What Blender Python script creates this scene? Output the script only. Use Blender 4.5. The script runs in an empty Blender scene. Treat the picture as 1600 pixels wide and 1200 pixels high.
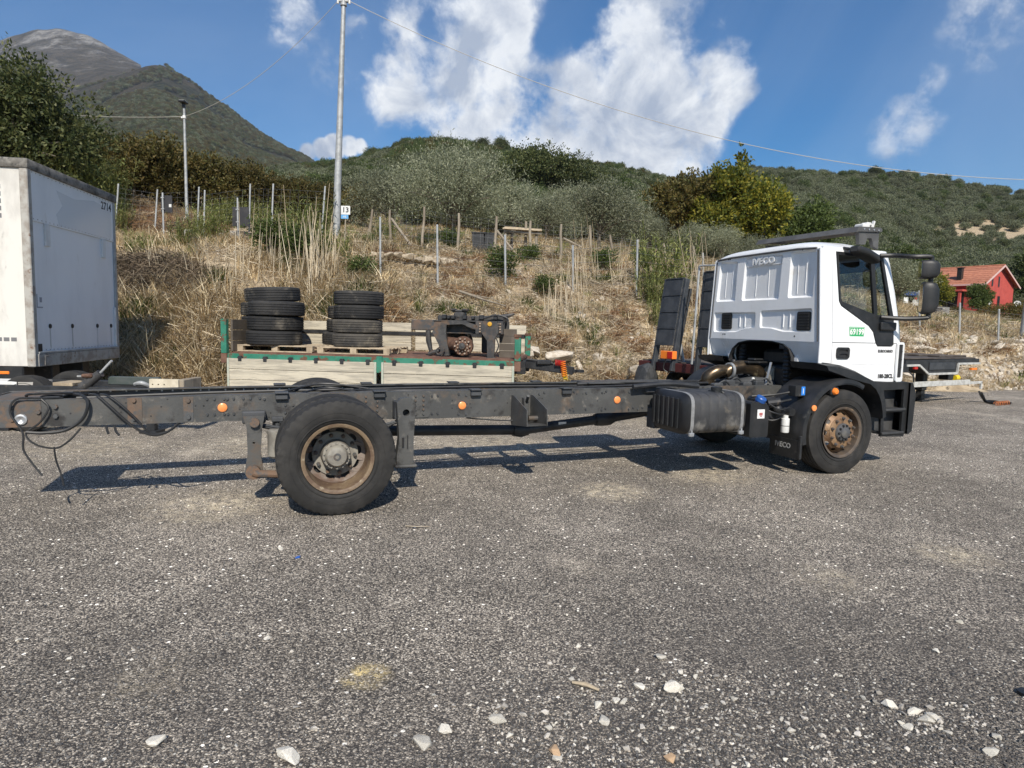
import bpy, bmesh, math, random
import numpy as np
from mathutils import Vector, Matrix, noise as mnoise
from mathutils.geometry import tessellate_polygon

C = bpy.context.scene.collection
SC = bpy.context.scene
R = math.radians

# ------------------------------------------------------------------ camera
CAM_H, PITCH, ROLL, FOC = 1.655, 0.0907, 0.0224, 1000.0     # FOC in pixels of a 1600 px wide picture
_f = Vector((0, math.cos(PITCH), -math.sin(PITCH)))
_r = Vector((1, 0, 0)); _u = _r.cross(_f)
_cr, _sr = math.cos(ROLL), math.sin(ROLL)
CR = _cr * _r + _sr * _u
CU = -_sr * _r + _cr * _u
cam = bpy.data.cameras.new('camera'); camo = bpy.data.objects.new('camera', cam); C.objects.link(camo)
cam.sensor_width = 36.0; cam.lens = 36.0 * FOC / 1600.0
cam.clip_start = 0.05; cam.clip_end = 20000
m3 = Matrix((CR, CU, -_f)).transposed()
camo.matrix_world = Matrix.Translation((0, 0, CAM_H)) @ m3.to_4x4()
SC.camera = camo

def pdir(px, py):
    return _f + CR * ((px - 800) / FOC) + CU * ((600 - py) / FOC)
def at(px, py, Y):
    d = pdir(px, py)
    return Vector((0, 0, CAM_H)) + d * (Y / d.y)
def ground(px, py, z=0.0):
    d = pdir(px, py)
    return Vector((0, 0, CAM_H)) + d * ((z - CAM_H) / d.z)
def topx(p):
    d = Vector(p) - Vector((0, 0, CAM_H)); k = d.dot(_f)
    return 800 + FOC * d.dot(CR) / k, 600 - FOC * d.dot(CU) / k

# ------------------------------------------------------------------ sun and sky
TOSUN = Vector((0.146, -1.123, 1.0)).normalized()
SUN_EL = math.asin(TOSUN.z); SUN_ROT = math.atan2(TOSUN.x, TOSUN.y)
sl = bpy.data.lights.new('sun', 'SUN'); sl.energy = 5.0; sl.angle = R(0.53); sl.color = (1.0, 0.93, 0.82)
slo = bpy.data.objects.new('sun', sl); C.objects.link(slo)
slo.rotation_euler = (-TOSUN).to_track_quat('-Z', 'Y').to_euler()

W = bpy.data.worlds.new('World'); SC.world = W; W.use_nodes = True
SKY_STRENGTH = 0.08
def build_world():
    nt = W.node_tree; nt.nodes.clear(); N = nt.nodes.new; L = nt.links.new
    out = N('ShaderNodeOutputWorld'); bg = N('ShaderNodeBackground'); bg.inputs[1].default_value = SKY_STRENGTH
    L(bg.outputs[0], out.inputs[0])
    sky = N('ShaderNodeTexSky'); sky.sky_type = 'NISHITA'; sky.sun_disc = False
    sky.sun_elevation = SUN_EL; sky.sun_rotation = SUN_ROT
    sky.altitude = 300; sky.air_density = 1.0; sky.dust_density = 0.35; sky.ozone_density = 2.2
    tc = N('ShaderNodeTexCoord')
    nrm = N('ShaderNodeVectorMath'); nrm.operation = 'NORMALIZE'; L(tc.outputs['Generated'], nrm.inputs[0])
    D = nrm.outputs[0]
    def math_(op, a, b=None, clamp=False):
        n = N('ShaderNodeMath'); n.operation = op; n.use_clamp = clamp
        for i, v in enumerate((a, b)):
            if v is None: continue
            if isinstance(v, (int, float)): n.inputs[i].default_value = v
            else: L(v, n.inputs[i])
        return n.outputs[0]
    def noise_(scale, detail, rough, off=(0, 0, 0), dist=0.0):
        mp = N('ShaderNodeMapping'); mp.inputs['Location'].default_value = off; L(D, mp.inputs[0])
        n = N('ShaderNodeTexNoise'); n.inputs['Scale'].default_value = scale; n.inputs['Detail'].default_value = detail
        n.inputs['Roughness'].default_value = rough; n.inputs['Distortion'].default_value = dist
        L(mp.outputs[0], n.inputs[0]); return n.outputs['Fac']
    # soft cloud bodies standing in given directions
    blobs = [(640,140,70,1),(700,90,100,1),(735,180,105,1),(810,205,95,1),(760,20,85,.8),(900,190,105,1),(960,130,105,1),(1010,60,90,.9),(840,70,60,.35),
             (1060,140,100,1),(1115,150,55,1),(1150,145,36,.8),(1030,225,80,.9),(940,235,90,.9),(1000,0,70,.6),(620,30,50,.35),(595,130,40,.6),
             (482,237,13,1.0),(503,233,15,1.1),(524,229,17,1.15),(545,228,15,1.1),(563,228,11,1.0),(700,30,90,.7),(1415,205,46,.37),(1425,165,30,.30),(1550,30,60,.42),(1545,70,45,.38),(460,30,45,.44),(520,100,40,.36),(1450,128,26,.33),(570,60,40,.40)]
    acc = None
    for (px, py, rad, a) in blobs:
        d = pdir(px, py).normalized()
        dt = N('ShaderNodeVectorMath'); dt.operation = 'DOT_PRODUCT'; L(D, dt.inputs[0]); dt.inputs[1].default_value = d
        ang = rad / FOC / (pdir(px, py).length)
        mr = N('ShaderNodeMapRange'); mr.interpolation_type = 'SMOOTHSTEP'
        mr.inputs['From Min'].default_value = math.cos(ang * 1.5); mr.inputs['From Max'].default_value = 1.0
        mr.inputs['To Min'].default_value = 0; mr.inputs['To Max'].default_value = a * 1.15
        L(dt.outputs['Value'], mr.inputs['Value'])
        acc = mr.outputs[0] if acc is None else math_('MAXIMUM', acc, mr.outputs[0])
    for (px, py, rad, a) in ((866,95,38,.30),(880,40,42,.38),(1178,205,40,.6),(770,80,34,.32),(1075,40,40,.42),(640,215,36,.4),(930,75,26,.3),(690,20,40,.35),(610,90,34,.35)):
        d = pdir(px, py).normalized()
        dt = N('ShaderNodeVectorMath'); dt.operation = 'DOT_PRODUCT'; L(D, dt.inputs[0]); dt.inputs[1].default_value = d
        ang = rad / FOC / (pdir(px, py).length)
        mr = N('ShaderNodeMapRange'); mr.interpolation_type = 'SMOOTHSTEP'; mr.inputs['From Min'].default_value = math.cos(ang * 1.5); mr.inputs['From Max'].default_value = 1.0
        mr.inputs['To Min'].default_value = 0; mr.inputs['To Max'].default_value = a; L(dt.outputs['Value'], mr.inputs['Value'])
        acc = math_('SUBTRACT', acc, mr.outputs[0], True)
    # scattered cloud elsewhere in the sky, the same kind, away from the blue part in view
    sep = N('ShaderNodeSeparateXYZ'); L(D, sep.inputs[0])
    away = N('ShaderNodeMapRange'); away.interpolation_type = 'SMOOTHSTEP'; L(sep.outputs['Y'], away.inputs['Value'])
    away.inputs['From Min'].default_value = 0.62; away.inputs['From Max'].default_value = 0.2
    big = noise_(2.1, 4, .5, (3.1, 1.7, .4))
    gen = math_('MULTIPLY', math_('MULTIPLY', math_('SUBTRACT', big, 0.56), 5.0, True), away.outputs[0])
    acc = math_('MAXIMUM', acc, math_('MULTIPLY', gen, 0.8))
    n1 = noise_(7.0, 12, .60, (0, 0, 0), .15)
    n2 = noise_(24.0, 8, .62, (4.1, 2.2, 0), .2)
    nn = math_('ADD', math_('MULTIPLY', math_('SUBTRACT', n1, 0.5), 3.4), math_('MULTIPLY', math_('SUBTRACT', n2, 0.5), 1.7))
    dens = math_('ADD', math_('SUBTRACT', math_('MULTIPLY', acc, 1.25), 0.52), nn)
    gate = math_('MULTIPLY', acc, 2.0, True)
    cov = N('ShaderNodeMapRange'); cov.interpolation_type = 'SMOOTHSTEP'; L(dens, cov.inputs['Value'])
    cov.inputs['From Min'].default_value = -0.25; cov.inputs['From Max'].default_value = 0.70
    cover = math_('MULTIPLY', cov.outputs[0], gate)
    # cloud brightness: billows catch the light, thick middles go grey
    n3 = noise_(11.0, 10, .6, (1.3, .2, .55), .35)
    lit = N('ShaderNodeMapRange'); L(n3, lit.inputs['Value']); lit.inputs['From Min'].default_value = .40; lit.inputs['From Max'].default_value = .60
    n4 = noise_(3.6, 3, .5, (.2, 1.1, 2.35))
    thick = N('ShaderNodeMapRange'); L(dens, thick.inputs['Value']); thick.inputs['From Min'].default_value = .35; thick.inputs['From Max'].default_value = 1.5
    th2 = math_('MULTIPLY', thick.outputs[0], math_('MULTIPLY', math_('SUBTRACT', n4, .36), 3.2, True), True)
    cr = N('ShaderNodeMix'); cr.data_type = 'RGBA'; L(lit.outputs[0], cr.inputs[0])
    k = 1.0 / SKY_STRENGTH
    cr.inputs[6].default_value = (.36*k, .42*k, .53*k, 1); cr.inputs[7].default_value = (.86*k, .88*k, .90*k, 1)
    cg = N('ShaderNodeMix'); cg.data_type = 'RGBA'; L(th2, cg.inputs[0]); L(cr.outputs[2], cg.inputs[6]); cg.inputs[7].default_value = (.30*k, .36*k, .48*k, 1)
    # thin veil of high cloud
    veil = noise_(1.6, 6, .6, (7, 3, 1), .6)
    vm = N('ShaderNodeMapRange'); L(veil, vm.inputs['Value']); vm.inputs['From Min'].default_value = .42; vm.inputs['From Max'].default_value = .8; vm.inputs['To Max'].default_value = .22
    hs = N('ShaderNodeHueSaturation'); hs.inputs['Saturation'].default_value = 1.58; hs.inputs['Value'].default_value = SKY_VALUE; hs.inputs['Hue'].default_value = .503; L(sky.outputs[0], hs.inputs['Color'])
    mv = N('ShaderNodeMix'); mv.data_type = 'RGBA'; L(vm.outputs[0], mv.inputs[0]); L(hs.outputs[0], mv.inputs[6]); mv.inputs[7].default_value = (.62*k, .70*k, .82*k, 1)
    mx = N('ShaderNodeMix'); mx.data_type = 'RGBA'; L(cover, mx.inputs[0]); L(mv.outputs[2], mx.inputs[6]); L(cg.outputs[2], mx.inputs[7])
    L(mx.outputs[2], bg.inputs[0])
SKY_VALUE = 1.10
build_world()
try: W.cycles.sampling_method = 'MANUAL'; W.cycles.sample_map_resolution = 512
except Exception: pass
SC.view_settings.view_transform = 'Standard'; SC.view_settings.look = 'None'
SC.view_settings.exposure = 0.36; SC.view_settings.gamma = 1.0
SC.view_settings.use_curve_mapping = False
SC.render.engine = 'CYCLES'
SC.cycles.max_bounces = 6; SC.cycles.diffuse_bounces = 3; SC.cycles.glossy_bounces = 3; SC.cycles.transmission_bounces = 4
SC.cycles.transparent_max_bounces = 8; SC.cycles.caustics_reflective = False; SC.cycles.caustics_refractive = False
try: SC.cycles.use_denoising = True
except Exception: pass
# ------------------------------------------------------------------ helpers
rnd = random.Random(7)
def tag(o, label=None, cat=None, group=None, kind=None):
    if label: o['label'] = label
    if cat: o['category'] = cat
    if group: o['group'] = group
    if kind: o['kind'] = kind
    return o
def thing(name, label, cat, loc=(0, 0, 0), rz=0.0, group=None):
    o = bpy.data.objects.new(name, None); C.objects.link(o); o.empty_display_size = .2
    o.location = loc; o.rotation_euler = (0, 0, rz)
    return tag(o, label, cat, group)
def copy_tree(o, parent=None):
    c = o.copy(); C.objects.link(c); c.parent = parent
    for ch in o.children: copy_tree(ch, c)
    return c

class B:
    """collects shapes into one bmesh"""
    def __init__(s): s.bm = bmesh.new(); s.mi = 0
    def _fin(s, fs):
        for f in fs: f.material_index = s.mi
    def box(s, x0, x1, y0, y1, z0, z1, bev=0.0, seg=1, M=None):
        vs = [s.bm.verts.new((x, y, z)) for x in (x0, x1) for y in (y0, y1) for z in (z0, z1)]
        fs = [s.bm.faces.new([vs[i] for i in q]) for q in ((0,1,3,2),(4,6,7,5),(0,4,5,1),(2,3,7,6),(0,2,6,4),(1,5,7,3))]
        s._fin(fs)
        if M is not None:
            for v in vs: v.co = M @ v.co
        if bev > 0:
            es = list({e for f in fs for e in f.edges})
            r = bmesh.ops.bevel(s.bm, geom=es, offset=bev, segments=seg, affect='EDGES', profile=.5, clamp_overlap=True)
            s._fin(r['faces'])
        return s
    def beam(s, a, b, w, h, bev=0.0, up=(0, 0, 1)):
        a = Vector(a); b = Vector(b); d = (b - a); L = d.length; d.normalize()
        u = Vector(up)
        if abs(d.dot(u)) > .98: u = Vector((0, 1, 0))
        sd = d.cross(u).normalized(); u = sd.cross(d)
        M = Matrix((d, sd, u)).transposed().to_4x4(); M.translation = a
        return s.box(0, L, -w/2, w/2, -h/2, h/2, bev, 1, M)
    def ring(s, pts): return [s.bm.verts.new(p) for p in pts]
    def skin(s, rings, closed=True, cap0=True, cap1=True):
        fs = []
        for a, b in zip(rings, rings[1:]):
            n = len(a)
            for i in range(n if closed else n - 1):
                j = (i + 1) % n
                try: fs.append(s.bm.faces.new((a[i], a[j], b[j], b[i])))
                except ValueError: pass
        if cap0 and len(rings[0]) > 2: fs.append(s.bm.faces.new(list(reversed(rings[0]))))
        if cap1 and len(rings[-1]) > 2: fs.append(s.bm.faces.new(rings[-1]))
        s._fin(fs); return s
    def tube(s, pts, r, n=8, cap=True, smooth=0):
        P = [Vector(p) for p in pts]
        if smooth and len(P) > 2:
            Q = []
            for i in range(len(P) - 1):
                p0 = P[max(i-1, 0)]; p1 = P[i]; p2 = P[i+1]; p3 = P[min(i+2, len(P)-1)]
                for k in range(smooth):
                    t = k / smooth
                    Q.append(.5*((2*p1) + (p2-p0)*t + (2*p0-5*p1+4*p2-p3)*t*t + (3*p1-p0-3*p2+p3)*t**3))
            Q.append(P[-1])
            if not isinstance(r, (int, float)):
                rr = []
                for i in range(len(r) - 1):
                    for k in range(smooth): rr.append(r[i] + (r[i+1]-r[i])*k/smooth)
                r = rr + [r[-1]]
            P = Q
        rs = r if not isinstance(r, (int, float)) else [r] * len(P)
        up = None; rings = []
        for i, p in enumerate(P):
            t = (P[min(i+1, len(P)-1)] - P[max(i-1, 0)]).normalized()
            if up is None:
                up = Vector((0, 0, 1)) if abs(t.z) < .9 else Vector((1, 0, 0))
            a = t.cross(up).normalized(); up = a.cross(t).normalized()
            rings.append(s.ring([p + (a*math.cos(2*math.pi*k/n) + up*math.sin(2*math.pi*k/n))*rs[i] for k in range(n)]))
        return s.skin(rings, True, cap, cap)
    def cyl(s, a, b, r, n=16, r2=None): return s.tube([a, b], [r, r if r2 is None else r2], n)
    def lathe(s, prof, n=32, c=(0, 0, 0), axis='y', rf=None, closed_prof=False, a0=0.0, a1=2*math.pi):
        """prof: list of (t along axis, radius)"""
        c = Vector(c); full = abs(a1 - a0 - 2*math.pi) < 1e-6
        ax = {'x': (Vector((0,1,0)), Vector((0,0,1)), Vector((1,0,0))), 'y': (Vector((1,0,0)), Vector((0,0,1)), Vector((0,1,0))), 'z': (Vector((1,0,0)), Vector((0,1,0)), Vector((0,0,1)))}[axis]
        cols = []
        K = n if full else n + 1
        for k in range(K):
            th = a0 + (a1-a0)*k/n
            e = ax[0]*math.cos(th) + ax[1]*math.sin(th)
            cols.append([s.bm.verts.new(c + ax[2]*t + e*(r if rf is None else rf(i, k, r))) for i, (t, r) in enumerate(prof)])
        fs = []
        m = len(prof)
        for k in range(n):
            A = cols[k]; Bc = cols[(k+1) % K]
            for i in range(m if closed_prof else m - 1):
                j = (i + 1) % m
                try: fs.append(s.bm.faces.new((A[i], A[j], Bc[j], Bc[i])))
                except ValueError: pass
        s._fin(fs); return s
    def plate(s, outer, holes, fn, thick):
        """tessellated 2D plate with holes; fn(u, v, t) -> 3D"""
        loops = [outer] + list(holes)
        flat = [p for l in loops for p in l]
        tris = tessellate_polygon([[Vector((p[0], p[1], 0)) for p in l] for l in loops])
        top = [s.bm.verts.new(fn(p[0], p[1], 0.0)) for p in flat]; fs = []
        for t in tris:
            try: fs.append(s.bm.faces.new([top[i] for i in t]))
            except ValueError: pass
        if thick:
            bot = [s.bm.verts.new(fn(p[0], p[1], thick)) for p in flat]
            for t in tris:
                try: fs.append(s.bm.faces.new([bot[i] for i in reversed(t)]))
                except ValueError: pass
            o = 0
            for l in loops:
                n = len(l)
                for i in range(n):
                    j = (i + 1) % n
                    try: fs.append(s.bm.faces.new((top[o+i], top[o+j], bot[o+j], bot[o+i])))
                    except ValueError: pass
                o += n
        s._fin(fs); return s
    def prism(s, poly, axis, a, b):
        """poly in the plane of the other two axes, extruded along axis from a to b"""
        def fn(u, v, t):
            w = a + (b - a)*t
            return {'x': (w, u, v), 'y': (u, w, v), 'z': (u, v, w)}[axis]
        return s.plate(poly, [], lambda u, v, t: fn(u, v, t), 1.0)
    def sphere(s, c, r, n=12, m=8, sc=(1, 1, 1)):
        c = Vector(c); rings = []
        for i in range(1, m):
            ph = math.pi*i/m
            rings.append(s.ring([c + Vector((r*sc[0]*math.sin(ph)*math.cos(2*math.pi*k/n), r*sc[1]*math.sin(ph)*math.sin(2*math.pi*k/n), -r*sc[2]*math.cos(ph))) for k in range(n)]))
        return s.skin(rings)
    def grid(s, rows):
        V = [[s.bm.verts.new(p) for p in r] for r in rows]; fs = []
        for a, b in zip(V, V[1:]):
            for i in range(len(a) - 1): fs.append(s.bm.faces.new((a[i], a[i+1], b[i+1], b[i])))
        s._fin(fs); return s
    def build(s, name, mats, parent=None, ang=35, recalc=True, loc=None, rot=None):
        if recalc: bmesh.ops.recalc_face_normals(s.bm, faces=s.bm.faces)
        me = bpy.data.meshes.new(name); s.bm.to_mesh(me); s.bm.free()
        for m in (mats if isinstance(mats, (list, tuple)) else [mats]): me.materials.append(m)
        if ang:
            me.polygons.foreach_set('use_smooth', [True]*len(me.polygons))
            me.set_sharp_from_angle(angle=R(ang))
        o = bpy.data.objects.new(name, me); C.objects.link(o)
        if parent is not None: o.parent = parent
        if loc is not None: o.location = loc
        if rot is not None: o.rotation_euler = rot
        return o

def np_mesh(name, V, F, mats, smooth=False, parent=None):
    V = np.asarray(V, dtype=np.float32); F = np.asarray(F, dtype=np.int32)
    me = bpy.data.meshes.new(name); n, k = F.shape
    me.vertices.add(len(V)); me.vertices.foreach_set('co', V.ravel())
    me.loops.add(n*k); me.loops.foreach_set('vertex_index', F.ravel())
    me.polygons.add(n); me.polygons.foreach_set('loop_start', np.arange(0, n*k, k, dtype=np.int32)); me.polygons.foreach_set('loop_total', np.full(n, k, dtype=np.int32))
    if smooth: me.polygons.foreach_set('use_smooth', [True]*n)
    me.update(calc_edges=True)
    for m in (mats if isinstance(mats, (list, tuple)) else [mats]): me.materials.append(m)
    return me
def link_mesh(name, me, parent=None, loc=None, rot=None, scale=None):
    o = bpy.data.objects.new(name, me); C.objects.link(o)
    if parent is not None: o.parent = parent
    if loc is not None: o.location = loc
    if rot is not None: o.rotation_euler = rot
    if scale is not None: o.scale = scale
    return o

def text(name, s, size, mat, M, parent=None, extrude=.001, align='CENTER', xs=1.0, bold=0.0):
    cu = bpy.data.curves.new(name, 'FONT'); cu.body = s; cu.size = size; cu.extrude = extrude; cu.align_x = align; cu.align_y = 'CENTER'; cu.offset = bold; cu.resolution_u = 2
    to = bpy.data.objects.new('tmp', cu); C.objects.link(to)
    dg = bpy.context.evaluated_depsgraph_get()
    me = bpy.data.meshes.new_from_object(to.evaluated_get(dg)); bpy.data.objects.remove(to)
    me.name = name; me.materials.clear(); me.materials.append(mat)
    me.transform(M @ Matrix.Diagonal((xs, 1, 1, 1)))
    o = bpy.data.objects.new(name, me); C.objects.link(o)
    if parent is not None: o.parent = parent
    return o
def face_M(o, right, up):
    r = Vector(right).normalized(); u = Vector(up).normalized(); n = r.cross(u)
    M = Matrix((r, u, n)).transposed().to_4x4(); M.translation = Vector(o); return M
def rrect(x0, x1, y0, y1, r, n=4):
    P = []
    for cx, cy, a in ((x1-r, y1-r, 0), (x0+r, y1-r, 90), (x0+r, y0+r, 180), (x1-r, y0+r, 270)):
        for k in range(n + 1):
            t = R(a + 90*k/n); P.append((cx + r*math.cos(t), cy + r*math.sin(t)))
    return P

# instances on points, for the masses nobody could count
SRC = {}
def src_coll(name, objs):
    c = bpy.data.collections.new(name)
    for o in objs:
        for uc in list(o.users_collection): uc.objects.unlink(o)
        c.objects.link(o)
    return c
def scatter(name, pts, rots, scl, idx, coll):
    me = bpy.data.meshes.new(name); n = len(pts)
    me.vertices.add(n); me.vertices.foreach_set('co', np.asarray(pts, dtype=np.float32).ravel())
    a = me.attributes.new('rot', 'FLOAT_VECTOR', 'POINT'); a.data.foreach_set('vector', np.asarray(rots, dtype=np.float32).ravel())
    a = me.attributes.new('scl', 'FLOAT_VECTOR', 'POINT'); s = np.asarray(scl, dtype=np.float32)
    if s.ndim == 1: s = np.stack([s, s, s], 1)
    a.data.foreach_set('vector', s.ravel())
    a = me.attributes.new('idx', 'INT', 'POINT'); a.data.foreach_set('value', np.asarray(idx, dtype=np.int32))
    o = bpy.data.objects.new(name, me); C.objects.link(o)
    ng = bpy.data.node_groups.new(name, 'GeometryNodeTree')
    ng.interface.new_socket('Geometry', in_out='INPUT', socket_type='NodeSocketGeometry')
    ng.interface.new_socket('Geometry', in_out='OUTPUT', socket_type='NodeSocketGeometry')
    N = ng.nodes.new; L = ng.links.new
    gi = N('NodeGroupInput'); go = N('NodeGroupOutput'); ip = N('GeometryNodeInstanceOnPoints'); ci = N('GeometryNodeCollectionInfo')
    ci.inputs['Collection'].default_value = coll; ci.inputs['Separate Children'].default_value = True; ci.inputs['Reset Children'].default_value = True
    def na(nm, t):
        k = N('GeometryNodeInputNamedAttribute'); k.data_type = t; k.inputs['Name'].default_value = nm
        return [q for q in k.outputs if q.enabled and q.name == 'Attribute'][0]
    L(gi.outputs[0], ip.inputs['Points']); L(ci.outputs[0], ip.inputs['Instance'])
    ip.inputs['Pick Instance'].default_value = True
    L(na('idx', 'INT'), ip.inputs['Instance Index'])
    er = N('FunctionNodeEulerToRotation'); L(na('rot', 'FLOAT_VECTOR'), er.inputs[0]); L(er.outputs[0], ip.inputs['Rotation'])
    L(na('scl', 'FLOAT_VECTOR'), ip.inputs['Scale']); L(ip.outputs[0], go.inputs[0])
    md = o.modifiers.new('scatter', 'NODES'); md.node_group = ng
    return o

# ------------------------------------------------------------------ materials
def _n(nt, t, **kw):
    n = nt.nodes.new(t)
    for k, v in kw.items():
        if k in n.inputs.keys(): n.inputs[k].default_value = v
        else: setattr(n, k, v)
    return n
def rgb(c): return (c[0], c[1], c[2], 1.0)
def _noise(nt, co, scale, detail=6, rough=.6, dist=0.0):
    n = _n(nt, 'ShaderNodeTexNoise'); n.inputs['Scale'].default_value = scale; n.inputs['Detail'].default_value = detail
    n.inputs['Roughness'].default_value = rough; n.inputs['Distortion'].default_value = dist
    nt.links.new(co, n.inputs['Vector']); return n.outputs['Fac']
def _range(nt, v, a, b, lo=0.0, hi=1.0):
    n = _n(nt, 'ShaderNodeMapRange'); n.interpolation_type = 'SMOOTHSTEP'
    n.inputs['From Min'].default_value = a; n.inputs['From Max'].default_value = b; n.inputs['To Min'].default_value = lo; n.inputs['To Max'].default_value = hi
    nt.links.new(v, n.inputs['Value']); return n.outputs[0]
def _mix(nt, fac, a, b, mode='MIX'):
    n = _n(nt, 'ShaderNodeMix'); n.data_type = 'RGBA'; n.blend_type = mode
    for s, v in ((0, fac), (6, a), (7, b)):
        if isinstance(v, (int, float)): n.inputs[s].default_value = v
        elif isinstance(v, tuple): n.inputs[s].default_value = rgb(v)
        else: nt.links.new(v, n.inputs[s])
    return n.outputs[2]
def mat(name, c, c2=None, scale=3.0, lo=.42, hi=.62, rough=.6, metal=0.0, spots=None, bump=0.0, bscale=60.0, coat=0.0, spec=.5, stretch=None, vary=0.0):
    """base colour, a second colour blended by noise, spots=[(colour, scale, lo, hi)] over both, fine relief"""
    m = bpy.data.materials.new(name); m.use_nodes = True; nt = m.node_tree; bs = nt.nodes['Principled BSDF']; L = nt.links.new
    bs.inputs['Roughness'].default_value = rough; bs.inputs['Metallic'].default_value = metal; bs.inputs['Specular IOR Level'].default_value = spec
    if coat: bs.inputs['Coat Weight'].default_value = coat; bs.inputs['Coat Roughness'].default_value = .12
    tc = _n(nt, 'ShaderNodeTexCoord'); co = tc.outputs['Object']
    if stretch:
        mp = _n(nt, 'ShaderNodeMapping'); mp.inputs['Scale'].default_value = stretch; L(co, mp.inputs[0]); co = mp.outputs[0]
    col = rgb(c)
    if c2: col = _mix(nt, _range(nt, _noise(nt, co, scale), lo, hi), c, c2)
    for i, (sc, ss, a, b) in enumerate(spots or []):
        mp = _n(nt, 'ShaderNodeMapping'); mp.inputs['Location'].default_value = (3.7*(i+1), 1.9*i, 5.1); L(co, mp.inputs[0])
        col = _mix(nt, _range(nt, _noise(nt, mp.outputs[0], ss, 8, .65), a, b), col if not isinstance(col, tuple) else col[:3], sc)
    if vary:
        oi = _n(nt, 'ShaderNodeObjectInfo'); v = _range(nt, oi.outputs['Random'], 0, 1, 1-vary, 1+vary)
        hs = _n(nt, 'ShaderNodeHueSaturation'); L(v, hs.inputs['Value'])
        if isinstance(col, tuple): hs.inputs['Color'].default_value = col
        else: L(col, hs.inputs['Color'])
        col = hs.outputs[0]
    if isinstance(col, tuple): bs.inputs['Base Color'].default_value = col
    else: L(col, bs.inputs['Base Color'])
    if bump:
        b = _n(nt, 'ShaderNodeBump'); b.inputs['Strength'].default_value = min(1, bump*1.0); b.inputs['Distance'].default_value = .01
        L(_noise(nt, co, bscale, 4, .6), b.inputs['Height']); L(b.outputs[0], bs.inputs['Normal'])
    return m
def leaf_mat(name, cols, trans=.35, rough=.55, spec=.3):
    """leaves: each one its own shade between the given colours"""
    m = bpy.data.materials.new(name); m.use_nodes = True; nt = m.node_tree; bs = nt.nodes['Principled BSDF']; L = nt.links.new
    g = _n(nt, 'ShaderNodeNewGeometry'); oi = _n(nt, 'ShaderNodeObjectInfo')
    cr = _n(nt, 'ShaderNodeValToRGB'); e = cr.color_ramp.elements
    e[0].position = 0; e[0].color = rgb(cols[0]); e[1].position = 1; e[1].color = rgb(cols[-1])
    for i, c in enumerate(cols[1:-1]): q = e.new((i+1)/(len(cols)-1)); q.color = rgb(c)
    L(g.outputs['Random Per Island'], cr.inputs[0])
    hs = _n(nt, 'ShaderNodeHueSaturation'); L(cr.outputs[0], hs.inputs['Color'])
    L(_range(nt, oi.outputs['Random'], 0, 1, .8, 1.2), hs.inputs['Value'])
    L(hs.outputs[0], bs.inputs['Base Color']); bs.inputs['Roughness'].default_value = rough; bs.inputs['Specular IOR Level'].default_value = spec
    tr = _n(nt, 'ShaderNodeBsdfTranslucent'); L(hs.outputs[0], tr.inputs[0])
    mx = _n(nt, 'ShaderNodeMixShader'); mx.inputs[0].default_value = trans
    L(bs.outputs[0], mx.inputs[1]); L(tr.outputs[0], mx.inputs[2]); L(mx.outputs[0], nt.nodes['Material Output'].inputs[0])
    return m
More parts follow.
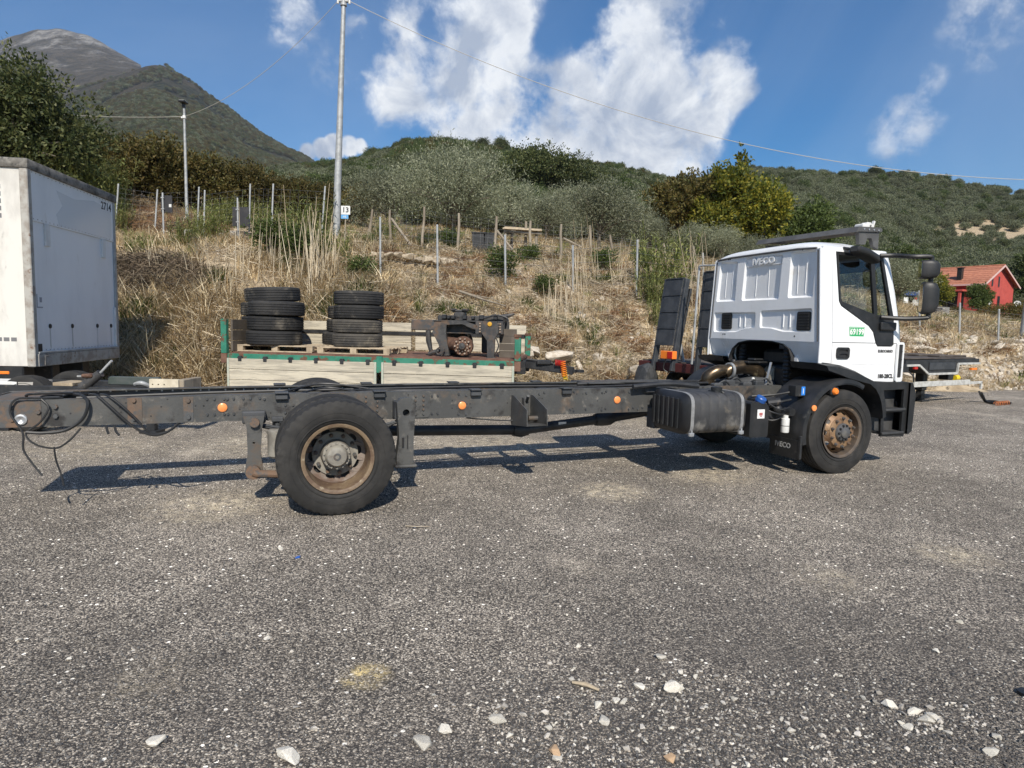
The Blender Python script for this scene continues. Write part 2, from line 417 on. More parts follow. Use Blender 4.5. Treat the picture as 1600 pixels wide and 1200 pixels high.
# ------------------------------------------------------------------ the ground
def asphalt_mat():
    m = bpy.data.materials.new('gravel_asphalt'); m.use_nodes = True; nt = m.node_tree; bs = nt.nodes['Principled BSDF']; L = nt.links.new
    bs.inputs['Roughness'].default_value = .85; bs.inputs['Specular IOR Level'].default_value = .25
    co = _n(nt, 'ShaderNodeTexCoord').outputs['Object']
    def vor(scale):
        v = _n(nt, 'ShaderNodeTexVoronoi'); v.inputs['Scale'].default_value = scale; v.inputs['Randomness'].default_value = 1.0; L(co, v.inputs['Vector']); return v
    v1 = vor(95); v2 = vor(190); v3 = vor(34)
    def ramp(col, pts):
        s = _n(nt, 'ShaderNodeSeparateColor'); L(col, s.inputs[0])
        cr = _n(nt, 'ShaderNodeValToRGB'); e = cr.color_ramp.elements; e[0].position = pts[0][0]; e[0].color = rgb(pts[0][1]); e[1].position = pts[-1][0]; e[1].color = rgb(pts[-1][1])
        for p, c in pts[1:-1]: q = e.new(p); q.color = rgb(c)
        L(s.outputs[0], cr.inputs[0]); return cr.outputs[0]
    g = [(0, (.020, .0175, .0155)), (.30, (.044, .039, .034)), (.58, (.098, .086, .074)), (.80, (.20, .178, .152)), (.92, (.36, .325, .28)), (1, (.50, .46, .40))]
    c1 = ramp(v1.outputs['Color'], g); c2 = ramp(v2.outputs['Color'], g)
    col = _mix(nt, .5, c1, c2)
    col = _mix(nt, .14, col, (.105, .094, .083))
    # gaps between the stones
    gap = _range(nt, v1.outputs['Distance'], .45, .75)
    col = _mix(nt, gap, col, (.022, .020, .019))
    # some larger pale chips
    s3 = _n(nt, 'ShaderNodeSeparateColor'); L(v3.outputs['Color'], s3.inputs[0])
    chip = _n(nt, 'ShaderNodeMath', operation='MULTIPLY'); L(_range(nt, s3.outputs[1], .955, .965), chip.inputs[0]); L(_range(nt, v3.outputs['Distance'], .34, .28), chip.inputs[1])
    col = _mix(nt, chip.outputs[0], col, (.52, .50, .46))
    # broad wear: dusty paler and darker oily areas
    w1 = _range(nt, _noise(nt, co, .55, 5, .6), .38, .66, .86, 1.20)
    hs = _n(nt, 'ShaderNodeHueSaturation'); L(col, hs.inputs['Color']); L(w1, hs.inputs['Value']); col = hs.outputs[0]
    w2 = _range(nt, _noise(nt, co, 2.6, 6, .65), .36, .7, .88, 1.14)
    hs = _n(nt, 'ShaderNodeHueSaturation'); L(col, hs.inputs['Color']); L(w2, hs.inputs['Value']); col = hs.outputs[0]
    # dust and washed-in sand, as patches where the photograph has them
    dust = _range(nt, _noise(nt, co, .33, 6, .7), .56, .74, 0, .38)
    col = _mix(nt, dust, col, (.33, .29, .235))
    nz = _noise(nt, co, 9, 6, .7)
    for (px, py, rad, a) in ((572, 1056, .115, .8), (335, 790, .6, .34), (958, 768, .42, .42), (1110, 742, .6, .25), (1490, 868, .3, .32), (1300, 905, .3, .2), (430, 690, 1.2, .28), (150, 700, 1.0, .22), (1020, 660, 1.0, .22), (820, 695, .8, .22), (230, 1060, .25, .12), (700, 690, 1.0, .22)):
        p = ground(px, py)
        d = _n(nt, 'ShaderNodeVectorMath', operation='DISTANCE'); L(co, d.inputs[0]); d.inputs[1].default_value = (p.x, p.y, 0)
        f = _range(nt, d.outputs['Value'], rad*1.3, rad*.1, 0, 1)
        f2 = _n(nt, 'ShaderNodeMath', operation='MULTIPLY'); L(f, f2.inputs[0]); L(_range(nt, nz, .42, .62, .1, 1), f2.inputs[1])
        f3 = _n(nt, 'ShaderNodeMath', operation='MULTIPLY'); L(f2.outputs[0], f3.inputs[0]); f3.inputs[1].default_value = a
        col = _mix(nt, f3.outputs[0], col, (.42, .36, .26) if px != 572 else (.42, .33, .15))
    # darker patches, broken up by noise, in the near part of the yard
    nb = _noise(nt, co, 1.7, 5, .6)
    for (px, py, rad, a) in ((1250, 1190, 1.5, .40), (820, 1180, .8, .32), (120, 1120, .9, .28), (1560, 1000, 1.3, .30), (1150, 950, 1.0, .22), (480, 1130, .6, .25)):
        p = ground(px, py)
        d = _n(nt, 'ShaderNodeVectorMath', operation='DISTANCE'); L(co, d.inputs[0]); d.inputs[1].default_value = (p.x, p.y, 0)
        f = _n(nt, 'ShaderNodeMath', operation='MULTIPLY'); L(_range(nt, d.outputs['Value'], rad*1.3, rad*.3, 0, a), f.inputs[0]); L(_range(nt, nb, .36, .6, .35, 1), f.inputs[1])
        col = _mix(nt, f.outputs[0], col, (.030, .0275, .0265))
    hs = _n(nt, 'ShaderNodeHueSaturation'); L(col, hs.inputs['Color']); hs.inputs['Value'].default_value = ASPHALT_VALUE; hs.inputs['Saturation'].default_value = 1.0; col = _mix(nt, 1.0, hs.outputs[0], (1.02, 1.0, .945), 'MULTIPLY')
    L(col, bs.inputs['Base Color'])
    inv = _n(nt, 'ShaderNodeMath', operation='SUBTRACT'); inv.inputs[0].default_value = 1; L(v1.outputs['Distance'], inv.inputs[1])
    ad = _n(nt, 'ShaderNodeMath', operation='ADD'); L(inv.outputs[0], ad.inputs[0]); L(_range(nt, v2.outputs['Distance'], 0, 1, .5, 0), ad.inputs[1])
    b = _n(nt, 'ShaderNodeBump'); b.inputs['Strength'].default_value = .8; b.inputs['Distance'].default_value = .008; L(ad.outputs[0], b.inputs['Height'])
    L(b.outputs[0], bs.inputs['Normal'])
    return m
ASPHALT_VALUE = 2.85
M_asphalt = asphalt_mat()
M_earth = mat('dry_earth', (.30, .23, .145), (.46, .37, .25), 2.2, rough=.95, spots=[((.11, .085, .055), 5, .55, .68), ((.42, .37, .30), 14, .62, .70), ((.10, .095, .045), 1.3, .58, .72)], bump=.9, bscale=14)
M_far_ground = mat('far_ground', (.13, .12, .07), (.2, .17, .11), .02, rough=.95)

CTRL = {
 -900: [(12.5,-.06),(15,1.6),(19,3.6),(27,5.4),(45,12)],
    0: [(13.0,-.06),(15.5,1.5),(19,3.2),(26,4.8),(31,6.9),(45,11.0)],
  200: [(13.3,-.06),(16,1.6),(19,3.15),(20,3.3),(26,4.7),(31,6.8),(45,10.6)],
  350: [(13.6,-.06),(16.5,1.8),(20,3.6),(27,5.0),(33,6.6),(45,9.6)],
  500: [(13.9,-.06),(16.5,1.6),(21,3.6),(27,5.0),(35,6.3),(45,8.6)],
  650: [(14.3,-.06),(16.5,1.3),(19.5,2.7),(22.7,3.5),(23.1,4.0),(28,5.0),(45,8.0)],
  800: [(14.8,-.06),(16.8,1.3),(19.5,2.8),(23.5,3.95),(30,5.2),(45,7.6)],
  950: [(15.3,-.06),(17,1.2),(19.5,2.7),(26,4.5),(45,7.2)],
 1100: [(16.2,-.06),(17.8,1.1),(20.5,2.6),(26,3.9),(45,6.4)],
 1300: [(17.6,-.06),(19.5,1.1),(22,1.95),(28,2.9),(45,4.6)],
 1450: [(18.8,-.06),(21,1.0),(24.5,1.95),(30,2.4),(45,3.2)],
 1580: [(19.8,-.06),(21.5,.75),(23,1.38),(30,1.9),(45,2.8)],
 2400: [(23,-.06),(25,1.0),(30,1.8),(45,2.6)],
}
SKYL = [(-900,300),(0,305),(300,296),(400,286),(480,270),(560,256),(600,244),(640,232),(690,229),(760,237),(800,242),(850,252),(900,260),(960,269),(1040,282),(1070,285),(1100,281),(1160,274),(1240,272),(1340,272),(1400,277),(1470,290),(1540,300),(1600,303),(2400,330)]
def lerp_tab(tab, x):
    if x <= tab[0][0]: return tab[0][1]
    for (a, va), (b, vb) in zip(tab, tab[1:]):
        if x <= b: return va + (vb - va)*(x - a)/(b - a)
    return tab[-1][1]
_ck = sorted(CTRL)
def near_z(px, Y):
    px = max(_ck[0], min(_ck[-1], px))
    for a, b in zip(_ck, _ck[1:]):
        if px <= b:
            t = (px - a)/(b - a); t = t*t*(3-2*t)
            return lerp_tab(CTRL[a], Y)*(1-t) + lerp_tab(CTRL[b], Y)*t
RIDGE = 350.0
def raw_z(px, Y):
    if Y <= 45: return near_z(px, Y)
    z45 = near_z(px, 45)
    q45 = topx((at(px, 500, 45).x, 45, z45))[1]
    pr = lerp_tab(SKYL, px)
    e = lerp_tab([(0, 1.0), (900, 1.0), (1150, 1.5), (1400, 2.6), (2400, 2.6)], px)
    if Y <= RIDGE:
        t = (math.log(Y/45)/math.log(RIDGE/45))**e
        return at(px, q45 + (pr - q45)*t, Y).z
    zr = at(px, pr, RIDGE).z
    return zr - (Y - RIDGE)*.25
_cache = {}
def gz(x, Y):
    """height of the terrain at a place"""
    px = 800 + 1000*x/Y
    z = raw_z(px, Y)
    k = min(1.0, max(0.0, (Y - 15)/6))
    n = mnoise.noise(Vector((x*.35, Y*.35, 0)))*.22 + mnoise.noise(Vector((x*1.1, Y*1.1, 5)))*.09
    if Y > 60: n += mnoise.noise(Vector((x*.02, Y*.02, 9)))*min(4, (Y-60)*.03)
    return z + n*k

def build_ground():
    # the flat ground sheet, reaching the horizon
    b = B()
    ring0 = [(-4250, -2500, -.35), (2700, -2500, -.35), (2700, 3300, -.35), (-4250, 3300, -.35)]
    b.bm.faces.new([b.bm.verts.new(p) for p in ring0]); tag(b.build('ground', M_far_ground, ang=0), kind='structure')
    # the yard: gravelly asphalt, its far edge running along the foot of the bank
    b = B()
    far = []
    for px in range(-2600, 3000, 40):
        Y = 13.0 + 1.6 if px < -900 else 0
        yy = (lerp_tab([(k, CTRL[k][0][0]) for k in _ck], px)) + .9
        far.append((yy*(px-800)/1000, yy))
    pts = [(-70, -60), (70, -60)] + [(70, far[-1][1])] + [p for p in reversed(far) if -68 < p[0] < 68] + [(-70, far[0][1])]
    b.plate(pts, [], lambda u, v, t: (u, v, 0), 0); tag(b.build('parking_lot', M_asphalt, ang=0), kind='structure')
    # the bank and terraces
    rows = []; Ys = []
    y = 12.6
    while y < 46: Ys.append(y); y += .28 if y < 26 else .8
    while y < 440: Ys.append(y); y *= 1.045
    pxs = list(range(-900, 2401, 15))
    V = [(Y*(px-800)/1000, Y) for Y in Ys for px in pxs]
    Z = [gz(x, Y) for x, Y in V]
    # below the yard level ahead of the bank's foot
    V3 = [(x, Y, z) for (x, Y), z in zip(V, Z)]
    w = len(pxs); F = [(i*w+j, i*w+j+1, (i+1)*w+j+1, (i+1)*w+j) for i in range(len(Ys)-1) for j in range(w-1)]
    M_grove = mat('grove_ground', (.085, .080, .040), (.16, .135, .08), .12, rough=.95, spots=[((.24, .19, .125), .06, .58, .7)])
    me = np_mesh('hillside_terrain', V3, F, [M_earth, M_grove], smooth=True)
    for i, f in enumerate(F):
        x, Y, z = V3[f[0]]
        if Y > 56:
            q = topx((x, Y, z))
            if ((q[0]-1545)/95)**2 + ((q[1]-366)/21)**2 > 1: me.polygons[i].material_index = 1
    tag(link_mesh('hillside_terrain', me), kind='structure')
build_ground()

def mountain_mat():
    m = bpy.data.materials.new('mountain'); m.use_nodes = True; nt = m.node_tree; bs = nt.nodes['Principled BSDF']; L = nt.links.new
    bs.inputs['Roughness'].default_value = .95; bs.inputs['Specular IOR Level'].default_value = .1
    co = _n(nt, 'ShaderNodeTexCoord').outputs['Object']
    sp = _n(nt, 'ShaderNodeSeparateXYZ'); L(co, sp.inputs[0])
    # woods: fine mottled canopy
    v = _n(nt, 'ShaderNodeTexVoronoi'); v.inputs['Scale'].default_value = .085; L(co, v.inputs['Vector'])
    vs = _n(nt, 'ShaderNodeSeparateColor'); L(v.outputs['Color'], vs.inputs[0])
    wood = _mix(nt, vs.outputs[0], (.034, .040, .024), (.085, .088, .055))
    wood = _mix(nt, _range(nt, v.outputs['Distance'], .3, .8), wood, (.016, .022, .012))
    wood = _mix(nt, _range(nt, _noise(nt, co, .004, 8, .65), .47, .60), wood, (.074, .062, .042))
    olive = _mix(nt, vs.outputs[1], (.055, .070, .040), (.115, .125, .085))
    lowz = _n(nt, 'ShaderNodeMath', operation='ADD'); L(sp.outputs[2], lowz.inputs[0]); L(_range(nt, _noise(nt, co, .006, 6, .6), 0, 1, -160, 160), lowz.inputs[1])
    veg = _mix(nt, _range(nt, lowz.outputs[0], 330, 230), wood, olive)
    # high slopes: burnt brown scrub, then pale limestone in slanting bands
    mp = _n(nt, 'ShaderNodeMapping'); mp.inputs['Rotation'].default_value = (0, R(-28), 0); mp.inputs['Scale'].default_value = (1.1, 1.0, 1.35); L(co, mp.inputs[0])
    band = _noise(nt, mp.outputs[0], .0052, 10, .62, .6)
    fine = _noise(nt, co, .03, 8, .7)
    scrub = _mix(nt, _range(nt, fine, .4, .6), (.050, .046, .034), (.098, .082, .060))
    rock = _mix(nt, _range(nt, fine, .42, .62), (.14, .13, .12), (.33, .315, .29))
    high = _mix(nt, _range(nt, band, .44, .56), scrub, rock)
    hz = _n(nt, 'ShaderNodeMath', operation='ADD'); L(sp.outputs[2], hz.inputs[0]); L(_range(nt, _noise(nt, co, .0042, 8, .68), 0, 1, -420, 420), hz.inputs[1])
    mid = _mix(nt, _range(nt, hz.outputs[0], 470, 640), veg, scrub)
    col = _mix(nt, _range(nt, hz.outputs[0], 800, 960), mid, high)
    # bare grassy top
    topz = _n(nt, 'ShaderNodeMath', operation='ADD'); L(sp.outputs[2], topz.inputs[0]); L(_range(nt, fine, 0, 1, -60, 60), topz.inputs[1])
    col = _mix(nt, _range(nt, topz.outputs[0], 1090, 1140), col, (.22, .195, .155))
    L(col, bs.inputs['Base Color'])
    b = _n(nt, 'ShaderNodeBump'); b.inputs['Strength'].default_value = 1; b.inputs['Distance'].default_value = 26
    L(_noise(nt, co, .045, 8, .7), b.inputs['Height']); L(b.outputs[0], bs.inputs['Normal'])
    return m
def build_mountain():
    r1 = [(-1400, 150), (-900, 100), (-300, 75), (0, 63), (30, 52), (55, 45), (90, 42), (130, 51), (160, 64), (185, 82), (205, 93), (222, 104), (260, 132), (300, 175), (420, 260), (700, 420)]
    r2 = [(-1400, 260), (-900, 220), (-300, 190), (0, 170), (100, 150), (160, 128), (200, 110), (222, 104), (240, 101), (256, 103), (275, 114), (300, 130), (325, 150), (350, 166), (375, 188), (400, 206), (430, 225), (460, 240), (485, 252), (560, 300), (700, 400)]
    Ys = []; y = 420.0
    while y < 3250: Ys.append(y); y *= 1.0215
    pxs = list(range(-480, 701, 7)); V = []
    for Y in Ys:
        for px in pxs:
            a = lerp_tab(r2, px); c = lerp_tab(r1, px)
            nz = mnoise.fractal(Vector((px*.012, Y*.004, 2)), 1.0, 2.0, 5)
            if Y <= 1500:
                t = (Y - 420)/1080; q = 335 + (a - 335)*t**.8
            elif Y <= 1750:
                t = (Y - 1500)/250; q = a + t*6
            elif Y <= 2600:
                t = (Y - 1750)/850; q = a + 6 + (min(c, a + 4) - a - 6)*t**.9 if c < a else a + 6 + t*30
            else: q = (min(c, a+4) if c < a else a + 36) + (Y - 2600)*.14
            k = min(1, max(0, (Y - 500)/500)) * (1 - math.exp(-((Y-1500)/120)**2)*.6) * (1 - math.exp(-((Y-2600)/160)**2)*.55)
            q += nz*6.5*k + mnoise.noise(Vector((px*.045, Y*.0011, 8)))*2.2*min(1, (Y-420)/500)
            p = at(px, q, Y); V.append((p.x, p.y, max(p.z, -20)))
    w = len(pxs); F = [(i*w+j, i*w+j+1, (i+1)*w+j+1, (i+1)*w+j) for i in range(len(Ys)-1) for j in range(w-1)]
    me = np_mesh('mountain', V, F, mountain_mat(), smooth=True)
    tag(link_mesh('mountain', me), kind='structure')
build_mountain()
# ------------------------------------------------------------------ plants
ng = np.random.default_rng(11)
L_olive = leaf_mat('olive_leaf', [(.10, .112, .062), (.165, .18, .108), (.25, .265, .17), (.37, .38, .27)], .32)
L_olive_far = leaf_mat('far_olive_leaf', [(.072, .086, .040), (.12, .136, .070), (.18, .195, .112), (.26, .27, .17)], .28)
L_dark = leaf_mat('dark_leaf', [(.038, .054, .019), (.066, .088, .030), (.115, .132, .046), (.175, .18, .07)], .36)
L_brown = leaf_mat('browning_leaf', [(.055, .055, .018), (.10, .085, .026), (.16, .115, .036), (.10, .11, .03)], .35)
L_yellow = leaf_mat('yellow_green_leaf', [(.06, .085, .015), (.12, .145, .024), (.22, .215, .032), (.38, .32, .042)], .4)
L_mid = leaf_mat('green_leaf', [(.045, .068, .018), (.078, .11, .028), (.125, .155, .045)], .35)
L_bright = leaf_mat('reed_leaf', [(.13, .155, .045), (.22, .25, .08), (.36, .36, .14)], .35)
L_straw = leaf_mat('straw', [(.28, .20, .11), (.52, .39, .215), (.72, .575, .345), (.84, .73, .51)], .32, .6)
L_cane = leaf_mat('dry_cane', [(.32, .25, .16), (.46, .38, .26), (.58, .50, .37)], .05, .6)
L_drybrush = leaf_mat('dry_brush', [(.16, .125, .085), (.36, .29, .20), (.58, .50, .38)], .2, .7)
M_bark = mat('bark', (.10, .085, .065), (.17, .15, .12), 8, rough=.9, bump=.8, bscale=30)
M_bark_pale = mat('pale_bark', (.18, .165, .14), (.11, .095, .08), 8, rough=.9, bump=.8, bscale=30)

L_redweed = leaf_mat('red_brown_weed', [(.12, .065, .035), (.24, .13, .065), (.34, .22, .11)], .2, .7)
def unit(v): return v/np.maximum(np.linalg.norm(v, axis=-1, keepdims=True), 1e-9)
def leaf_cloud(rg, lobes, clumps, per, clump_r, ll, lw, droop=0.0, shell=.45, up=.3):
    """leaf-sized faces in twig clumps spread through a crown made of several lobes"""
    lob = np.array(lobes, float); vol = lob[:, 3]*lob[:, 4]*lob[:, 5]; vol = vol**.8
    ci = rg.choice(len(lob), clumps, p=vol/vol.sum())
    d = unit(rg.normal(size=(clumps, 3))); rad = rg.random(clumps)**shell
    # ragged outline: each direction reaches its own distance
    rag = .82 + .36*rg.random(clumps)
    cen = lob[ci, :3] + d*lob[ci, 3:6]*(rad*rag)[:, None]
    n = clumps*per
    out = np.repeat(d, per, 0)
    p = np.repeat(cen, per, 0) + unit(rg.normal(size=(n, 3)))*(rg.random((n, 1))**.5)*clump_r*(.6+.8*np.repeat(rg.random((clumps, 1)), per, 0))
    t = unit(out*.7 + rg.normal(size=(n, 3))*.8 + np.array([0, 0, up - droop]))
    s = unit(np.cross(t, rg.normal(size=(n, 3))))
    l = ll*(.6 + .8*rg.random((n, 1))); w = lw*(.7 + .6*rg.random((n, 1)))
    V = np.stack([p, p + t*l*.5 + s*w*.5, p + t*l, p + t*l*.5 - s*w*.5], 1).reshape(-1, 3)
    F = np.arange(n*4).reshape(-1, 4)
    return V, F, cen
def trunk_mesh(rg, h, r, targets, base=(0, 0, 0), lean=(0, 0), name='trunk', m=None):
    b = B(); base = Vector(base); top = base + Vector((lean[0], lean[1], h))
    mid = base.lerp(top, .5) + Vector(((rg.random()-.5)*.3*h*.3, (rg.random()-.5)*.1*h, 0))
    b.tube([base - Vector((0, 0, .3)), base + Vector((0, 0, .05*h)), mid, top], [r*1.5, r*1.1, r*.85, r*.6], 8, smooth=3)
    for t in targets:
        t = Vector(t); m2 = top.lerp(t, .5) + Vector((0, 0, .12*(t-top).length))
        b.tube([mid.lerp(top, .5 + .5*rg.random()), m2, t], [r*.5, r*.32, r*.1], 6, cap=False, smooth=3)
    me_o = b.build(name, m or M_bark)
    return me_o
def make_tree(name, label, cat, seed, h, w, leafm, clumps=420, per=12, ll=.2, lw=.08, trunk_h=.35, droop=0.0, nl=7, bark=None, low=.25, tall=1.0, group=None, clump_r=None, flat=1.0):
    rg = np.random.default_rng(seed); root = thing(name, label, cat, group=group)
    lobes = []; z0 = h*low; zc = (h + z0)/2
    for i in range(nl):
        a = 2*math.pi*(i + rg.random()*.6)/nl; rr = w*.5*(.25 + .45*rg.random()); zz = z0 + (h - z0)*(.28 + .5*rg.random())
        s = w*.5*(.38 + .3*rg.random()); lobes.append((rr*math.cos(a), rr*math.sin(a), zz, s, s, min(s*1.0*tall, (h - zz)*.98, (zz - z0)*1.15 + .2)))
    lobes.append((0, 0, zc, w*.30, w*.30, (h - z0)*.42)); lobes.append((0.05*w, 0, h - (h-z0)*.26, w*.26, w*.26, (h-z0)*.25))
    V, F, cen = leaf_cloud(rg, lobes, clumps, per, clump_r or max(.22, w*.055), ll, lw, droop)
    V[:, 2] = np.maximum(V[:, 2], .08)
    me = np_mesh('crown', V, F, leafm); link_mesh('crown', me, root)
    tg = [cen[i] for i in rg.choice(len(cen), 9, replace=False)] + [l[:3] for l in lobes[:nl]]
    t = trunk_mesh(rg, h*trunk_h, max(.06, h*.028), tg, m=bark or M_bark); t.parent = root
    return root
def place(root, px, Y, label=None, rz=0.0, s=1.0, sink=.05, new=True, sz=None, x=None):
    o = copy_tree(root) if new else root
    x = Y*(px - 800)/1000 if x is None else x
    o.location = (x, Y, gz(x, Y) - sink); o.rotation_euler = (0, 0, rz); o.scale = (s, s, sz or s)
    if label: o['label'] = label
    return o

# --- olive trees on the terraces
ol = make_tree('olive_tree', 'large rounded grey-green olive tree behind the stakes of the wire fence', 'tree', 3, 4.7, 6.0, L_olive, 1900, 13, .15, .034, .3, .1, 9, M_bark, low=.14, clump_r=.34)
place(ol, 706, 30.5, new=False)
ol2 = make_tree('olive_tree', 'low silvery olive tree right of the plank shelter', 'tree', 5, 3.6, 4.6, L_olive, 1100, 12, .16, .038, .3, .1, 7, M_bark, low=.12, clump_r=.32, group='olive trees on the terrace')
place(ol2, 930, 33, new=False, s=1.0)
OL = [(848, 38, .78, 'olive tree with a spreading crown above the plank shelter'), (1003, 35, .62, 'olive tree left of the browning trees, lowest of the terrace olives'),
      (1075, 33.5, .60, 'olive tree in front of the browning tree behind the standing ramps'), (1165, 33, .60, 'olive tree in front of the yellow tree above the cab roof'),
      (890, 44, 1.1, 'olive tree under the small bright yellow shrub on the slope'), (965, 45, .95, 'olive tree high on the terrace beside the yellow shrub'),
      (1245, 36, .62, 'olive tree just above the white cab roof'), (1330, 40, .8, 'olive tree behind the roof board of the truck cab'), (610, 37, 1.05, 'olive tree left behind the big rounded olive'),
      (1395, 44, .9, 'olive tree behind the front of the cab roof'), (800, 46, 1.1, 'olive tree right behind the big rounded olive'), (1120, 41, .62, 'olive tree between the browning and the yellow trees')]
for i, (px, Y, s, lab) in enumerate(OL): place(ol2, px, Y, lab, rz=1.3*i, s=s)

# --- tall dark tree over the white box trailer, and its neighbour
big = make_tree('broadleaf_tree', 'tall dark broadleaf tree rising over the white box trailer', 'tree', 8, 7.2, 6.6, L_dark, 2300, 14, .19, .095, .35, .1, 10, M_bark, low=.1)
place(big, 25, 28, new=False)
place(big, -110, 29, 'broadleaf tree at the picture edge left of the white trailer', rz=2.2, s=1.05)
place(big, 118, 34, 'shorter dark tree behind the right shoulder of the white trailer', rz=4.0, s=.62)
# --- browning hedge row
br = make_tree('browning_tree', 'browning bushy tree behind the slim lamp post', 'tree', 12, 3.3, 4.4, L_brown, 1000, 12, .17, .085, .3, 0, 8, M_bark, low=.02, group='browning trees behind the left fence')
place(br, 300, 37, new=False)
for i, (px, Y, s, lab) in enumerate([(172, 36, 1.02, 'browning tree nearest the white trailer, behind the green reeds'), (215, 35, 1.05, 'tallest browning tree of the row, left of the slim lamp post'), (255, 36, 1.0, 'browning tree behind the left dark board'),
        (345, 38, .95, 'browning tree right of the slim lamp post'), (388, 39, .85, 'browning tree behind the right dark board'), (430, 40, .82, 'browning tree between the dark board and the tall pole'), (470, 41, .8, 'browning tree left of the tall steel pole'), (505, 42, .8, 'browning tree behind the foot of the tall steel pole'), (550, 42, .75, 'browning tree right of the tall steel pole behind the number sign')]):
    place(br, px, Y, lab, rz=1.7*i, s=s)
# --- trees with autumn colour right of the middle
yl = make_tree('yellow_tree', 'bright yellow-green tree left of the cab roof', 'tree', 21, 7.2, 5.4, L_yellow, 1200, 12, .26, .15, .35, 0, 8, M_bark, low=.06)
place(yl, 1178, 46, new=False, s=.92)
place(yl, 1118, 45, 'yellow-green tree with a tall thin top shoot', rz=2.0, s=.95)
place(yl, 890, 47, 'small bright yellow shrub among the olives', rz=1.0, s=.34)
bt = make_tree('browning_tree', 'tall brown-olive tree left of the yellow trees', 'tree', 23, 7.0, 5.6, L_brown, 1200, 12, .26, .14, .35, 0, 8, M_bark, low=.06)
place(bt, 1050, 46, new=False, s=.86)
gt = make_tree('green_tree', 'dark green tree right of the yellow tree', 'tree', 25, 6.6, 5.2, L_mid, 1200, 12, .26, .14, .35, 0, 8, M_bark, low=.06)
place(gt, 1250, 46.5, new=False, s=.93)
sh = make_tree('slender_tree', 'thin leafy shoot standing above the yellow trees', 'tree', 27, 8.8, 1.5, L_yellow, 46, 10, .28, .16, .5, 0, 5, M_bark, low=.5, tall=1.4)
place(sh, 1141, 45.5, new=False, s=.96)
# --- dark oaks on the middle hill and on the crest
oak = make_tree('oak_tree', 'dark rounded oak on the mid slope right of the big olive', 'tree', 31, 9, 10.5, L_dark, 1700, 13, .30, .19, .3, 0, 8, M_bark, low=.0, group='dark oaks on the mid slope')
place(oak, 815, 92, new=False)
for i, (px, Y, s, lab) in enumerate([(862, 95, .95, 'dark oak in the middle of the mid slope clump'), (900, 98, .8, 'dark oak at the right end of the mid slope clump'), (775, 90, .6, 'small dark oak behind the right edge of the big olive'),
        (776, 345, 1.0, 'lone dark tree on the crest of the middle hill'), (748, 348, .8, 'second dark tree on the crest left of the lone one'), (1345, 345, .75, 'low dark bushy tree on the crest above the cab'), (1052, 346, .55, 'small tree on the crest where the two hills meet'),
        (630, 345, .8, 'dark tree on the crest left of the middle hill top'), (580, 342, .95, 'dark tree on the left shoulder of the middle hill'), (905, 346, .5, 'small dark tree on the crest right of the hill top')]):
    place(oak, px, Y, lab, rz=.9*i, s=s)
# --- around the red house
place(gt, 1522, 58, 'dark green tree in front of the red house', rz=1.1, s=.46)
place(yl, 1452, 72, 'yellow-green tree left of the red house', rz=4.1, s=.62)
place(gt, 1415, 78, 'green tree behind the blue canopy', rz=2.7, s=1.0)
place(gt, 1610, 100, 'dark tree right behind the red house', rz=.7, s=1.5)
place(gt, 1385, 60, 'green tree behind the windscreen of the cab', rz=5.0, s=.8)
bush = make_tree('bush', 'round dry bush on the slope right below the red house', 'bush', 41, 1.6, 2.4, L_brown, 240, 12, .12, .06, .3, 0, 6, M_bark, low=.0, group='bushes beyond the right fence')
place(bush, 1578, 40, new=False, s=.85)
for i, (px, Y, s, lab) in enumerate([(1545, 44, .7, 'bush under the dark tree before the red house'), (1610, 44, .9, 'bush at the picture edge right of the wooden cross fence'), (1485, 42, .4, 'small bush by the grey wall below the house')]):
    place(bush, px, Y, lab, rz=i*1.3, s=s)
gb = make_tree('green_bush', 'small green bush at the foot of the stone ledge', 'bush', 43, 1.1, 1.3, L_mid, 170, 11, .10, .045, .3, 0, 6, M_bark, low=.0, group='small green bushes on the bank')
place(gb, 779, 20.6, new=False, s=.95)
for i, (px, Y, s, lab) in enumerate([(846, 19.2, .6, 'dark small bush among the dry canes in the middle of the bank'), (560, 19.7, .75, 'low dark green bush left of the stone ledge'), (935, 22.5, .8, 'green bush right of the plank shelter below the stakes'), (825, 24, .7, 'green bush under the plank shelter'),
        (1000, 24, .7, 'green bush beside the galvanised posts'), (700, 26, .9, 'green bush behind the middle stakes of the fence'), (470, 20.6, 1.1, 'dark green bush among the canes right of the dark board'), (420, 21, 1.1, 'dark green bush below the right dark board'), (660, 26.5, .6, 'leafy plant between two stakes'), (575, 25, .6, 'yellowish bush right of the tall pole foot')]):
    place(gb, px, Y, lab, rz=i*1.1, s=s)

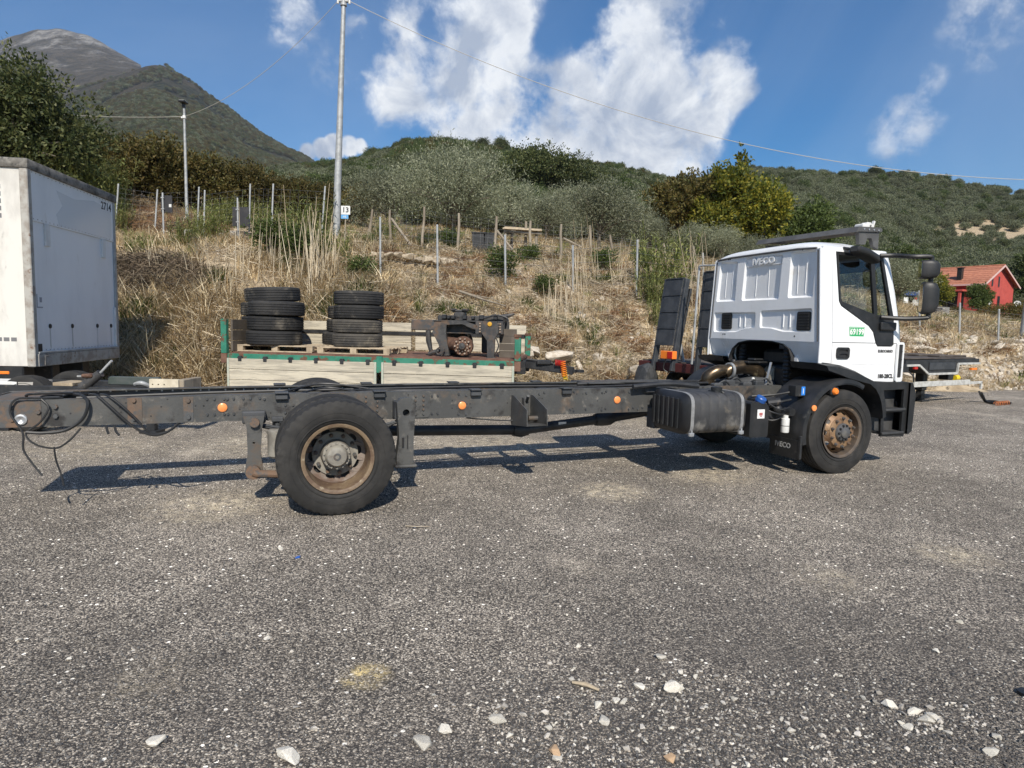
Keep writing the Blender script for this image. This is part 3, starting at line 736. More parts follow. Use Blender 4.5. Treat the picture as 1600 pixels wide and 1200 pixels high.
# --- reed clumps with strap leaves, one thing each
def make_reed(name, label, seed, h, w, n, leafm, group=None, lw=.035):
    rg = np.random.default_rng(seed); root = thing(name, label, 'reed clump', group=group)
    V = []; F = []
    sb = B()
    for i in range(n):
        a = rg.random()*6.283; r = w*.5*rg.random()**.6; b = np.array([r*math.cos(a), r*math.sin(a), 0.]); lean = np.array([math.cos(a), math.sin(a), 0])*(.06 + .25*r/w) + rg.normal(size=3)*.04
        hh = h*(.55 + .45*rg.random()); top = b + lean*hh + np.array([0, 0, hh])
        sb.tube([b - np.array([0, 0, .2]), (b+top)/2 + rg.normal(size=3)*.02, top], [.011, .009, .004], 4, cap=False)
        for k in range(12):
            t = .18 + .8*k/12; p = b + (top-b)*t; aa = rg.random()*6.283; l = (.35 + .25*rg.random())*(1.1 - .4*t)*min(1.2, h/2.2+.3)
            d = np.array([math.cos(aa), math.sin(aa), .9]); d /= np.linalg.norm(d); d2 = np.array([math.cos(aa), math.sin(aa), -.1]); s = np.array([-math.sin(aa), math.cos(aa), 0])*lw
            m = p + d*l*.55; e = m + d2*l*.45
            j = len(V); V += [p - s*.6, p + s*.6, m + s, m - s, m - s, m + s, e + s*.15, e - s*.15]; F += [(j, j+1, j+2, j+3), (j+4, j+5, j+6, j+7)]
    link_mesh('leaves', np_mesh('leaves', V, F, leafm), root)
    sb.build('stems', L_bright, root)
    return root
rd = make_reed('reed_clump', 'green reeds standing left of the tall steel pole', 51, 3.0, 2.2, 60, L_bright, 'green reed clumps behind the fence')
place(rd, 490, 25.5, new=False, s=.72)
for i, (px, Y, s, lab) in enumerate([(348, 31, .50, 'green reeds right of the slim lamp post'), (375, 31, .52, 'green reeds beside the right dark board'), (412, 30.5, .52, 'green reeds right of the right dark board'), (165, 30, .9, 'tall pale green reeds at the right end of the white trailer'), (135, 29, 1.0, 'tall reeds behind the top edge of the white trailer'),
        (190, 27, .45, 'reeds beside the right edge of the white trailer'), (598, 28, .42, 'green reeds left of the big olive tree'), (1030, 21, .70, 'green reeds left of the standing ramps'), (1018, 19.4, .42, 'low yellowish reeds beside the ramps'), (1036, 18.4, .36, 'low reeds at the foot of the standing ramps'), (462, 21.5, .62, 'tall tan and green reeds among the dead canes'), (520, 21.5, .45, 'short reeds below the number sign'), (330, 24.5, .5, 'low reeds on the terrace left of the right dark board'), (219, 21.5, .34, 'small reed tuft on a pale stem near the white trailer'), (293, 23, .4, 'small reed tuft at the foot of the slim lamp post')]):
    place(rd, px, Y, lab, rz=i*.8, s=s)

# ------------------------------------------------------------------ masses
def tuft(name, seed, n, h, spread, leafm, w=.012, curve=.5):
    rg = np.random.default_rng(seed); V = []; F = []
    for i in range(n):
        a = rg.random()*6.283; r = spread*rg.random()**.7; p = np.array([r*math.cos(a), r*math.sin(a), -.04]); hh = h*(.4 + .6*rg.random())
        dr = np.array([math.cos(a + rg.normal()*.6), math.sin(a + rg.normal()*.6), 0])*curve*hh*(.3 + rg.random())
        s = np.array([-math.sin(a), math.cos(a), 0])*w*(.6 + .8*rg.random())
        m = p + dr*.35 + np.array([0, 0, hh*.6]); e = p + dr + np.array([0, 0, hh*(.75 + .25*rg.random())])
        j = len(V); V += [p - s, p + s, m + s*.8, m - s*.8, e + s*.1, e - s*.1]; F += [(j, j+1, j+2, j+3), (j+3, j+2, j+4, j+5)]
    return link_mesh(name, np_mesh(name, V, F, leafm))
def brush(name, seed, n, r, leafm, w=.008):
    """a tangle of dead twigs"""
    rg = np.random.default_rng(seed); V = []; F = []
    for i in range(n):
        c = rg.normal(size=3)*np.array([r*.5, r*.5, r*.22]); c[2] = abs(c[2]); d = unit(rg.normal(size=3)*np.array([1, 1, .55])); l = r*(.3 + .7*rg.random())
        s = unit(np.cross(d, rg.normal(size=3)))*w; a = c - d*l*.5; e = c + d*l*.5; j = len(V); V += [a - s, a + s, e + s*.5, e - s*.5]; F.append((j, j+1, j+2, j+3))
    return link_mesh(name, np_mesh(name, V, F, leafm))
grass_c = src_coll('grass_sources', [tuft('tuft_a', 1, 30, .50, .26, L_straw, .010, 1.0), tuft('tuft_b', 2, 26, .34, .24, L_straw, .010, 1.5), tuft('tuft_c', 3, 16, .80, .2, L_straw, .009, .55), brush('tuft_d', 4, 40, .55, L_drybrush), tuft('tuft_e', 5, 24, .4, .18, L_bright, .010, .6), brush('tuft_f', 6, 34, .5, L_cane, .007), tuft('tuft_g', 7, 40, .45, .3, L_redweed, .011, .9), brush('tuft_h', 8, 60, .45, L_redweed, .010), tuft('tuft_i', 9, 34, .5, .25, L_mid, .012, .8)])
def foot(px): return lerp_tab([(k, CTRL[k][0][0]) for k in _ck], px)
def bank_grass():
    P = []; RT = []; S = []; I = []
    n = 0
    while n < 15000:
        px = rnd.uniform(-250, 1750); f = foot(px); t = rnd.random(); Y = f + .25 + (11.5 if px > 420 else 13)*t**1.3
        x = Y*(px-800)/1000
        dens = mnoise.noise(Vector((x*.45, Y*.45, 3)))*.5 + .5
        # thick golden grass at the left foot, thinner and stonier to the right
        left = max(0, min(1, (760 - px)/300)); right = max(0, min(1, (px - 1200)/150))
        keep = .25 + .75*left*(1 if t < .6 else .55) + .35*dens - .22*right
        if 560 < px < 1000 and t > .2: keep -= .12
        if rnd.random() > keep: continue
        if px < 445 and Y > 16.9 + 1.0*dens and rnd.random() > .14: continue
        k = rnd.random()
        if left > .5: i = 0 if k < .38 else 2 if k < .56 else 1 if k < .76 else 3 if k < .88 else 5 if k < .96 else 4
        else: i = 1 if k < .30 else 0 if k < .42 else 3 if k < .66 else 5 if k < .88 else 4 if k < .95 else 2
        w2 = mnoise.noise(Vector((x*.8, Y*.8, 13)))
        if left < .6 and w2 > .18 and rnd.random() < .55: i = rnd.choice((6, 7, 7))
        elif w2 < -.30 and rnd.random() < .5: i = rnd.choice((8, 8, 4))
        s = rnd.uniform(.55, 1.25)*(1.05 if left > .5 else .72)
        P.append((x, Y, gz(x, Y))); RT.append((rnd.uniform(-.15, .15), rnd.uniform(-.15, .15), rnd.uniform(0, 6.28))); S.append((s, s, s*rnd.uniform(.8, 1.2))); I.append(i); n += 1
    o = scatter('dry_grass', P, RT, S, I, grass_c); tag(o, 'dry straw coloured grass and dead twigs covering the bank', 'grass', kind='stuff')
bank_grass()
def far_grass():
    P = []; RT = []; S = []; I = []
    for n in range(7000):
        px = rnd.uniform(-100, 1750); Y = rnd.uniform(24, 62); x = Y*(px-800)/1000
        if px < 455 and Y < 33 and rnd.random() > .22: continue
        k = rnd.random(); i = 4 if k < .35 else 1 if k < .65 else 3 if k < .8 else 0; s = rnd.uniform(.7, 1.5)
        P.append((x, Y, gz(x, Y))); RT.append((0, 0, rnd.uniform(0, 6.28))); S.append((s, s, s)); I.append(i)
    tag(scatter('terrace_grass', P, RT, S, I, grass_c), 'mixed green and dry grass on the terraces behind the fence', 'grass', kind='stuff')
far_grass()
def brush_heaps():
    # dead brushwood heaped on the left terrace and brown weeds on the slope behind it
    P = []; RT = []; S = []; I = []
    for n in range(520):
        if n < 260: px = rnd.gauss(235, 38); Y = rnd.uniform(17.2, 19.0); i = 3; s = rnd.uniform(.7, 1.3)
        else: px = rnd.uniform(185, 360); Y = rnd.uniform(26.5, 33); i = rnd.choice((7, 3, 7, 1)); s = rnd.uniform(.6, 1.2)
        x = Y*(px-800)/1000; P.append((x, Y, gz(x, Y))); RT.append((rnd.uniform(-.3, .3), rnd.uniform(-.3, .3), rnd.uniform(0, 6.28))); S.append((s, s, s)); I.append(i)
    tag(scatter('dead_brushwood', P, RT, S, I, brush_c), 'dead brushwood and brown weeds on the left terrace', 'brushwood', kind='stuff')
L_darkbrush = leaf_mat('dark_brushwood', [(.06, .044, .030), (.13, .098, .066), (.25, .195, .13)], .05, .8)
brush_c = src_coll('brush_sources', [brush('heap_a', 21, 60, .5, L_darkbrush, .008), tuft('heap_b', 22, 26, .34, .24, L_straw, .010, 1.5), brush('heap_c', 23, 50, .45, L_darkbrush, .009), brush('heap_d', 24, 70, .55, L_darkbrush, .008), tuft('heap_e', 25, 24, .3, .2, L_redweed, .010, 1), brush('heap_f', 26, 40, .5, L_cane, .006), tuft('heap_g', 27, 40, .4, .3, L_redweed, .011, .9), brush('heap_h', 28, 60, .45, L_redweed, .010)])
brush_heaps()
# dead canes standing on the bank
def cane(name, seed, n, h, spread):
    rg = np.random.default_rng(seed); b = B()
    for i in range(n):
        a = rg.random()*6.283; r = spread*rg.random()**.6; p = Vector((r*math.cos(a), r*math.sin(a), -.1)); hh = h*(.45 + .55*rg.random())
        tp = p + Vector((rg.normal()*.07*hh, rg.normal()*.07*hh, hh)); b.tube([p, p.lerp(tp, .5) + Vector((rg.normal()*.03, rg.normal()*.03, 0)), tp], [.0115, .009, .005], 4, cap=False)
    return b.build(name, L_cane)
cane_c = src_coll('cane_sources', [cane('cane_a', 1, 9, 2.3, .5), cane('cane_b', 2, 6, 1.5, .5), cane('cane_c', 3, 3, 2.7, .35)])
def canes():
    P = []; RT = []; S = []; I = []
    for (px, Y, sp, n, s) in ((455, 18.8, 45, 8, 1.0), (500, 19.4, 25, 7, 1.15), (400, 18.6, 30, 3, .95), (340, 18.6, 30, 2, .95), (868, 18.0, 38, 7, .75), (905, 18.4, 30, 5, .8), (960, 19.4, 30, 2, .65), (1078, 20.5, 18, 4, 1.0), (235, 18.4, 50, 2, .85), (205, 17.5, 25, 1, .8), (800, 18.2, 30, 1, .7), (560, 20, 40, 2, .7), (1450, 23, 60, 1, .4)):
        for k in range(n):
            q = px + rnd.gauss(0, sp*.6); y = Y + rnd.gauss(0, .9); x = y*(q-800)/1000
            P.append((x, y, gz(x, y))); RT.append((rnd.gauss(0, .06), rnd.gauss(0, .06), rnd.uniform(0, 6.28))); z = s*rnd.uniform(.7, 1.15); S.append((z, z, z)); I.append(rnd.choice((0, 1, 1, 2)))
    tag(scatter('dry_canes', P, RT, S, I, cane_c), 'dead pale canes standing on the bank', 'canes', kind='stuff')
canes()

# ------------------------------------------------------------------ olive groves on the hills
def far_tree(name, seed, leafm, n=420, h=4.4, w=5.0, ll=.38, lw=.19):
    rg = np.random.default_rng(seed); lobes = []
    for i in range(6):
        a = i*1.05 + rg.random(); lobes.append((w*.22*math.cos(a), w*.22*math.sin(a), h*(.42 + .2*rg.random()), w*.3, w*.3, h*.3))
    V, F, c = leaf_cloud(rg, lobes, n, 6, .5, ll, lw, 0, .35)
    V[:, 2] = np.maximum(V[:, 2], -.1)
    return link_mesh(name, np_mesh(name, V, F, leafm))
far_c = src_coll('far_tree_sources', [far_tree('ft_a', 1, L_olive_far), far_tree('ft_b', 2, L_olive_far), far_tree('ft_c', 3, L_olive_far, h=3.6), far_tree('ft_d', 4, L_mid, h=5.5), far_tree('ft_e', 5, L_dark, h=5), far_tree('ft_f', 6, L_brown, h=5), far_tree('ft_g', 7, L_olive_far, n=1300, ll=.20, lw=.07), far_tree('ft_h', 8, L_olive_far, n=1300, h=3.8, ll=.20, lw=.07), far_tree('ft_i', 9, L_mid, n=1300, h=5, ll=.22, lw=.13)])
def groves():
    P = []; RT = []; S = []; I = []; near = []
    for it in range(130000):
        px = rnd.uniform(-150, 1900); Y = math.exp(rnd.uniform(math.log(50), math.log(356)))
        if rnd.random() > (Y/356)**.55: continue
        if px < 640 and Y < 150: continue
        if 1380 < px < 1640 and Y < 112: continue
        # bare earth clearings on the right hill
        x = Y*(px-800)/1000
        cl = mnoise.noise(Vector((x*.018, Y*.018, 4)))
        q = topx((x, Y, gz(x, Y)))
        if ((q[0]-1545)/88)**2 + ((q[1]-366)/19)**2 < 1 and rnd.random() < .86: continue
        if cl < -.60: continue
        if len(P) > 24000: break
        k = rnd.random(); wd = mnoise.noise(Vector((x*.012, Y*.012, 7)))
        woody = wd > .30 and px < 1000
        if px < 780 and Y > 290: woody = woody or wd > -.1
        i = (rnd.choice((3, 4, 4, 5, 3)) if woody else (rnd.choice((0, 1, 2)) if k < .9 else rnd.choice((3, 4))))
        if Y < 130: i = rnd.choice((6, 7, 6, 7, 8)) if not woody else rnd.choice((8, 8, 7))
        s = rnd.uniform(.62, 1.05)*(.55 + .5*min(1, Y/190))
        P.append((x, Y, gz(x, Y) - .1)); RT.append((0, 0, rnd.uniform(0, 6.28))); S.append((s, s, s*rnd.uniform(.85, 1.15))); I.append(i)
    tag(scatter('olive_grove', P, RT, S, I, far_c), 'far olive groves and scrub covering the two hills', 'olive grove', kind='stuff')
groves()
def mountain_woods():
    dg = bpy.context.evaluated_depsgraph_get(); mo = bpy.data.objects['mountain']; me = mo.data
    n = len(me.vertices); co = np.empty(n*3, dtype=np.float32); me.vertices.foreach_get('co', co); co = co.reshape(-1, 3)
    nf = len(me.polygons); li = np.empty(nf*4, dtype=np.int32); me.loops.foreach_get('vertex_index', li); F = li.reshape(-1, 4)
    cen = co[F].mean(1); a = co[F[:, 1]] - co[F[:, 0]]; b = co[F[:, 3]] - co[F[:, 0]]; area = np.linalg.norm(np.cross(a, b), axis=1)
    px = 800 + 1000*cen[:, 0]/cen[:, 1]
    w = area*((px > -120) & (px < 600) & (cen[:, 1] > 560) & (cen[:, 1] < 2300) & (cen[:, 2] < 800))*np.exp(-cen[:, 1]/2200)
    rg = np.random.default_rng(5); fi = rg.choice(nf, 46000, p=w/w.sum()); u = rg.random((46000, 1)); v = rg.random((46000, 1))
    P = co[F[fi, 0]] + a[fi]*u + b[fi]*v
    keep = []
    for i, p in enumerate(P):
        nz = mnoise.fractal(Vector(p)*.006, 1.0, 2.0, 4)
        lim = .75 - max(0, (p[2] - 360)/260)
        keep.append(nz*1.3 + lim > .42 and rg.random() < lim + .25)
    P = P[np.array(keep)]; m = len(P)
    s = 1.2 + .9*rg.random(m)
    tag(scatter('mountain_woods', P, np.stack([np.zeros(m), np.zeros(m), rg.random(m)*6.28], 1), s, rg.choice([4, 5, 0, 1, 5], m), far_c), 'woods covering the lower slopes of the mountain', 'woods', kind='stuff')
mountain_woods()
# ------------------------------------------------------------------ shared materials
M_galv = mat('galvanised_steel', (.40, .41, .41), (.30, .31, .31), 6, rough=.55, metal=.25, spots=[((.25, .23, .21), 14, .62, .75)])
M_wood = mat('weathered_wood', (.30, .255, .195), (.20, .165, .125), 5, rough=.9, bump=.6, bscale=40, stretch=(1, 1, .2), vary=.15)
M_woodpale = mat('pale_wood', (.44, .36, .25), (.31, .245, .17), 6, rough=.85, bump=.5, bscale=50, vary=.12)
M_black = mat('black_plastic', (.012, .013, .014), (.022, .022, .023), 5, rough=.5, spots=[((.10, .095, .085), 7, .60, .80)])
M_blackm = mat('black_paint', (.016, .017, .019), (.03, .031, .033), 6, rough=.5, spots=[((.12, .10, .08), 9, .60, .78)])
M_rust = mat('rust', (.085, .044, .028), (.15, .082, .052), 9, rough=.85, bump=.5, bscale=70, spots=[((.06, .035, .025), 16, .55, .7)])
M_white = mat('white_paint', (.80, .81, .82), (.76, .765, .765), 2.5, rough=.28, coat=.35, spots=[((.60, .57, .52), 3.5, .58, .80), ((.46, .42, .36), 11, .66, .80)], stretch=(1, 1, .45))
M_whitep = mat('white_plastic', (.70, .70, .68), (.60, .60, .58), 4, rough=.5)
M_concrete = mat('concrete', (.38, .36, .33), (.29, .275, .25), 2, rough=.9, bump=.5, bscale=30)
M_limestone = mat('limestone', (.58, .52, .43), (.44, .375, .29), 4, rough=.92, bump=.8, bscale=18, vary=.18)
M_wire = mat('wire', (.20, .20, .20), rough=.6, metal=.4)
M_cable = mat('overhead_cable', (.42, .40, .36), rough=.7)
M_red = mat('red_lens', (.45, .02, .015), rough=.25)
M_orange = mat('orange_lens', (.85, .22, .03), rough=.25)
M_yellow = mat('yellow_paint', (.75, .55, .02), rough=.45)
M_blue = mat('blue_plastic', (.02, .09, .32), rough=.4)
M_print = mat('black_print', (.015, .015, .016), rough=.6)
M_printw = mat('white_print', (.75, .75, .73), rough=.6)
M_green = mat('green_paint', (.022, .155, .10), (.04, .20, .135), 4, rough=.5, spots=[((.13, .06, .035), 7, .53, .60)])
M_rubber = mat('rubber', (.014, .0133, .0125), (.027, .0252, .023), 5, rough=.75, spots=[((.085, .078, .068), 3.5, .55, .82)], bump=.25, bscale=45)
M_rubber_old = mat('dusty_rubber', (.014, .014, .0145), (.028, .027, .026), 3, rough=.82, spots=[((.17, .15, .12), 2.2, .55, .78)], bump=.4, bscale=40, vary=.2)

# ------------------------------------------------------------------ poles, lamp posts, overhead cables
def pole_from(px0, py0, px1, py1, Y):
    a = at(px0, py0, Y); b = at(px1, py1, Y); return a, b
# tall tapered steel pole
a, b = pole_from(524, 352, 537, 2, 25.7)
base = Vector((a.x, a.y, gz(a.x, a.y) - .4)); tp = b + (b - a)*.03
steel_pole = thing('steel_pole', 'tall tapered galvanised steel pole carrying the overhead cables', 'pole', base)
bb = B(); bb.lathe([(0, .155), (1.2, .15), ((tp - base).length*.55, .115), ((tp - base).length, .08)], 16, axis='z')
o = bb.build('shaft', M_galv, steel_pole); o.rotation_euler = (tp - base).to_track_quat('Z', 'Y').to_euler()
bb = B(); d = tp - base
for k in (.985, .962): bb.lathe([(-.05, .105), (-.05, .125), (.05, .125), (.05, .105)], 14, c=d*k, axis='z')
bb.box(d.x*.975 - .18, d.x*.975 + .18, d.y - .06, d.y + .06, d.z*.975 - .04, d.z*.975 + .04, .01)
bb.build('clamp', M_galv, steel_pole)
bb = B()
for sx in (-.22, .22): bb = B(); bb.cyl((d.x*.975 + sx, d.y, d.z*.975 + .06), (d.x*.975 + sx, d.y, d.z*.975 - .1), .04, 10); bb.build('insulator', M_whitep, steel_pole)
ptop = base + d*.975
# slim lamp post
lp_b = at(292, 330, 30); lp_t = at(287.5, 163, 30)
base2 = Vector((lp_b.x, lp_b.y, gz(lp_b.x, lp_b.y) - .3)); d2 = lp_t - base2
lamp = thing('street_lamp', 'slim grey lamp post with small dark solar lamp head', 'lamp post', base2)
bb = B(); bb.tube([(0, 0, 0), d2*.55, d2], [.075, .062, .05], 12); bb.build('shaft', M_galv, lamp)
bb = B(); bb.box(d2.x - .12, d2.x + .16, d2.y - .3, d2.y + .1, d2.z + .02, d2.z + .10, .02); bb.box(d2.x - .05, d2.x + .05, d2.y - .1, d2.y + .05, d2.z - .16, d2.z + .03, .01); bb.build('lamp_head', M_blackm, lamp)
bb = B(); bb.box(d2.x - .10, d2.x + .14, d2.y - .27, d2.y + .07, d2.z + .10, d2.z + .115); bb.build('solar_panel', M_galv, lamp)
bb = B(); bb.lathe([(-.06, .06), (-.06, .08), (.06, .08), (.06, .06)], 12, c=d2*.90, axis='z'); bb.box(d2.x*.9 - .14, d2.x*.9 - .04, d2.y*.9 - .03, d2.y*.9 + .03, d2.z*.9 - .05, d2.z*.9 + .02); bb.build('cable_clamp', M_whitep, lamp)
ltop = base2 + d2*.905
def sag(name, label, a, b, s, r=.016, n=28, mid=None):
    P = [a.lerp(b, i/n) - Vector((0, 0, 4*s*(i/n)*(1 - i/n))) for i in range(n + 1)]
    bb = B(); bb.tube(P, r, 5); tag(bb.build(name, M_cable), label, 'cable')
far_r = at(1640, 284, 30)
sag('overhead_cable', 'overhead cable from the tall steel pole sagging to the right', ptop + Vector((.22, 0, 0)), at(1760, 281, 25), 1.9, .013, 44)
sag('overhead_cable', 'overhead cable between the tall steel pole and the slim lamp post', ptop - Vector((.22, 0, 0)), ltop, .62, .010)
sag('overhead_cable', 'pale overhead cable from the slim lamp post to the left tree', ltop, at(60, 176, 31), .10, .012)
# concrete pole at the right picture edge
pe = at(1597, 540, 24.5); gpe = gz(pe.x, pe.y)
rp = thing('concrete_pole', 'thick pale pole cut by the right picture edge', 'pole', (pe.x, pe.y, gpe - .2))
bb = B(); bb.tube([(0, 0, 0), (.05, 0, 1.2), (.12, 0, 2.35)], [.13, .125, .12], 14); bb.build('shaft', M_galv, rp)
bb = B(); bb.lathe([(2.33, .0), (2.33, .135), (2.38, .13), (2.39, .0)], 14, c=(.12, 0, 0), axis='z'); bb.build('cap', M_galv, rp)

# ------------------------------------------------------------------ signs on the terrace
def board_on_post(name, label, px, py0, py1, w, Y, post_px, mt, pt, pb, extra=None):
    p0 = at(post_px, pb, Y); r = thing(name, label, 'sign', (p0.x, Y, gz(p0.x, Y) - .2)); z0 = r.location.z
    zt = at(post_px, pt, Y).z - z0
    bb = B(); bb.tube([(0, 0, 0), (0, 0, zt)], .035, 8); bb.build('post', M_galv, r)
    xa = at(px, py0, Y).x - r.location.x; za = at(px, py1, Y).z - z0; zb = at(px, py0, Y).z - z0
    bb = B(); bb.box(xa - w/2, xa + w/2, .04, .065, za, zb, .006); bb.build('board', mt, r)
    for z in (za + (zb-za)*.2, zb - (zb-za)*.15): bb = B(); bb.box(-.06, .06, -.045, .04, z - .02, z + .02); bb.build('clamp', M_galv, r)
    return r, xa, za, zb
M_board = mat('dark_board', (.022, .022, .026), (.035, .034, .036), 4, rough=.7)
r, xa, za, zb = board_on_post('notice_board', 'dark board on a grey post with a small white sticker', 259, 305, 332, .46, 26.5, 256, M_board, 301, 375)
bb = B(); bb.box(xa + .10, xa + .2, .031, .0385, za + .22, za + .34); bb.build('sticker', M_whitep, r)
board_on_post('notice_board', 'plain dark board on a post right of the slim lamp post', 375, 323, 353, .66, 25.5, 372, M_board, 309, 368)
# number sign
pn = at(540, 331, 23.5)
ns = thing('number_sign', 'small white sign with black number 13 and blue band', 'sign', (pn.x, 23.5, gz(pn.x, 23.5) - .1))
h = pn.z - ns.location.z
bb = B(); bb.tube([(-.06, .03, 0), (0, .03, h + .1)], .022, 8); bb.build('post', M_wood, ns)
bb = B(); bb.box(-.165, .165, -.012, .012, h - .10, h + .21, .004); bb.build('plate', M_whitep, ns)
bb = B(); bb.box(-.165, .10, -.014, .010, h - .25, h - .105, .004); bb.build('blue_band', mat('sign_blue', (.12, .34, .62), rough=.5), ns)
text('number', '13', .25, M_print, face_M((0, -.016, h + .06), (1, 0, 0), (0, 0, 1)), ns, bold=.006)
text('small_letters', 'AE', .10, M_printw, face_M((-.03, -.018, h - .18), (1, 0, 0), (0, 0, 1)), ns)

# ------------------------------------------------------------------ fences
def fence(name, label, posts, wires, mesh_step, kinds='galv', group=None):
    """posts: (px_base, py_top, Y, lean) in order along the fence"""
    x0 = posts[0][2]*(posts[0][0]-800)/1000; Y0 = posts[0][2]
    r = thing(name, label, 'fence', (x0, Y0, gz(x0, Y0)), group=group); tops = []
    for (px, pt, Y, lean) in posts:
        x = Y*(px-800)/1000; z = gz(x, Y); t = at(px + lean, pt, Y)
        bb = B()
        A = Vector((x, Y, z - .25)) - r.location; T = t - r.location
        if kinds == 'galv': bb.tube([A, T], .033, 8); bb.lathe([(-.01, .036), (.02, .03), (.025, .0)], 8, c=T, axis='z'); bb.build('post', M_galv, r)
        else:
            j = Vector((rnd.uniform(-.03, .03), 0, 0)); bb.tube([A, A.lerp(T, .4) + j, A.lerp(T, .75) - j*.6, T], [.062, .055, .05, .042], 7); bb.build('stake', M_wood, r)
        tops.append((A + Vector((0, 0, .25)), T))
    bb = B()
    def wire(p, q, w=.0035):
        d = (q - p); s = Vector((0, 0, 1)) if abs(d.normalized().z) < .8 else Vector((1, 0, 0))
        vs = [bb.bm.verts.new(v) for v in (p - s*w, p + s*w, q + s*w, q - s*w)]; bb.bm.faces.new(vs)
        s2 = Vector((0, 1, 0)); vs = [bb.bm.verts.new(v) for v in (p - s2*w, p + s2*w, q + s2*w, q - s2*w)]; bb.bm.faces.new(vs)
    for (a0, t0), (a1, t1) in zip(tops, tops[1:]):
        for k in range(wires):
            f = .06 + .86*k/(wires-1); wire(a0.lerp(t0, f), a1.lerp(t1, f))
        if mesh_step:
            n = max(2, int((a1 - a0).length/mesh_step))
            for k in range(1, n): f = k/n; wire(a0.lerp(a1, f).lerp(t0.lerp(t1, f), .06), a0.lerp(a1, f).lerp(t0.lerp(t1, f), .92), .0025)
    bb.build('wire_mesh', M_wire, r, ang=0, recalc=False)
    return r
fence('wire_fence', 'wire fence on galvanised posts along the middle of the bank', [(593, 340, 20.2, 1), (682, 352, 19.8, 1), (787, 368, 19.6, 2), (892, 384, 19.6, 3), (990, 376, 19.8, 6), (1096, 396, 20.6, 2)], 7, 0)
stake_f = fence('stake_fence', 'wire fence on rough wooden stakes above the stone ledge', [(573, 327, 27.5, 9), (608, 328, 27, 1), (657, 323, 26, 6), (713, 333, 25, 4), (768, 338, 24.5, 8), (823, 345, 24.5, 6), (870, 350, 25, 7), (918, 352, 26, 4), (953, 367, 26, 0), (995, 374, 26, 2), (1036, 380, 26, 1), (1084, 385, 26, -1)], 9, .28, 'wood')
bb = B(); p = at(612, 342, 26.8) - stake_f.location; q = at(651, 396, 25.6) - stake_f.location; bb.tube([p, q], [.05, .055], 7); bb.build('brace', M_wood, stake_f)
bb = B(); p = at(773, 356, 25.5) - stake_f.location; q = at(812, 404, 25.5) - stake_f.location; bb.tube([p, q], [.045, .05], 7); bb.build('brace', M_wood, stake_f)
bb = B(); p = at(880, 372, 25.6) - stake_f.location; q = at(908, 386, 25.6) - stake_f.location; bb.tube([p, q], [.04, .04], 7); bb.build('brace', M_wood, stake_f)
fence('wire_fence', 'wire fence on thin posts along the left terrace behind the boards', [(184, 288, 27, 1), (245, 297, 27, 1), (310, 293, 26.5, 1), (320, 298, 26, 0), (390, 288, 26, 1), (424, 288, 25, 3), (500, 292, 25, 8)], 9, .3)
fence('wire_fence', 'tall wire fence on grey posts before the red house', [(1433, 455, 24.0, 3), (1495, 474, 23.8, 5), (1556, 484, 23.4, 5), (1625, 492, 23, 5)], 7, .4)
# low wooden cross fence
wf = thing('rail_fence', 'low dark wooden rail fence with crossed braces', 'fence', at(1500, 520, 30)); wf.location.z = gz(wf.location.x, 30)
pp = []
for i, (px, pt) in enumerate([(1500, 503), (1520, 506), (1548, 511), (1573, 516), (1602, 522)]):
    t = at(px, pt, 30) - wf.location; g = gz(t.x + wf.location.x, 30) - wf.location.z
    bb = B(); bb.tube([(t.x, t.y, g - .2), t], .05, 6); bb.build('post', M_wood, wf); pp.append((Vector((t.x, t.y, g + .1)), t))
for (g0, t0), (g1, t1) in zip(pp, pp[1:]):
    for a_, b_ in ((t0 - Vector((0, 0, .05)), t1 - Vector((0, 0, .05))), (g0, t1), (t0, g1)):
        bb = B(); bb.tube([a_, b_], .04, 6); bb.build('rail', M_wood, wf)

# ------------------------------------------------------------------ plank shelter between the olives
ps = thing('plank_shelter', 'rough wooden shelter roof on forked posts among the olives', 'shelter', at(800, 400, 27)); ps.location.z = gz(ps.location.x, 27)
def L_(px, py, Y): return at(px, py, Y) - ps.location
for i in range(7):
    f = i/6; bb = B(); Y0 = 26.2 + 1.8*f
    bb.beam(L_(785 + 4*f, 357.5 - f*2.5, Y0), L_(846, 361 - f*2, Y0 + .1), .27, .035, .004); bb.build('plank', M_woodpale, ps)
for px, py, Y in ((790, 360, 26.3), (822, 346, 27.0), (838, 362, 26.4), (800, 358, 28)):
    t = L_(px, py, Y); x = t.x + ps.location.x; bb = B(); bb.tube([(t.x, t.y, gz(x, Y) - ps.location.z - .1), t], [.075, .05], 7); bb.build('post', M_wood, ps)
bb = B(); bb.tube([L_(787, 362, 26.25), L_(846, 365, 26.3)], .045, 7); bb.build('crossbeam', M_wood, ps)
# low retaining wall on the left terrace
tw = thing('terrace_wall', 'low grey block wall on the left terrace below the dark boards', 'wall', at(300, 380, 26.2)); tw.location.z = gz(tw.location.x, 26.2); tw['kind'] = 'thing'
px = 292
while px < 408:
    w = rnd.uniform(9, 14); x = 26.2*(px + w/2 - 800)/1000; z = gz(x, 26.2)
    bb = B(); bb.box(-w*.0131*.97, w*.0131*.97, -.12, .12, -.25, rnd.uniform(.30, .40), .02); o = bb.build('block', M_concrete, tw, loc=(x - tw.location.x, rnd.uniform(-.03, .03), z - tw.location.z), rot=(0, 0, rnd.uniform(-.06, .06))); px += w*2*.5*2
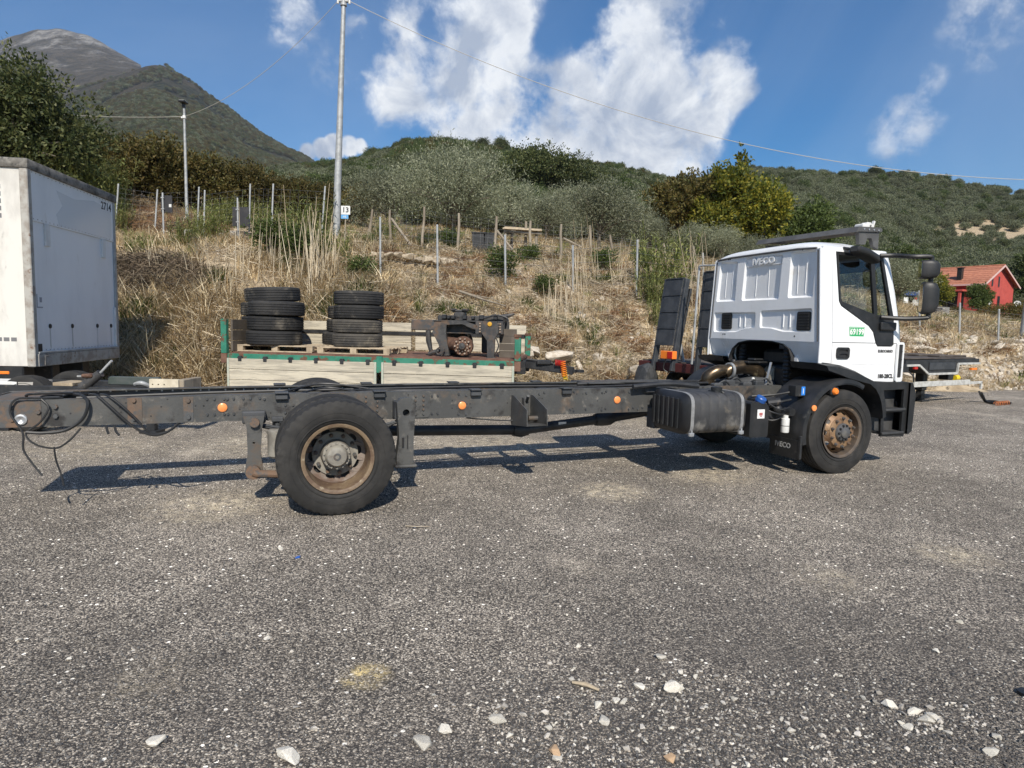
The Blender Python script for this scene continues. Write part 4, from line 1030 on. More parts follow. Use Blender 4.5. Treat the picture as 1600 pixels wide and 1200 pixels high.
# black crates standing behind the stakes
for i, (px, lab) in enumerate(((744, 'black plastic bin behind the stakes, left one of two'), (762, 'black plastic bin behind the stakes, beside the plank shelter'))):
    Y = 27.2; x = Y*(px-800)/1000; z = gz(x, Y)
    t = thing('plastic_bin', lab, 'bin', (x, Y, z)); bb = B(); bb.prism([(-.24, 0), (.24, 0), (.27, .75), (-.27, .75)], 'y', -.25, .25); bb.build('body', M_black, t)
    bb = B(); bb.box(-.30, .30, -.28, .28, .75, .80, .01); bb.build('rim', M_black, t)
# stone ledge below the stakes
sw = thing('stone_wall', 'low ledge of pale limestone blocks below the wooden stakes', 'wall', at(660, 410, 23)); sw.location.z = gz(sw.location.x, 23); sw['kind'] = 'thing'
def rock_mesh(seed, n=2, rough=.28, flat=1.0):
    """angular broken stone"""
    rg = np.random.default_rng(seed); bm = bmesh.new()
    P = unit(rg.normal(size=(18 if n > 1 else 11, 3)))*(.72 + .38*rg.random((18 if n > 1 else 11, 1)))
    for p in P: bm.verts.new(p)
    r = bmesh.ops.convex_hull(bm, input=bm.verts); bmesh.ops.delete(bm, geom=[g for g in r['geom_interior'] if isinstance(g, bmesh.types.BMVert)], context='VERTS')
    if n > 1: bmesh.ops.bevel(bm, geom=list(bm.edges), offset=.05, segments=1, affect='EDGES', clamp_overlap=True)
    me = bpy.data.meshes.new('rock'); bm.to_mesh(me); bm.free(); me.materials.append(M_limestone); return me
def blob_mesh(seed, n=2, rough=.28, flat=1.0):
    rg = np.random.default_rng(seed); bm = bmesh.new(); bmesh.ops.create_icosphere(bm, subdivisions=n, radius=1)
    off = Vector(rg.normal(size=3)*10)
    for v in bm.verts:
        c = v.co.copy(); k = 1 + rough*1.6*mnoise.noise(c*1.1 + off) + rough*.7*mnoise.noise(c*2.6 + off); v.co = c*k
        m = max(abs(v.co.x), abs(v.co.y), abs(v.co.z)); v.co = v.co.lerp(v.co/m*.86, .35); v.co.z *= flat
    me = bpy.data.meshes.new('rock'); bm.to_mesh(me); bm.free(); me.materials.append(M_limestone); return me
ROCKS = [rock_mesh(i, 2, .3) for i in range(6)]
M_ledge = mat('ledge_stone', (.42, .355, .26), (.30, .24, .17), 4, rough=.95, bump=.8, bscale=18, vary=.15)
LEDGE = []
for i in range(6):
    me = ROCKS[i].copy(); me.materials.clear(); me.materials.append(M_ledge); LEDGE.append(me)
for row in range(1):
    px = 556 + row*5
    while px < 792:
        w = rnd.uniform(9, 19); Y = 22.75 - .1*row; c = px + w/2
        pyb = lerp_tab([(556, 401), (620, 399), (660, 407), (720, 412), (790, 420)], c) + row*9
        p = at(c, pyb, Y) - sw.location
        if rnd.random() > (.06 if row == 0 else .35):
            o = link_mesh('stone', LEDGE[rnd.randrange(6)], sw, p, (rnd.uniform(-.2, .2), rnd.uniform(-.2, .2), rnd.uniform(-.3, .3)), (w*.0135, .25, rnd.uniform(.14, .20)))
        px += w*.96

# ------------------------------------------------------------------ red house and its yard
M_redwall = mat('red_render', (.48, .080, .062), (.42, .066, .052), 1.2, rough=.85)
M_tile = mat('terracotta', (.42, .17, .10), (.33, .125, .075), 3, rough=.85, vary=.14)
M_dark = mat('dark_opening', (.02, .018, .017), rough=.4)
M_trimw = mat('pale_trim', (.62, .42, .38), rough=.8)
hx, hy = at(1534, 470, 88).x, 88.0
house = thing('red_house', 'red rendered house with terracotta gabled roof on the right', 'house', (hx, hy, 4.4)); house.rotation_euler = (0, 0, R(-58))
# local: x along ridge (0 = gable end near the right, negative to the left), y depth
LX, WY, EH, RH = 8.0, 9.5, 4.7, 7.1
bb = B(); bb.box(-LX, 0, 0, WY, -.8, EH); bb.build('wall', M_redwall, house)
bb = B(); bb.prism([(0, EH), (WY, EH), (WY/2, RH - .12)], 'x', -LX, 0); bb.build('gable_wall', M_redwall, house)
# tiles in courses, each course a piece standing proud of the one below
for sgn in (0, 1):
    for k in range(9):
        y0 = -.7 + (WY/2 + .7)*k/9; y1 = -.7 + (WY/2 + .7)*(k + 1)/9 + .06
        z = lambda y: EH - .43 + (RH + .02 - (EH - .43))*(y + .7)/(WY/2 + .7)
        q = [(y0, z(y0) + .10), (y1, z(y1) + .05), (y1, z(y1)), (y0, z(y0))]
        if sgn: q = [(WY - a, b_) for a, b_ in q]
        bb = B(); bb.prism(q, 'x', -LX - .4, .55); bb.build('tile_course', M_tile, house)
bb = B(); bb.tube([(-LX - .4, WY/2, RH + .1), (.55, WY/2, RH + .1)], .11, 8); bb.build('ridge', M_tile, house)
for s in (0, 1):
    bb = B(); ya, yb = (-.72, WY/2) if not s else (WY + .72, WY/2); bb.beam((.58, ya, EH - .50), (.58, yb, RH - .02), .06, .24); bb.build('verge_board', M_trimw, house)
bb = B(); bb.box(-LX - .3, .5, -.74, -.70, EH - .55, EH - .33); bb.build('gutter', M_trimw, house)
ch = B(); ch.box(-3.6, -3.0, .6, 1.2, EH - .1, EH + 2.0, .02); cho = ch.build('chimney', M_dark, house)
bb = B(); bb.box(-3.7, -2.9, .5, 1.3, EH + 2.0, EH + 2.12); bb.build('chimney_cap', M_dark, cho)
for (y, z0, z1, w, mt, nm) in ((2.6, 4.2, 5.6, .42, M_dark, 'window'), (4.6, 4.2, 5.6, .42, M_dark, 'window'), (2.4, .9, 2.9, .85, M_whitep, 'shutter'), (4.9, .4, 2.9, .75, M_dark, 'door')):
    bb = B(); bb.box(.0, .03, y - w/2 - .08, y + w/2 + .08, z0 - .08, z1 + .08); f = bb.build(nm + '_frame', M_redwall, house)
    bb = B(); bb.box(.02, .06, y - w/2, y + w/2, z0, z1); bb.build(nm, mt, f)
bb = B(); bb.box(.02, 1.2, -.2, WY + .2, -.5, -.25); bb.build('balcony_slab', M_trimw, house)
bb = B(); bb.box(1.1, 1.2, -.2, WY + .2, -.25, .75); bb.build('balcony_wall', mat('pale_red_render', (.58, .17, .15), rough=.85), house)
bb = B(); bb.box(-LX + .3, -2.2, -.05, -.01, .6, 3.3); bb.build('porch_opening', M_dark, house)
bb = B(); bb.box(-LX, -1.6, -2.0, -.06, 3.35, 3.6); bb.build('porch_roof', M_redwall, house)
for x in (-LX + .3, -4.8, -2.0): bb = B(); bb.box(x - .15, x + .15, -1.9, -1.6, -.8, 3.35); bb.build('porch_pillar', M_redwall, house)
bb = B(); bb.box(-LX - .6, -1.6, -2.1, -2.0, -.9, .6); bb.build('porch_parapet', M_redwall, house)
dish = thing('satellite_dish', 'white round satellite dish right of the red house', 'satellite dish', at(1589, 475.5, 80))
bb = B(); bb.lathe([(0, .0), (.03, .14), (.11, .28), (.2, .38), (.22, .38), (.12, .27), (.05, .13), (.03, .0)], 18, axis='y'); o = bb.build('reflector', M_whitep, dish); o.rotation_euler = (R(25), 0, R(160))
dz = dish.location.z - gz(dish.location.x, 80); bb = B(); bb.tube([(0, .1, .0), (.02, .12, -dz - .2)], .035, 8); bb.build('mast', M_galv, dish)
bb = B(); bb.tube([(0, .2, 0), (0, -.45, -.1)], .015, 6); bb.box(-.05, .05, -.5, -.42, -.15, -.05); bb.build('feed_arm', M_galv, dish)
gy = at(1460, 500, 34); yw = thing('yard_wall', 'grey block wall with dark panel below the red house', 'wall', (gy.x, 34, gz(gy.x, 34) - .25)); yw['kind'] = 'thing'
bb = B(); bb.box(-.85, .75, 0, .2, -.4, .80); bb.build('wall', mat('dark_concrete', (.20, .195, .185), (.14, .135, .13), 2, rough=.9), yw)
bb = B(); bb.box(-.8, .35, -.04, -.005, -.1, .75); bb.build('panel', M_board, yw)
gp = at(1428, 470, 55); gz_ = gz(gp.x, 55); can = thing('canopy', 'blue garden canopy on thin poles left of the mirror', 'canopy', (gp.x - .6, 55, gz_))
ch_ = at(1425, 463, 55).z - gz_
bb = B()
bb.skin([bb.ring([(-1.5, -1.5, ch_), (1.5, -1.5, ch_), (1.5, 1.5, ch_), (-1.5, 1.5, ch_)]), bb.ring([(-.05, -.05, ch_ + .5), (.05, -.05, ch_ + .5), (.05, .05, ch_ + .5), (-.05, .05, ch_ + .5)])]); bb.build('roof', mat('blue_canvas', (.03, .08, .26), rough=.8), can)
for sx in (-1.45, 1.45):
    for sy in (-1.45, 1.45): bb = B(); bb.cyl((sx, sy, -.2), (sx, sy, ch_), .03, 6); bb.build('pole', M_blackm, can)
def garden_chair(x, y, lab, rz):
    t = thing('garden_chair', lab, 'chair', (x, y, gz(x, y)), rz, 'white chairs under the blue canopy')
    bb = B(); bb.box(-.25, .25, -.25, .25, .42, .46, .01); bb.build('seat', M_whitep, t)
    bb = B(); bb.box(-.25, .25, .22, .27, .46, .95, .01); bb.build('backrest', M_whitep, t)
    for sx in (-.22, .22):
        for sy in (-.22, .22): bb = B(); bb.box(sx - .02, sx + .02, sy - .02, sy + .02, -.05, .42); bb.build('leg', M_whitep, t)
garden_chair(at(1419, 480, 52).x, 52, 'white garden chair under the blue canopy, left one', .4)
garden_chair(at(1432, 480, 52).x, 52, 'white garden chair under the blue canopy, nearer the mirror', 2.4)

# ------------------------------------------------------------------ rocks on the right slope, rubble, branches
for i in range(64):
    px = rnd.uniform(1412, 1600); f = foot(px); Y = f + .6 + 3.6*rnd.random()
    if px > 1500 and rnd.random() < .45: continue
    x = Y*(px-800)/1000; s = rnd.uniform(.12, .30)*(1.05 if px < 1520 else .75)
    o = link_mesh('rock', ROCKS[rnd.randrange(6)], None, (x, Y, gz(x, Y) + s*.22), (rnd.uniform(-.5, .5), rnd.uniform(-.5, .5), rnd.uniform(0, 6.3)), (s*1.35, s*.9, s*.42))
    tag(o, 'pale limestone rock lying on the stony slope right of the cab', 'rock', 'pale rocks on the right slope')
for i, (px, py, Y, s, lab) in enumerate([(876, 558, 15.9, .30, 'large pale slab of rock above the wagon drawbar'), (836, 548, 15.9, .17, 'pale rock right of the green wagon post'), (990, 583, 16.1, .24, 'upright pale rock left of the dark rubber sack'), (822, 560, 15.7, .18, 'low pale rock beside the wagon headboard'),
        (316, 549, 14.6, .13, 'white stone in the dry grass left of the green post'), (935, 560, 16.4, .16, 'tan rock in the bank above the wagon drawbar'), (905, 575, 16, .15, 'small tan rock behind the drawbar tip')]):
    p = at(px, py, Y); z = max(p.z, gz(p.x, Y)); tag(link_mesh('rock', ROCKS[i % 6], None, (p.x, Y, z), (.3, .2*i, i), (s*1.4, s, s*.75)), lab, 'rock')
src_r = [link_mesh('rubble_%s' % c, ROCKS[i]) for i, c in enumerate('abcdef')]
rub_c = src_coll('rubble_sources', src_r)
def rubble():
    P = []; RT = []; S = []; I = []
    while len(P) < 3800:
        px = rnd.uniform(150, 1700); f = foot(px); Y = f + .2 + (9 if px < 1250 else 4.5)*rnd.random()**1.2; x = Y*(px-800)/1000
        d = mnoise.noise(Vector((x*.5, Y*.5, 21)))*.5 + .5
        if rnd.random() > (.15 + .6*d)*(1.0 if px > 560 else .25)*(1.0 if px < 1250 else 1.6): continue
        s = rnd.uniform(.02, .085)*(1.0 if px < 1250 else 1.25)
        P.append((x, Y, gz(x, Y) + s*.2)); RT.append((rnd.uniform(0, 6), rnd.uniform(0, 6), rnd.uniform(0, 6))); S.append((s*1.3, s, s*.8)); I.append(rnd.randrange(6))
    tag(scatter('rubble', P, RT, S, I, rub_c), 'pale stones scattered over the bank', 'rubble', kind='stuff')
rubble()
def branch(lab, pts, r):
    P = []
    for px, py, Y in pts:
        p = at(px, py, Y); p.z = max(p.z, gz(p.x, Y) + .04); P.append(p)
    bb = B(); bb.tube(P, [r, r*.8, r*.4], 6); tag(bb.build('branch', M_wood), lab, 'branch')
branch('fallen grey branch on the bank above the engine parts', [(718, 455, 18.6), (755, 468, 18.2), (790, 478, 17.8)], .045)
branch('thin forked stick beside the fallen branch', [(735, 460, 18.5), (765, 466, 18.4), (788, 473, 18.2)], .02)
branch('pale stick leaning in the dry grass left of the tyres', [(255, 415, 18.5), (272, 427, 18.2), (290, 440, 18)], .03)
# ------------------------------------------------------------------ wheels and tyres
def tyre_profile(Rr, w, rim, groove=.011):
    h = w/2; P = [(-h*.80, rim), (-h*.93, rim + .025), (-h*1.0, rim + .075), (-h*.985, Rr - .075), (-h*.93, Rr - .030), (-h*.86, Rr - .008)]
    for g in (-.52, -.18, .18, .52):
        P += [(h*g - .007, Rr), (h*g - .005, Rr - groove), (h*g + .005, Rr - groove), (h*g + .007, Rr)]
    P += [(h*.86, Rr - .008), (h*.93, Rr - .030), (h*.985, Rr - .075), (h*1.0, rim + .075), (h*.93, rim + .025), (h*.80, rim), (h*.66, rim + .03), (h*.72, Rr - .07), (0, Rr - .045), (-h*.72, Rr - .07), (-h*.66, rim + .03)]
    return P
def add_tyre(b, Rr, w, rim, n=72, lug=.012, c=(0, 0, 0), groove=.011):
    P = tyre_profile(Rr, w, rim, groove); last = 6 + 16
    def rf(i, k, r):
        if lug and (i in (4, 5, last, last + 1)) and k % 3 == 0: return r - (lug if i in (5, last) else lug*.5)
        if i in (2, 3, last + 2, last + 3): return r
        return r
    b.lathe(P, n, c, 'y', rf, closed_prof=True)
    # raised ring and bead lines moulded on the sidewalls
    h = w/2
    for s in (-1, 1):
        for rr in (rim + .045, Rr - .105): b.lathe([(s*h*.97, rr - .006), (s*h*1.012, rr - .003), (s*h*1.012, rr + .003), (s*h*.97, rr + .006)], 48, c, 'y')
    return b
def ring_pts(r, n, ph=0.0): return [(r*math.cos(2*math.pi*i/n + ph), r*math.sin(2*math.pi*i/n + ph)) for i in range(n)]
def oval(cx, cz, ang, a, bb_, n=12):
    P = []
    for k in range(n):
        t = 2*math.pi*k/n; u = a*math.cos(t); v = bb_*math.sin(t); P.append((cx + u*math.cos(ang) - v*math.sin(ang), cz + u*math.sin(ang) + v*math.cos(ang)))
    return P

def _tm(Rr, w):
    b = B(); add_tyre(b, Rr, w, .29, 60, 0, groove=.010); o = b.build('tyre', M_rubber_old, None); me = o.data; bpy.data.objects.remove(o); return me
TY_BIG = _tm(.525, .275); TY_MID = _tm(.475, .262)

# ------------------------------------------------------------------ green flatbed wagon
M_board_cream = mat('cream_painted_planks', (.54, .49, .385), (.38, .345, .275), 6, rough=.8, spots=[((.26, .24, .20), 14, .52, .70), ((.16, .12, .08), 30, .66, .74)], bump=.35, bscale=60, stretch=(.25, 1, 3), vary=.06)
M_deck = mat('rusty_deck', (.115, .055, .038), (.17, .095, .065), 5, rough=.9, bump=.4)
M_ply = mat('brown_plywood', (.085, .07, .055), (.12, .10, .08), 3, rough=.8)
wl = at(358, 550, 12.0); wr = at(807, 563, 11.4); wd = wr - wl; WL = math.hypot(wd.x, wd.y); wang = math.atan2(wd.y, wd.x)
WZ = 1.045
wagon = thing('flatbed_wagon', 'green framed flatbed wagon with cream side boards folded down', 'trailer', (wl.x, wl.y, 0), wang)
def W_(x, y, z): return wagon.matrix_basis @ Vector((x, y, z))
bpy.context.view_layer.update()
k = WL/451.0
X = lambda px: (px - 358)*k
def lx(px, d, z=1.3):
    """place along the wagon that stands at this column, d metres in from its near side"""
    a, c = 0.0, WL
    for _ in range(4):
        fa = topx(W_(a, d, z))[0] - px; fc = topx(W_(c, d, z))[0] - px
        if abs(fc - fa) < 1e-9: break
        a, c = c, c - fc*(c - a)/(fc - fa)
    return c
b = B(); b.box(.02, WL, .0, 2.32, WZ - .055, WZ, .006); b.build('deck', M_deck, wagon)
for i in range(11):
    b = B(); b.box(.05, WL - .02, .05 + i*.205, .05 + i*.205 + .195, WZ, WZ + .012, .003); b.build('floor_plank', M_deck, wagon)
b = B(); b.box(-.02, WL + .02, -.03, .03, WZ - .125, WZ - .02, .006); b.build('side_beam', M_green, wagon)
b = B(); b.box(-.02, WL + .02, 2.30, 2.35, WZ - .125, WZ - .02, .006); b.build('side_beam', M_green, wagon)
for (xa, xb) in ((X(360), X(594)), (X(607), X(804))):
    sb_ = B(); z1 = WZ - .105; z0 = z1 - .60
    sb_.box(xa - .03, xa + .01, -.078, -.032, z0, z1, .004); sb_.box(xb - .01, xb + .03, -.078, -.032, z0, z1, .004)
    fr = sb_.build('side_board', mat('pale_green_steel', (.36, .40, .33), (.45, .45, .37), 8, rough=.6, spots=[((.16, .09, .05), 14, .64, .72)]), wagon)
    for i in range(3):
        b = B(); b.box(xa + .012, xb - .012, -.072, -.040, z0 + i*.2 + .004, z0 + (i + 1)*.2 - .004, .004); b.build('plank', M_board_cream, fr)
n_h = 0
for x in np.linspace(.25, WL - .25, 11):
    b = B(); b.box(x - .035, x + .035, -.085, -.028, WZ - .16, WZ - .06, .008); b.cyl((x - .05, -.06, WZ - .095), (x + .05, -.06, WZ - .095), .016, 8); b.build('hinge', M_blackm, wagon)
b = B(); b.box(X(596), X(605), -.05, .05, WZ - .30, WZ + .0, .006); b.build('middle_post', M_green, wagon)
for nm, x, y, z1 in (('corner_post', -.07, -.02, WZ + .62), ('corner_post', -.05, 2.27, WZ + .62), ('corner_post', WL + .02, .0, WZ + .40), ('corner_post', WL + .0, 2.27, WZ + .40)):
    b = B(); b.box(x - .055, x + .055, y - .05, y + .05, WZ - .02, z1, .008); po = b.build(nm, M_green, wagon)
    b = B(); b.box(x - .057, x + .057, y - .052, y + .052, WZ - .20, WZ - .022, .006); b.build('post_foot', M_deck, po)
    if x > 1: b = B(); b.box(x - .07, x + .06, y - .055, y + .055, z1, z1 + .06, .008); b.build('post_top', M_rust, po)
for i in range(3):
    b = B(); b.box(.0, .04, .06, 2.2, WZ + .02 + i*.2, WZ + .212 + i*.2, .004); b.build('end_plank', M_ply, wagon)
for (xa, xb) in ((.1, X(596)), (X(604), WL - .05)):
    for (z0, z1, m) in ((.04, .19, M_board_cream), (.195, .345, M_board_cream), (.43, .62, M_board_cream)):
        b = B(); b.box(xa, xb, 2.29, 2.325, WZ + z0, WZ + z1, .004); b.build('plank', m, wagon)
b = B(); b.box(.05, WL - .05, 2.27, 2.33, WZ + .35, WZ + .425, .004); b.build('board_rail', M_blackm, wagon)
for i in range(4):
    b = B(); b.box(lx(780, .55), lx(807, .55), .55, .575, WZ + .012 + i*.135, WZ + .142 + i*.135, .003); b.build('headboard_plank', M_ply, wagon)
# running gear
for y in (.75, 1.55): b = B(); b.box(.1, WL + .1, y - .05, y + .05, WZ - .30, WZ - .06, .01); b.build('chassis_beam', M_blackm, wagon)
tm = B(); add_tyre(tm, .40, .24, .22, 48, 0); tmo = tm.build('tyre', M_rubber); tme = tmo.data; bpy.data.objects.remove(tmo)
for x in (.95, WL - 1.0):
    b = B(); b.cyl((x, .05, .4), (x, 2.25, .4), .06, 10); b.build('axle', M_blackm, wagon)
    b = B(); b.box(x - .1, x + .1, .6, 1.7, .4, WZ - .3, .02); b.build('axle_mount', M_blackm, wagon)
    for y in (.22, 2.1):
        w_ = link_mesh('wheel', tme, wagon, (x, y, .4)); b = B(); b.lathe([(-.09, .22), (-.05, .2), (-.06, .08), (-.1, .06), (-.1, 0)], 24); b.build('rim', M_galv, w_)
# drawbar with coiled hoses
b = B(); b.beam((WL + .02, .95, .93), (WL + 1.0, .80, .83), .10, .15, .01); b.beam((WL + .02, 1.45, .93), (WL + 1.0, .86, .83), .08, .13, .01); b.build('drawbar', M_blackm, wagon)
b = B(); b.lathe([(-.025, .05), (-.025, .085), (.025, .085), (.025, .05)], 16, c=(WL + 1.12, .81, .83), axis='z', closed_prof=True); b.beam((WL + .98, .82, .83), (WL + 1.06, .81, .83), .06, .06); b.build('towing_eye', M_blackm, wagon)
b = B(); b.tube([(WL + .1, .88, 1.02), (WL + .35, .85, 1.0), (WL + .62, .80, .96)], .022, 6); b.box(WL + .3, WL + .58, .78, .92, .93, 1.02, .02); b.build('brake_valve', M_blackm, wagon)
def coil(name, m, c, r, pitch, n, tr=.011, axis=Vector((.15, -.1, -1))):
    ax = axis.normalized(); s = ax.cross(Vector((0, 1, 0))).normalized(); u = ax.cross(s); P = []
    for i in range(n*12 + 1):
        a = 2*math.pi*i/12; P.append(Vector(c) + ax*pitch*i/12 + s*r*math.cos(a) + u*r*math.sin(a))
    b = B(); b.tube(P, tr, 5); return b.build(name, m, wagon)
coil('coiled_hose', M_red, (WL + .66, .76, .98), .055, .024, 7, tr=.008, axis=Vector((1, 0, -.1)))
coil('coiled_hose', M_orange, (WL + .80, .74, 1.0), .05, .036, 8, tr=.008)
coil('coiled_hose', M_yellow, (WL + .83, .77, .86), .042, .034, 6, tr=.008)

# pallets on the wagon
def pallet(lab, x0, x1, y0, y1):
    p = W_(x0, y0, WZ + .013); t = thing('pallet', lab, 'pallet', p, wang, 'wooden pallets under the tyres'); w = x1 - x0; d = y1 - y0
    for i in range(3):
        for j in range(3):
            cx = .05 + (w - .1)*i/2; cy = .05 + (d - .1)*j/2; b = B(); b.box(cx - .06, cx + .06, cy - .05, cy + .05, .02, .105, .003); b.build('block', M_woodpale, t)
    for j in range(3): cy = .05 + (d - .1)*j/2; b = B(); b.box(0, w, cy - .05, cy + .05, 0, .02, .002); b.build('bottom_board', M_woodpale, t)
    for j in range(6): b = B(); b.box(-.01, w + .01, d*j/5.6, d*j/5.6 + .12, .105, .127, .002); b.build('top_board', M_woodpale, t)
    return t
pallet('pallet under the left tyre stack on the wagon', lx(374, .3), lx(490, .3), .22, 1.50)
pallet('pallet under the right tyre stack on the wagon', lx(500, .3), lx(611, .3), .18, 1.45)
PZ = WZ + .013 + .128
TY_DUST = TY_MID.copy(); TY_DUST.materials.clear(); TY_DUST.materials.append(mat('mud_dusted_rubber', (.035, .033, .031), (.075, .068, .058), 2.5, lo=.35, hi=.6, rough=.9, spots=[((.19, .165, .125), 3.2, .48, .68)], bump=.4, bscale=40))
def loose_tyre(px, d, lvl, big, lab, tx=0., ty=0.):
    h = .275 if big else .262
    x = lx(px, d); q = W_(x, d, PZ + h*(lvl + .5) + .004*lvl)
    o = link_mesh('tyre', TY_BIG if big else TY_MID, None, q, (R(90) + tx, ty, rnd.uniform(0, 6))); tag(o, lab, 'tyre', 'old tyres stacked on the wagon')
    if 'dusty' in lab: o.data = TY_DUST
for px, d, l, lab in ((429, .62, 0, 'bottom front tyre of the left stack on the wagon'), (431, .64, 1, 'second tyre from the bottom at the front of the left stack'), (433, .60, 2, 'third tyre from the bottom at the front of the left stack')):
    loose_tyre(px, d, l, True, lab)
loose_tyre(427, .86, 3, True, 'topmost tyre of the left stack, set back and slightly tilted', .05, .0)
for l, lab in enumerate(('bottom tyre of the column behind the left stack', 'second tyre of the column behind the left stack', 'upper tyre of the column behind the left stack')): loose_tyre(420 - l, 1.62 + .03*l, l, True, lab)
for px, d, l, lab in ((559, .70, 0, 'dusty bottom front tyre of the right stack'), (559, .69, 1, 'dusty second tyre from the bottom of the right stack'), (561, .68, 2, 'dark third tyre from the bottom of the right stack'), (561, .71, 3, 'topmost tyre of the right stack on the wagon')):
    loose_tyre(px, d, l, False, lab)
for l, lab in enumerate(('bottom tyre of the column behind the right stack', 'second tyre of the column behind the right stack', 'third tyre of the column behind the right stack')): loose_tyre((540, 547, 549)[l], 1.6, l, False, lab)

# ------------------------------------------------------------------ axle assembly lying on the wagon
M_iron = mat('oily_iron', (.040, .040, .041), (.070, .068, .066), 7, rough=.6, metal=.15, spots=[((.115, .075, .05), 6, .50, .68), ((.16, .14, .115), 12, .58, .74)])
M_frame_rust = mat('rusty_grey', (.07, .06, .052), (.13, .085, .06), 6, rough=.7, spots=[((.05, .055, .06), 5, .5, .62)])
M_stud = mat('worn_studs', (.34, .27, .21), (.22, .16, .12), 20, rough=.6)
ax_ = thing('axle_assembly', 'rusty drive axle with hub and dark frame piece on the wagon', 'axle', W_(lx(641, .4), .25, WZ + .013), wang)
u = k*1.02
def Q(px, py): return ((px - 641)*u, (558 - py)*u)
b = B(); x0, z0 = Q(676, 523); x1, z1 = Q(784, 503); b.box(x0, x1, .30, .36, z0, z1, .008); b.box(x0, x1, .2, .36, z1 - .02, z1, .006); b.box(x0, x1, .2, .36, z0, z0 + .02, .006); b.build('frame_rail', M_iron, ax_)
b = B(); b.box(x0, x1, 1.05, 1.11, z0, z1, .008); b.build('frame_rail', M_iron, ax_)
b = B(); xa, za = Q(641, 519); xb, zb = Q(692, 503); b.box(xa, xb, .22, .34, za, zb, .012); b.build('spring_beam', M_frame_rust, ax_)
P = [Q(*p) for p in ((676, 521), (690, 505), (722, 503), (745, 510), (742, 516), (722, 508.5), (698, 510), (697, 522), (700, 540), (703, 556), (690, 557), (686, 540))]
b = B(); b.prism(P, 'y', .10, .20); b.build('arched_bracket', M_iron, ax_)
P = [Q(*p) for p in ((753, 503), (776, 503), (778, 520), (773, 530), (772, 556), (776, 559), (758, 559), (762, 556), (761, 532), (752, 520))]
b = B(); b.prism(P, 'y', .02, .10); hb = b.build('spring_hanger', M_iron, ax_)
b = B(); x0, z0 = Q(742, 523); x1, z1 = Q(784, 503); b.box(x0, x1, .10, .19, z0, z1, .01); b.build('gusset_plate', M_iron, ax_)
for cx in (749.5, 755, 776, 780):
    for cz in (507, 511, 515, 519):
        x, z = Q(cx, cz); b = B(); b.cyl((x, .10, z), (x, .07, z), .017, 6); b.build('bolt', M_stud, ax_)
x, z = Q(765, 507.5); b = B(); b.lathe([(.02, .042), (.0, .04), (-.005, 0)], 16, c=(x, 0, z)); b.build('reflector', mat('amber', (.55, .30, .03), rough=.4), ax_)
# left hanging bracket with foot
b = B(); p = [(Q(667, 519)), Q(668, 535), Q(671, 548), Q(674, 556)]; b.tube([(q[0], .24, q[1]) for q in p], [.05, .055, .04, .035], 8); b.build('shackle', M_iron, ax_)
b = B(); p = [Q(669, 556), Q(677, 553), Q(690, 549)]; b.tube([(q[0], .22, q[1] + .01) for q in p], [.04, .045, .03], 8); b.build('spring_foot', M_iron, ax_)
# axle tube, drum, hub
cx, cz = Q(727, 541)
b = B(); b.tube([(cx - .30, 1.6, cz + .03), (cx - .22, .9, cz + .03), (cx - .05, .12, cz)], [.12, .17, .13], 14); b.build('axle_tube', M_rust, ax_)
b = B(); b.sphere((cx - .24, .95, cz + .05), .24, 16, 10, (1, .8, 1)); b.build('differential', M_rust, ax_)
b = B(); b.tube([(cx - .42, .35, cz + .04), (cx - .12, .10, cz + .02)], [.12, .12], 12); b.build('brake_chamber', M_rust, ax_)
b = B(); b.lathe([(.14, .06), (.14, .15), (.02, .178), (-.10, .178), (-.11, .168), (-.11, .105), (-.13, .10), (-.14, .07), (-.175, .065), (-.18, .05), (-.18, 0)], 32, c=(cx, -.02, cz)); dr = b.build('brake_drum', M_rust, ax_)
b = B(); b.lathe([(-.175, .064), (-.20, .055), (-.205, .02), (-.21, 0)], 20, c=(cx, -.02, cz)); b.build('hub_cap', M_iron, dr)
for i in range(10):
    a = i*.6283; x, z = cx + .138*math.cos(a), cz + .138*math.sin(a); b = B(); b.cyl((x, -.13, z), (x, -.175, z), .017, 6); b.build('stud', M_stud, dr)
    a += .314; x, z = cx + .092*math.cos(a), cz + .092*math.sin(a); b = B(); b.cyl((x, -.15, z), (x, -.168, z), .014, 6); b.build('hub_bolt', M_stud, dr)
# clutter along the top
b = B(); p = [Q(680, 500), Q(700, 498), Q(730, 499), Q(760, 497), Q(784, 495), Q(797, 491)]; b.tube([(q[0], .5, q[1]) for q in p], [.035, .03, .03, .035, .045, .02], 7, smooth=2); b.build('air_pipe', M_iron, ax_)
b = B(); p = [Q(752, 499), Q(770, 494), Q(786, 497), Q(790, 503)]; b.tube([(q[0], .3, q[1]) for q in p], .02, 6, smooth=4); b.build('air_pipe', M_blackm, ax_)
b = B(); x, z = Q(712, 492); b.box(x - .10, x + .10, .4, .7, z - .12, z + .02, .02); b.box(x - .15, x + .15, .45, .55, z + .02, z + .07, .02); b.box(x - .18, x - .08, .42, .6, z + .05, z + .09, .01); b.box(x + .05, x + .16, .42, .6, z + .05, z + .09, .01); b.build('upper_mount', M_iron, ax_)
for cx2, w in ((690, .07), (697, .05), (704, .06), (722, .06), (735, .05), (748, .07), (770, .06)):
    x, z = Q(cx2, 501); b = B(); b.box(x - w*.6, x + w*.6, .3, .42, z, z + w*1.2, .01); b.build('valve', M_blackm, ax_)
b = B(); p = [Q(690, 545), Q(684, 550), Q(686, 556), Q(693, 555), Q(697, 548)]; b.tube([(q[0], .03, q[1] + .02) for q in p], .014, 6, smooth=4); b.build('loose_hose', M_iron, ax_)
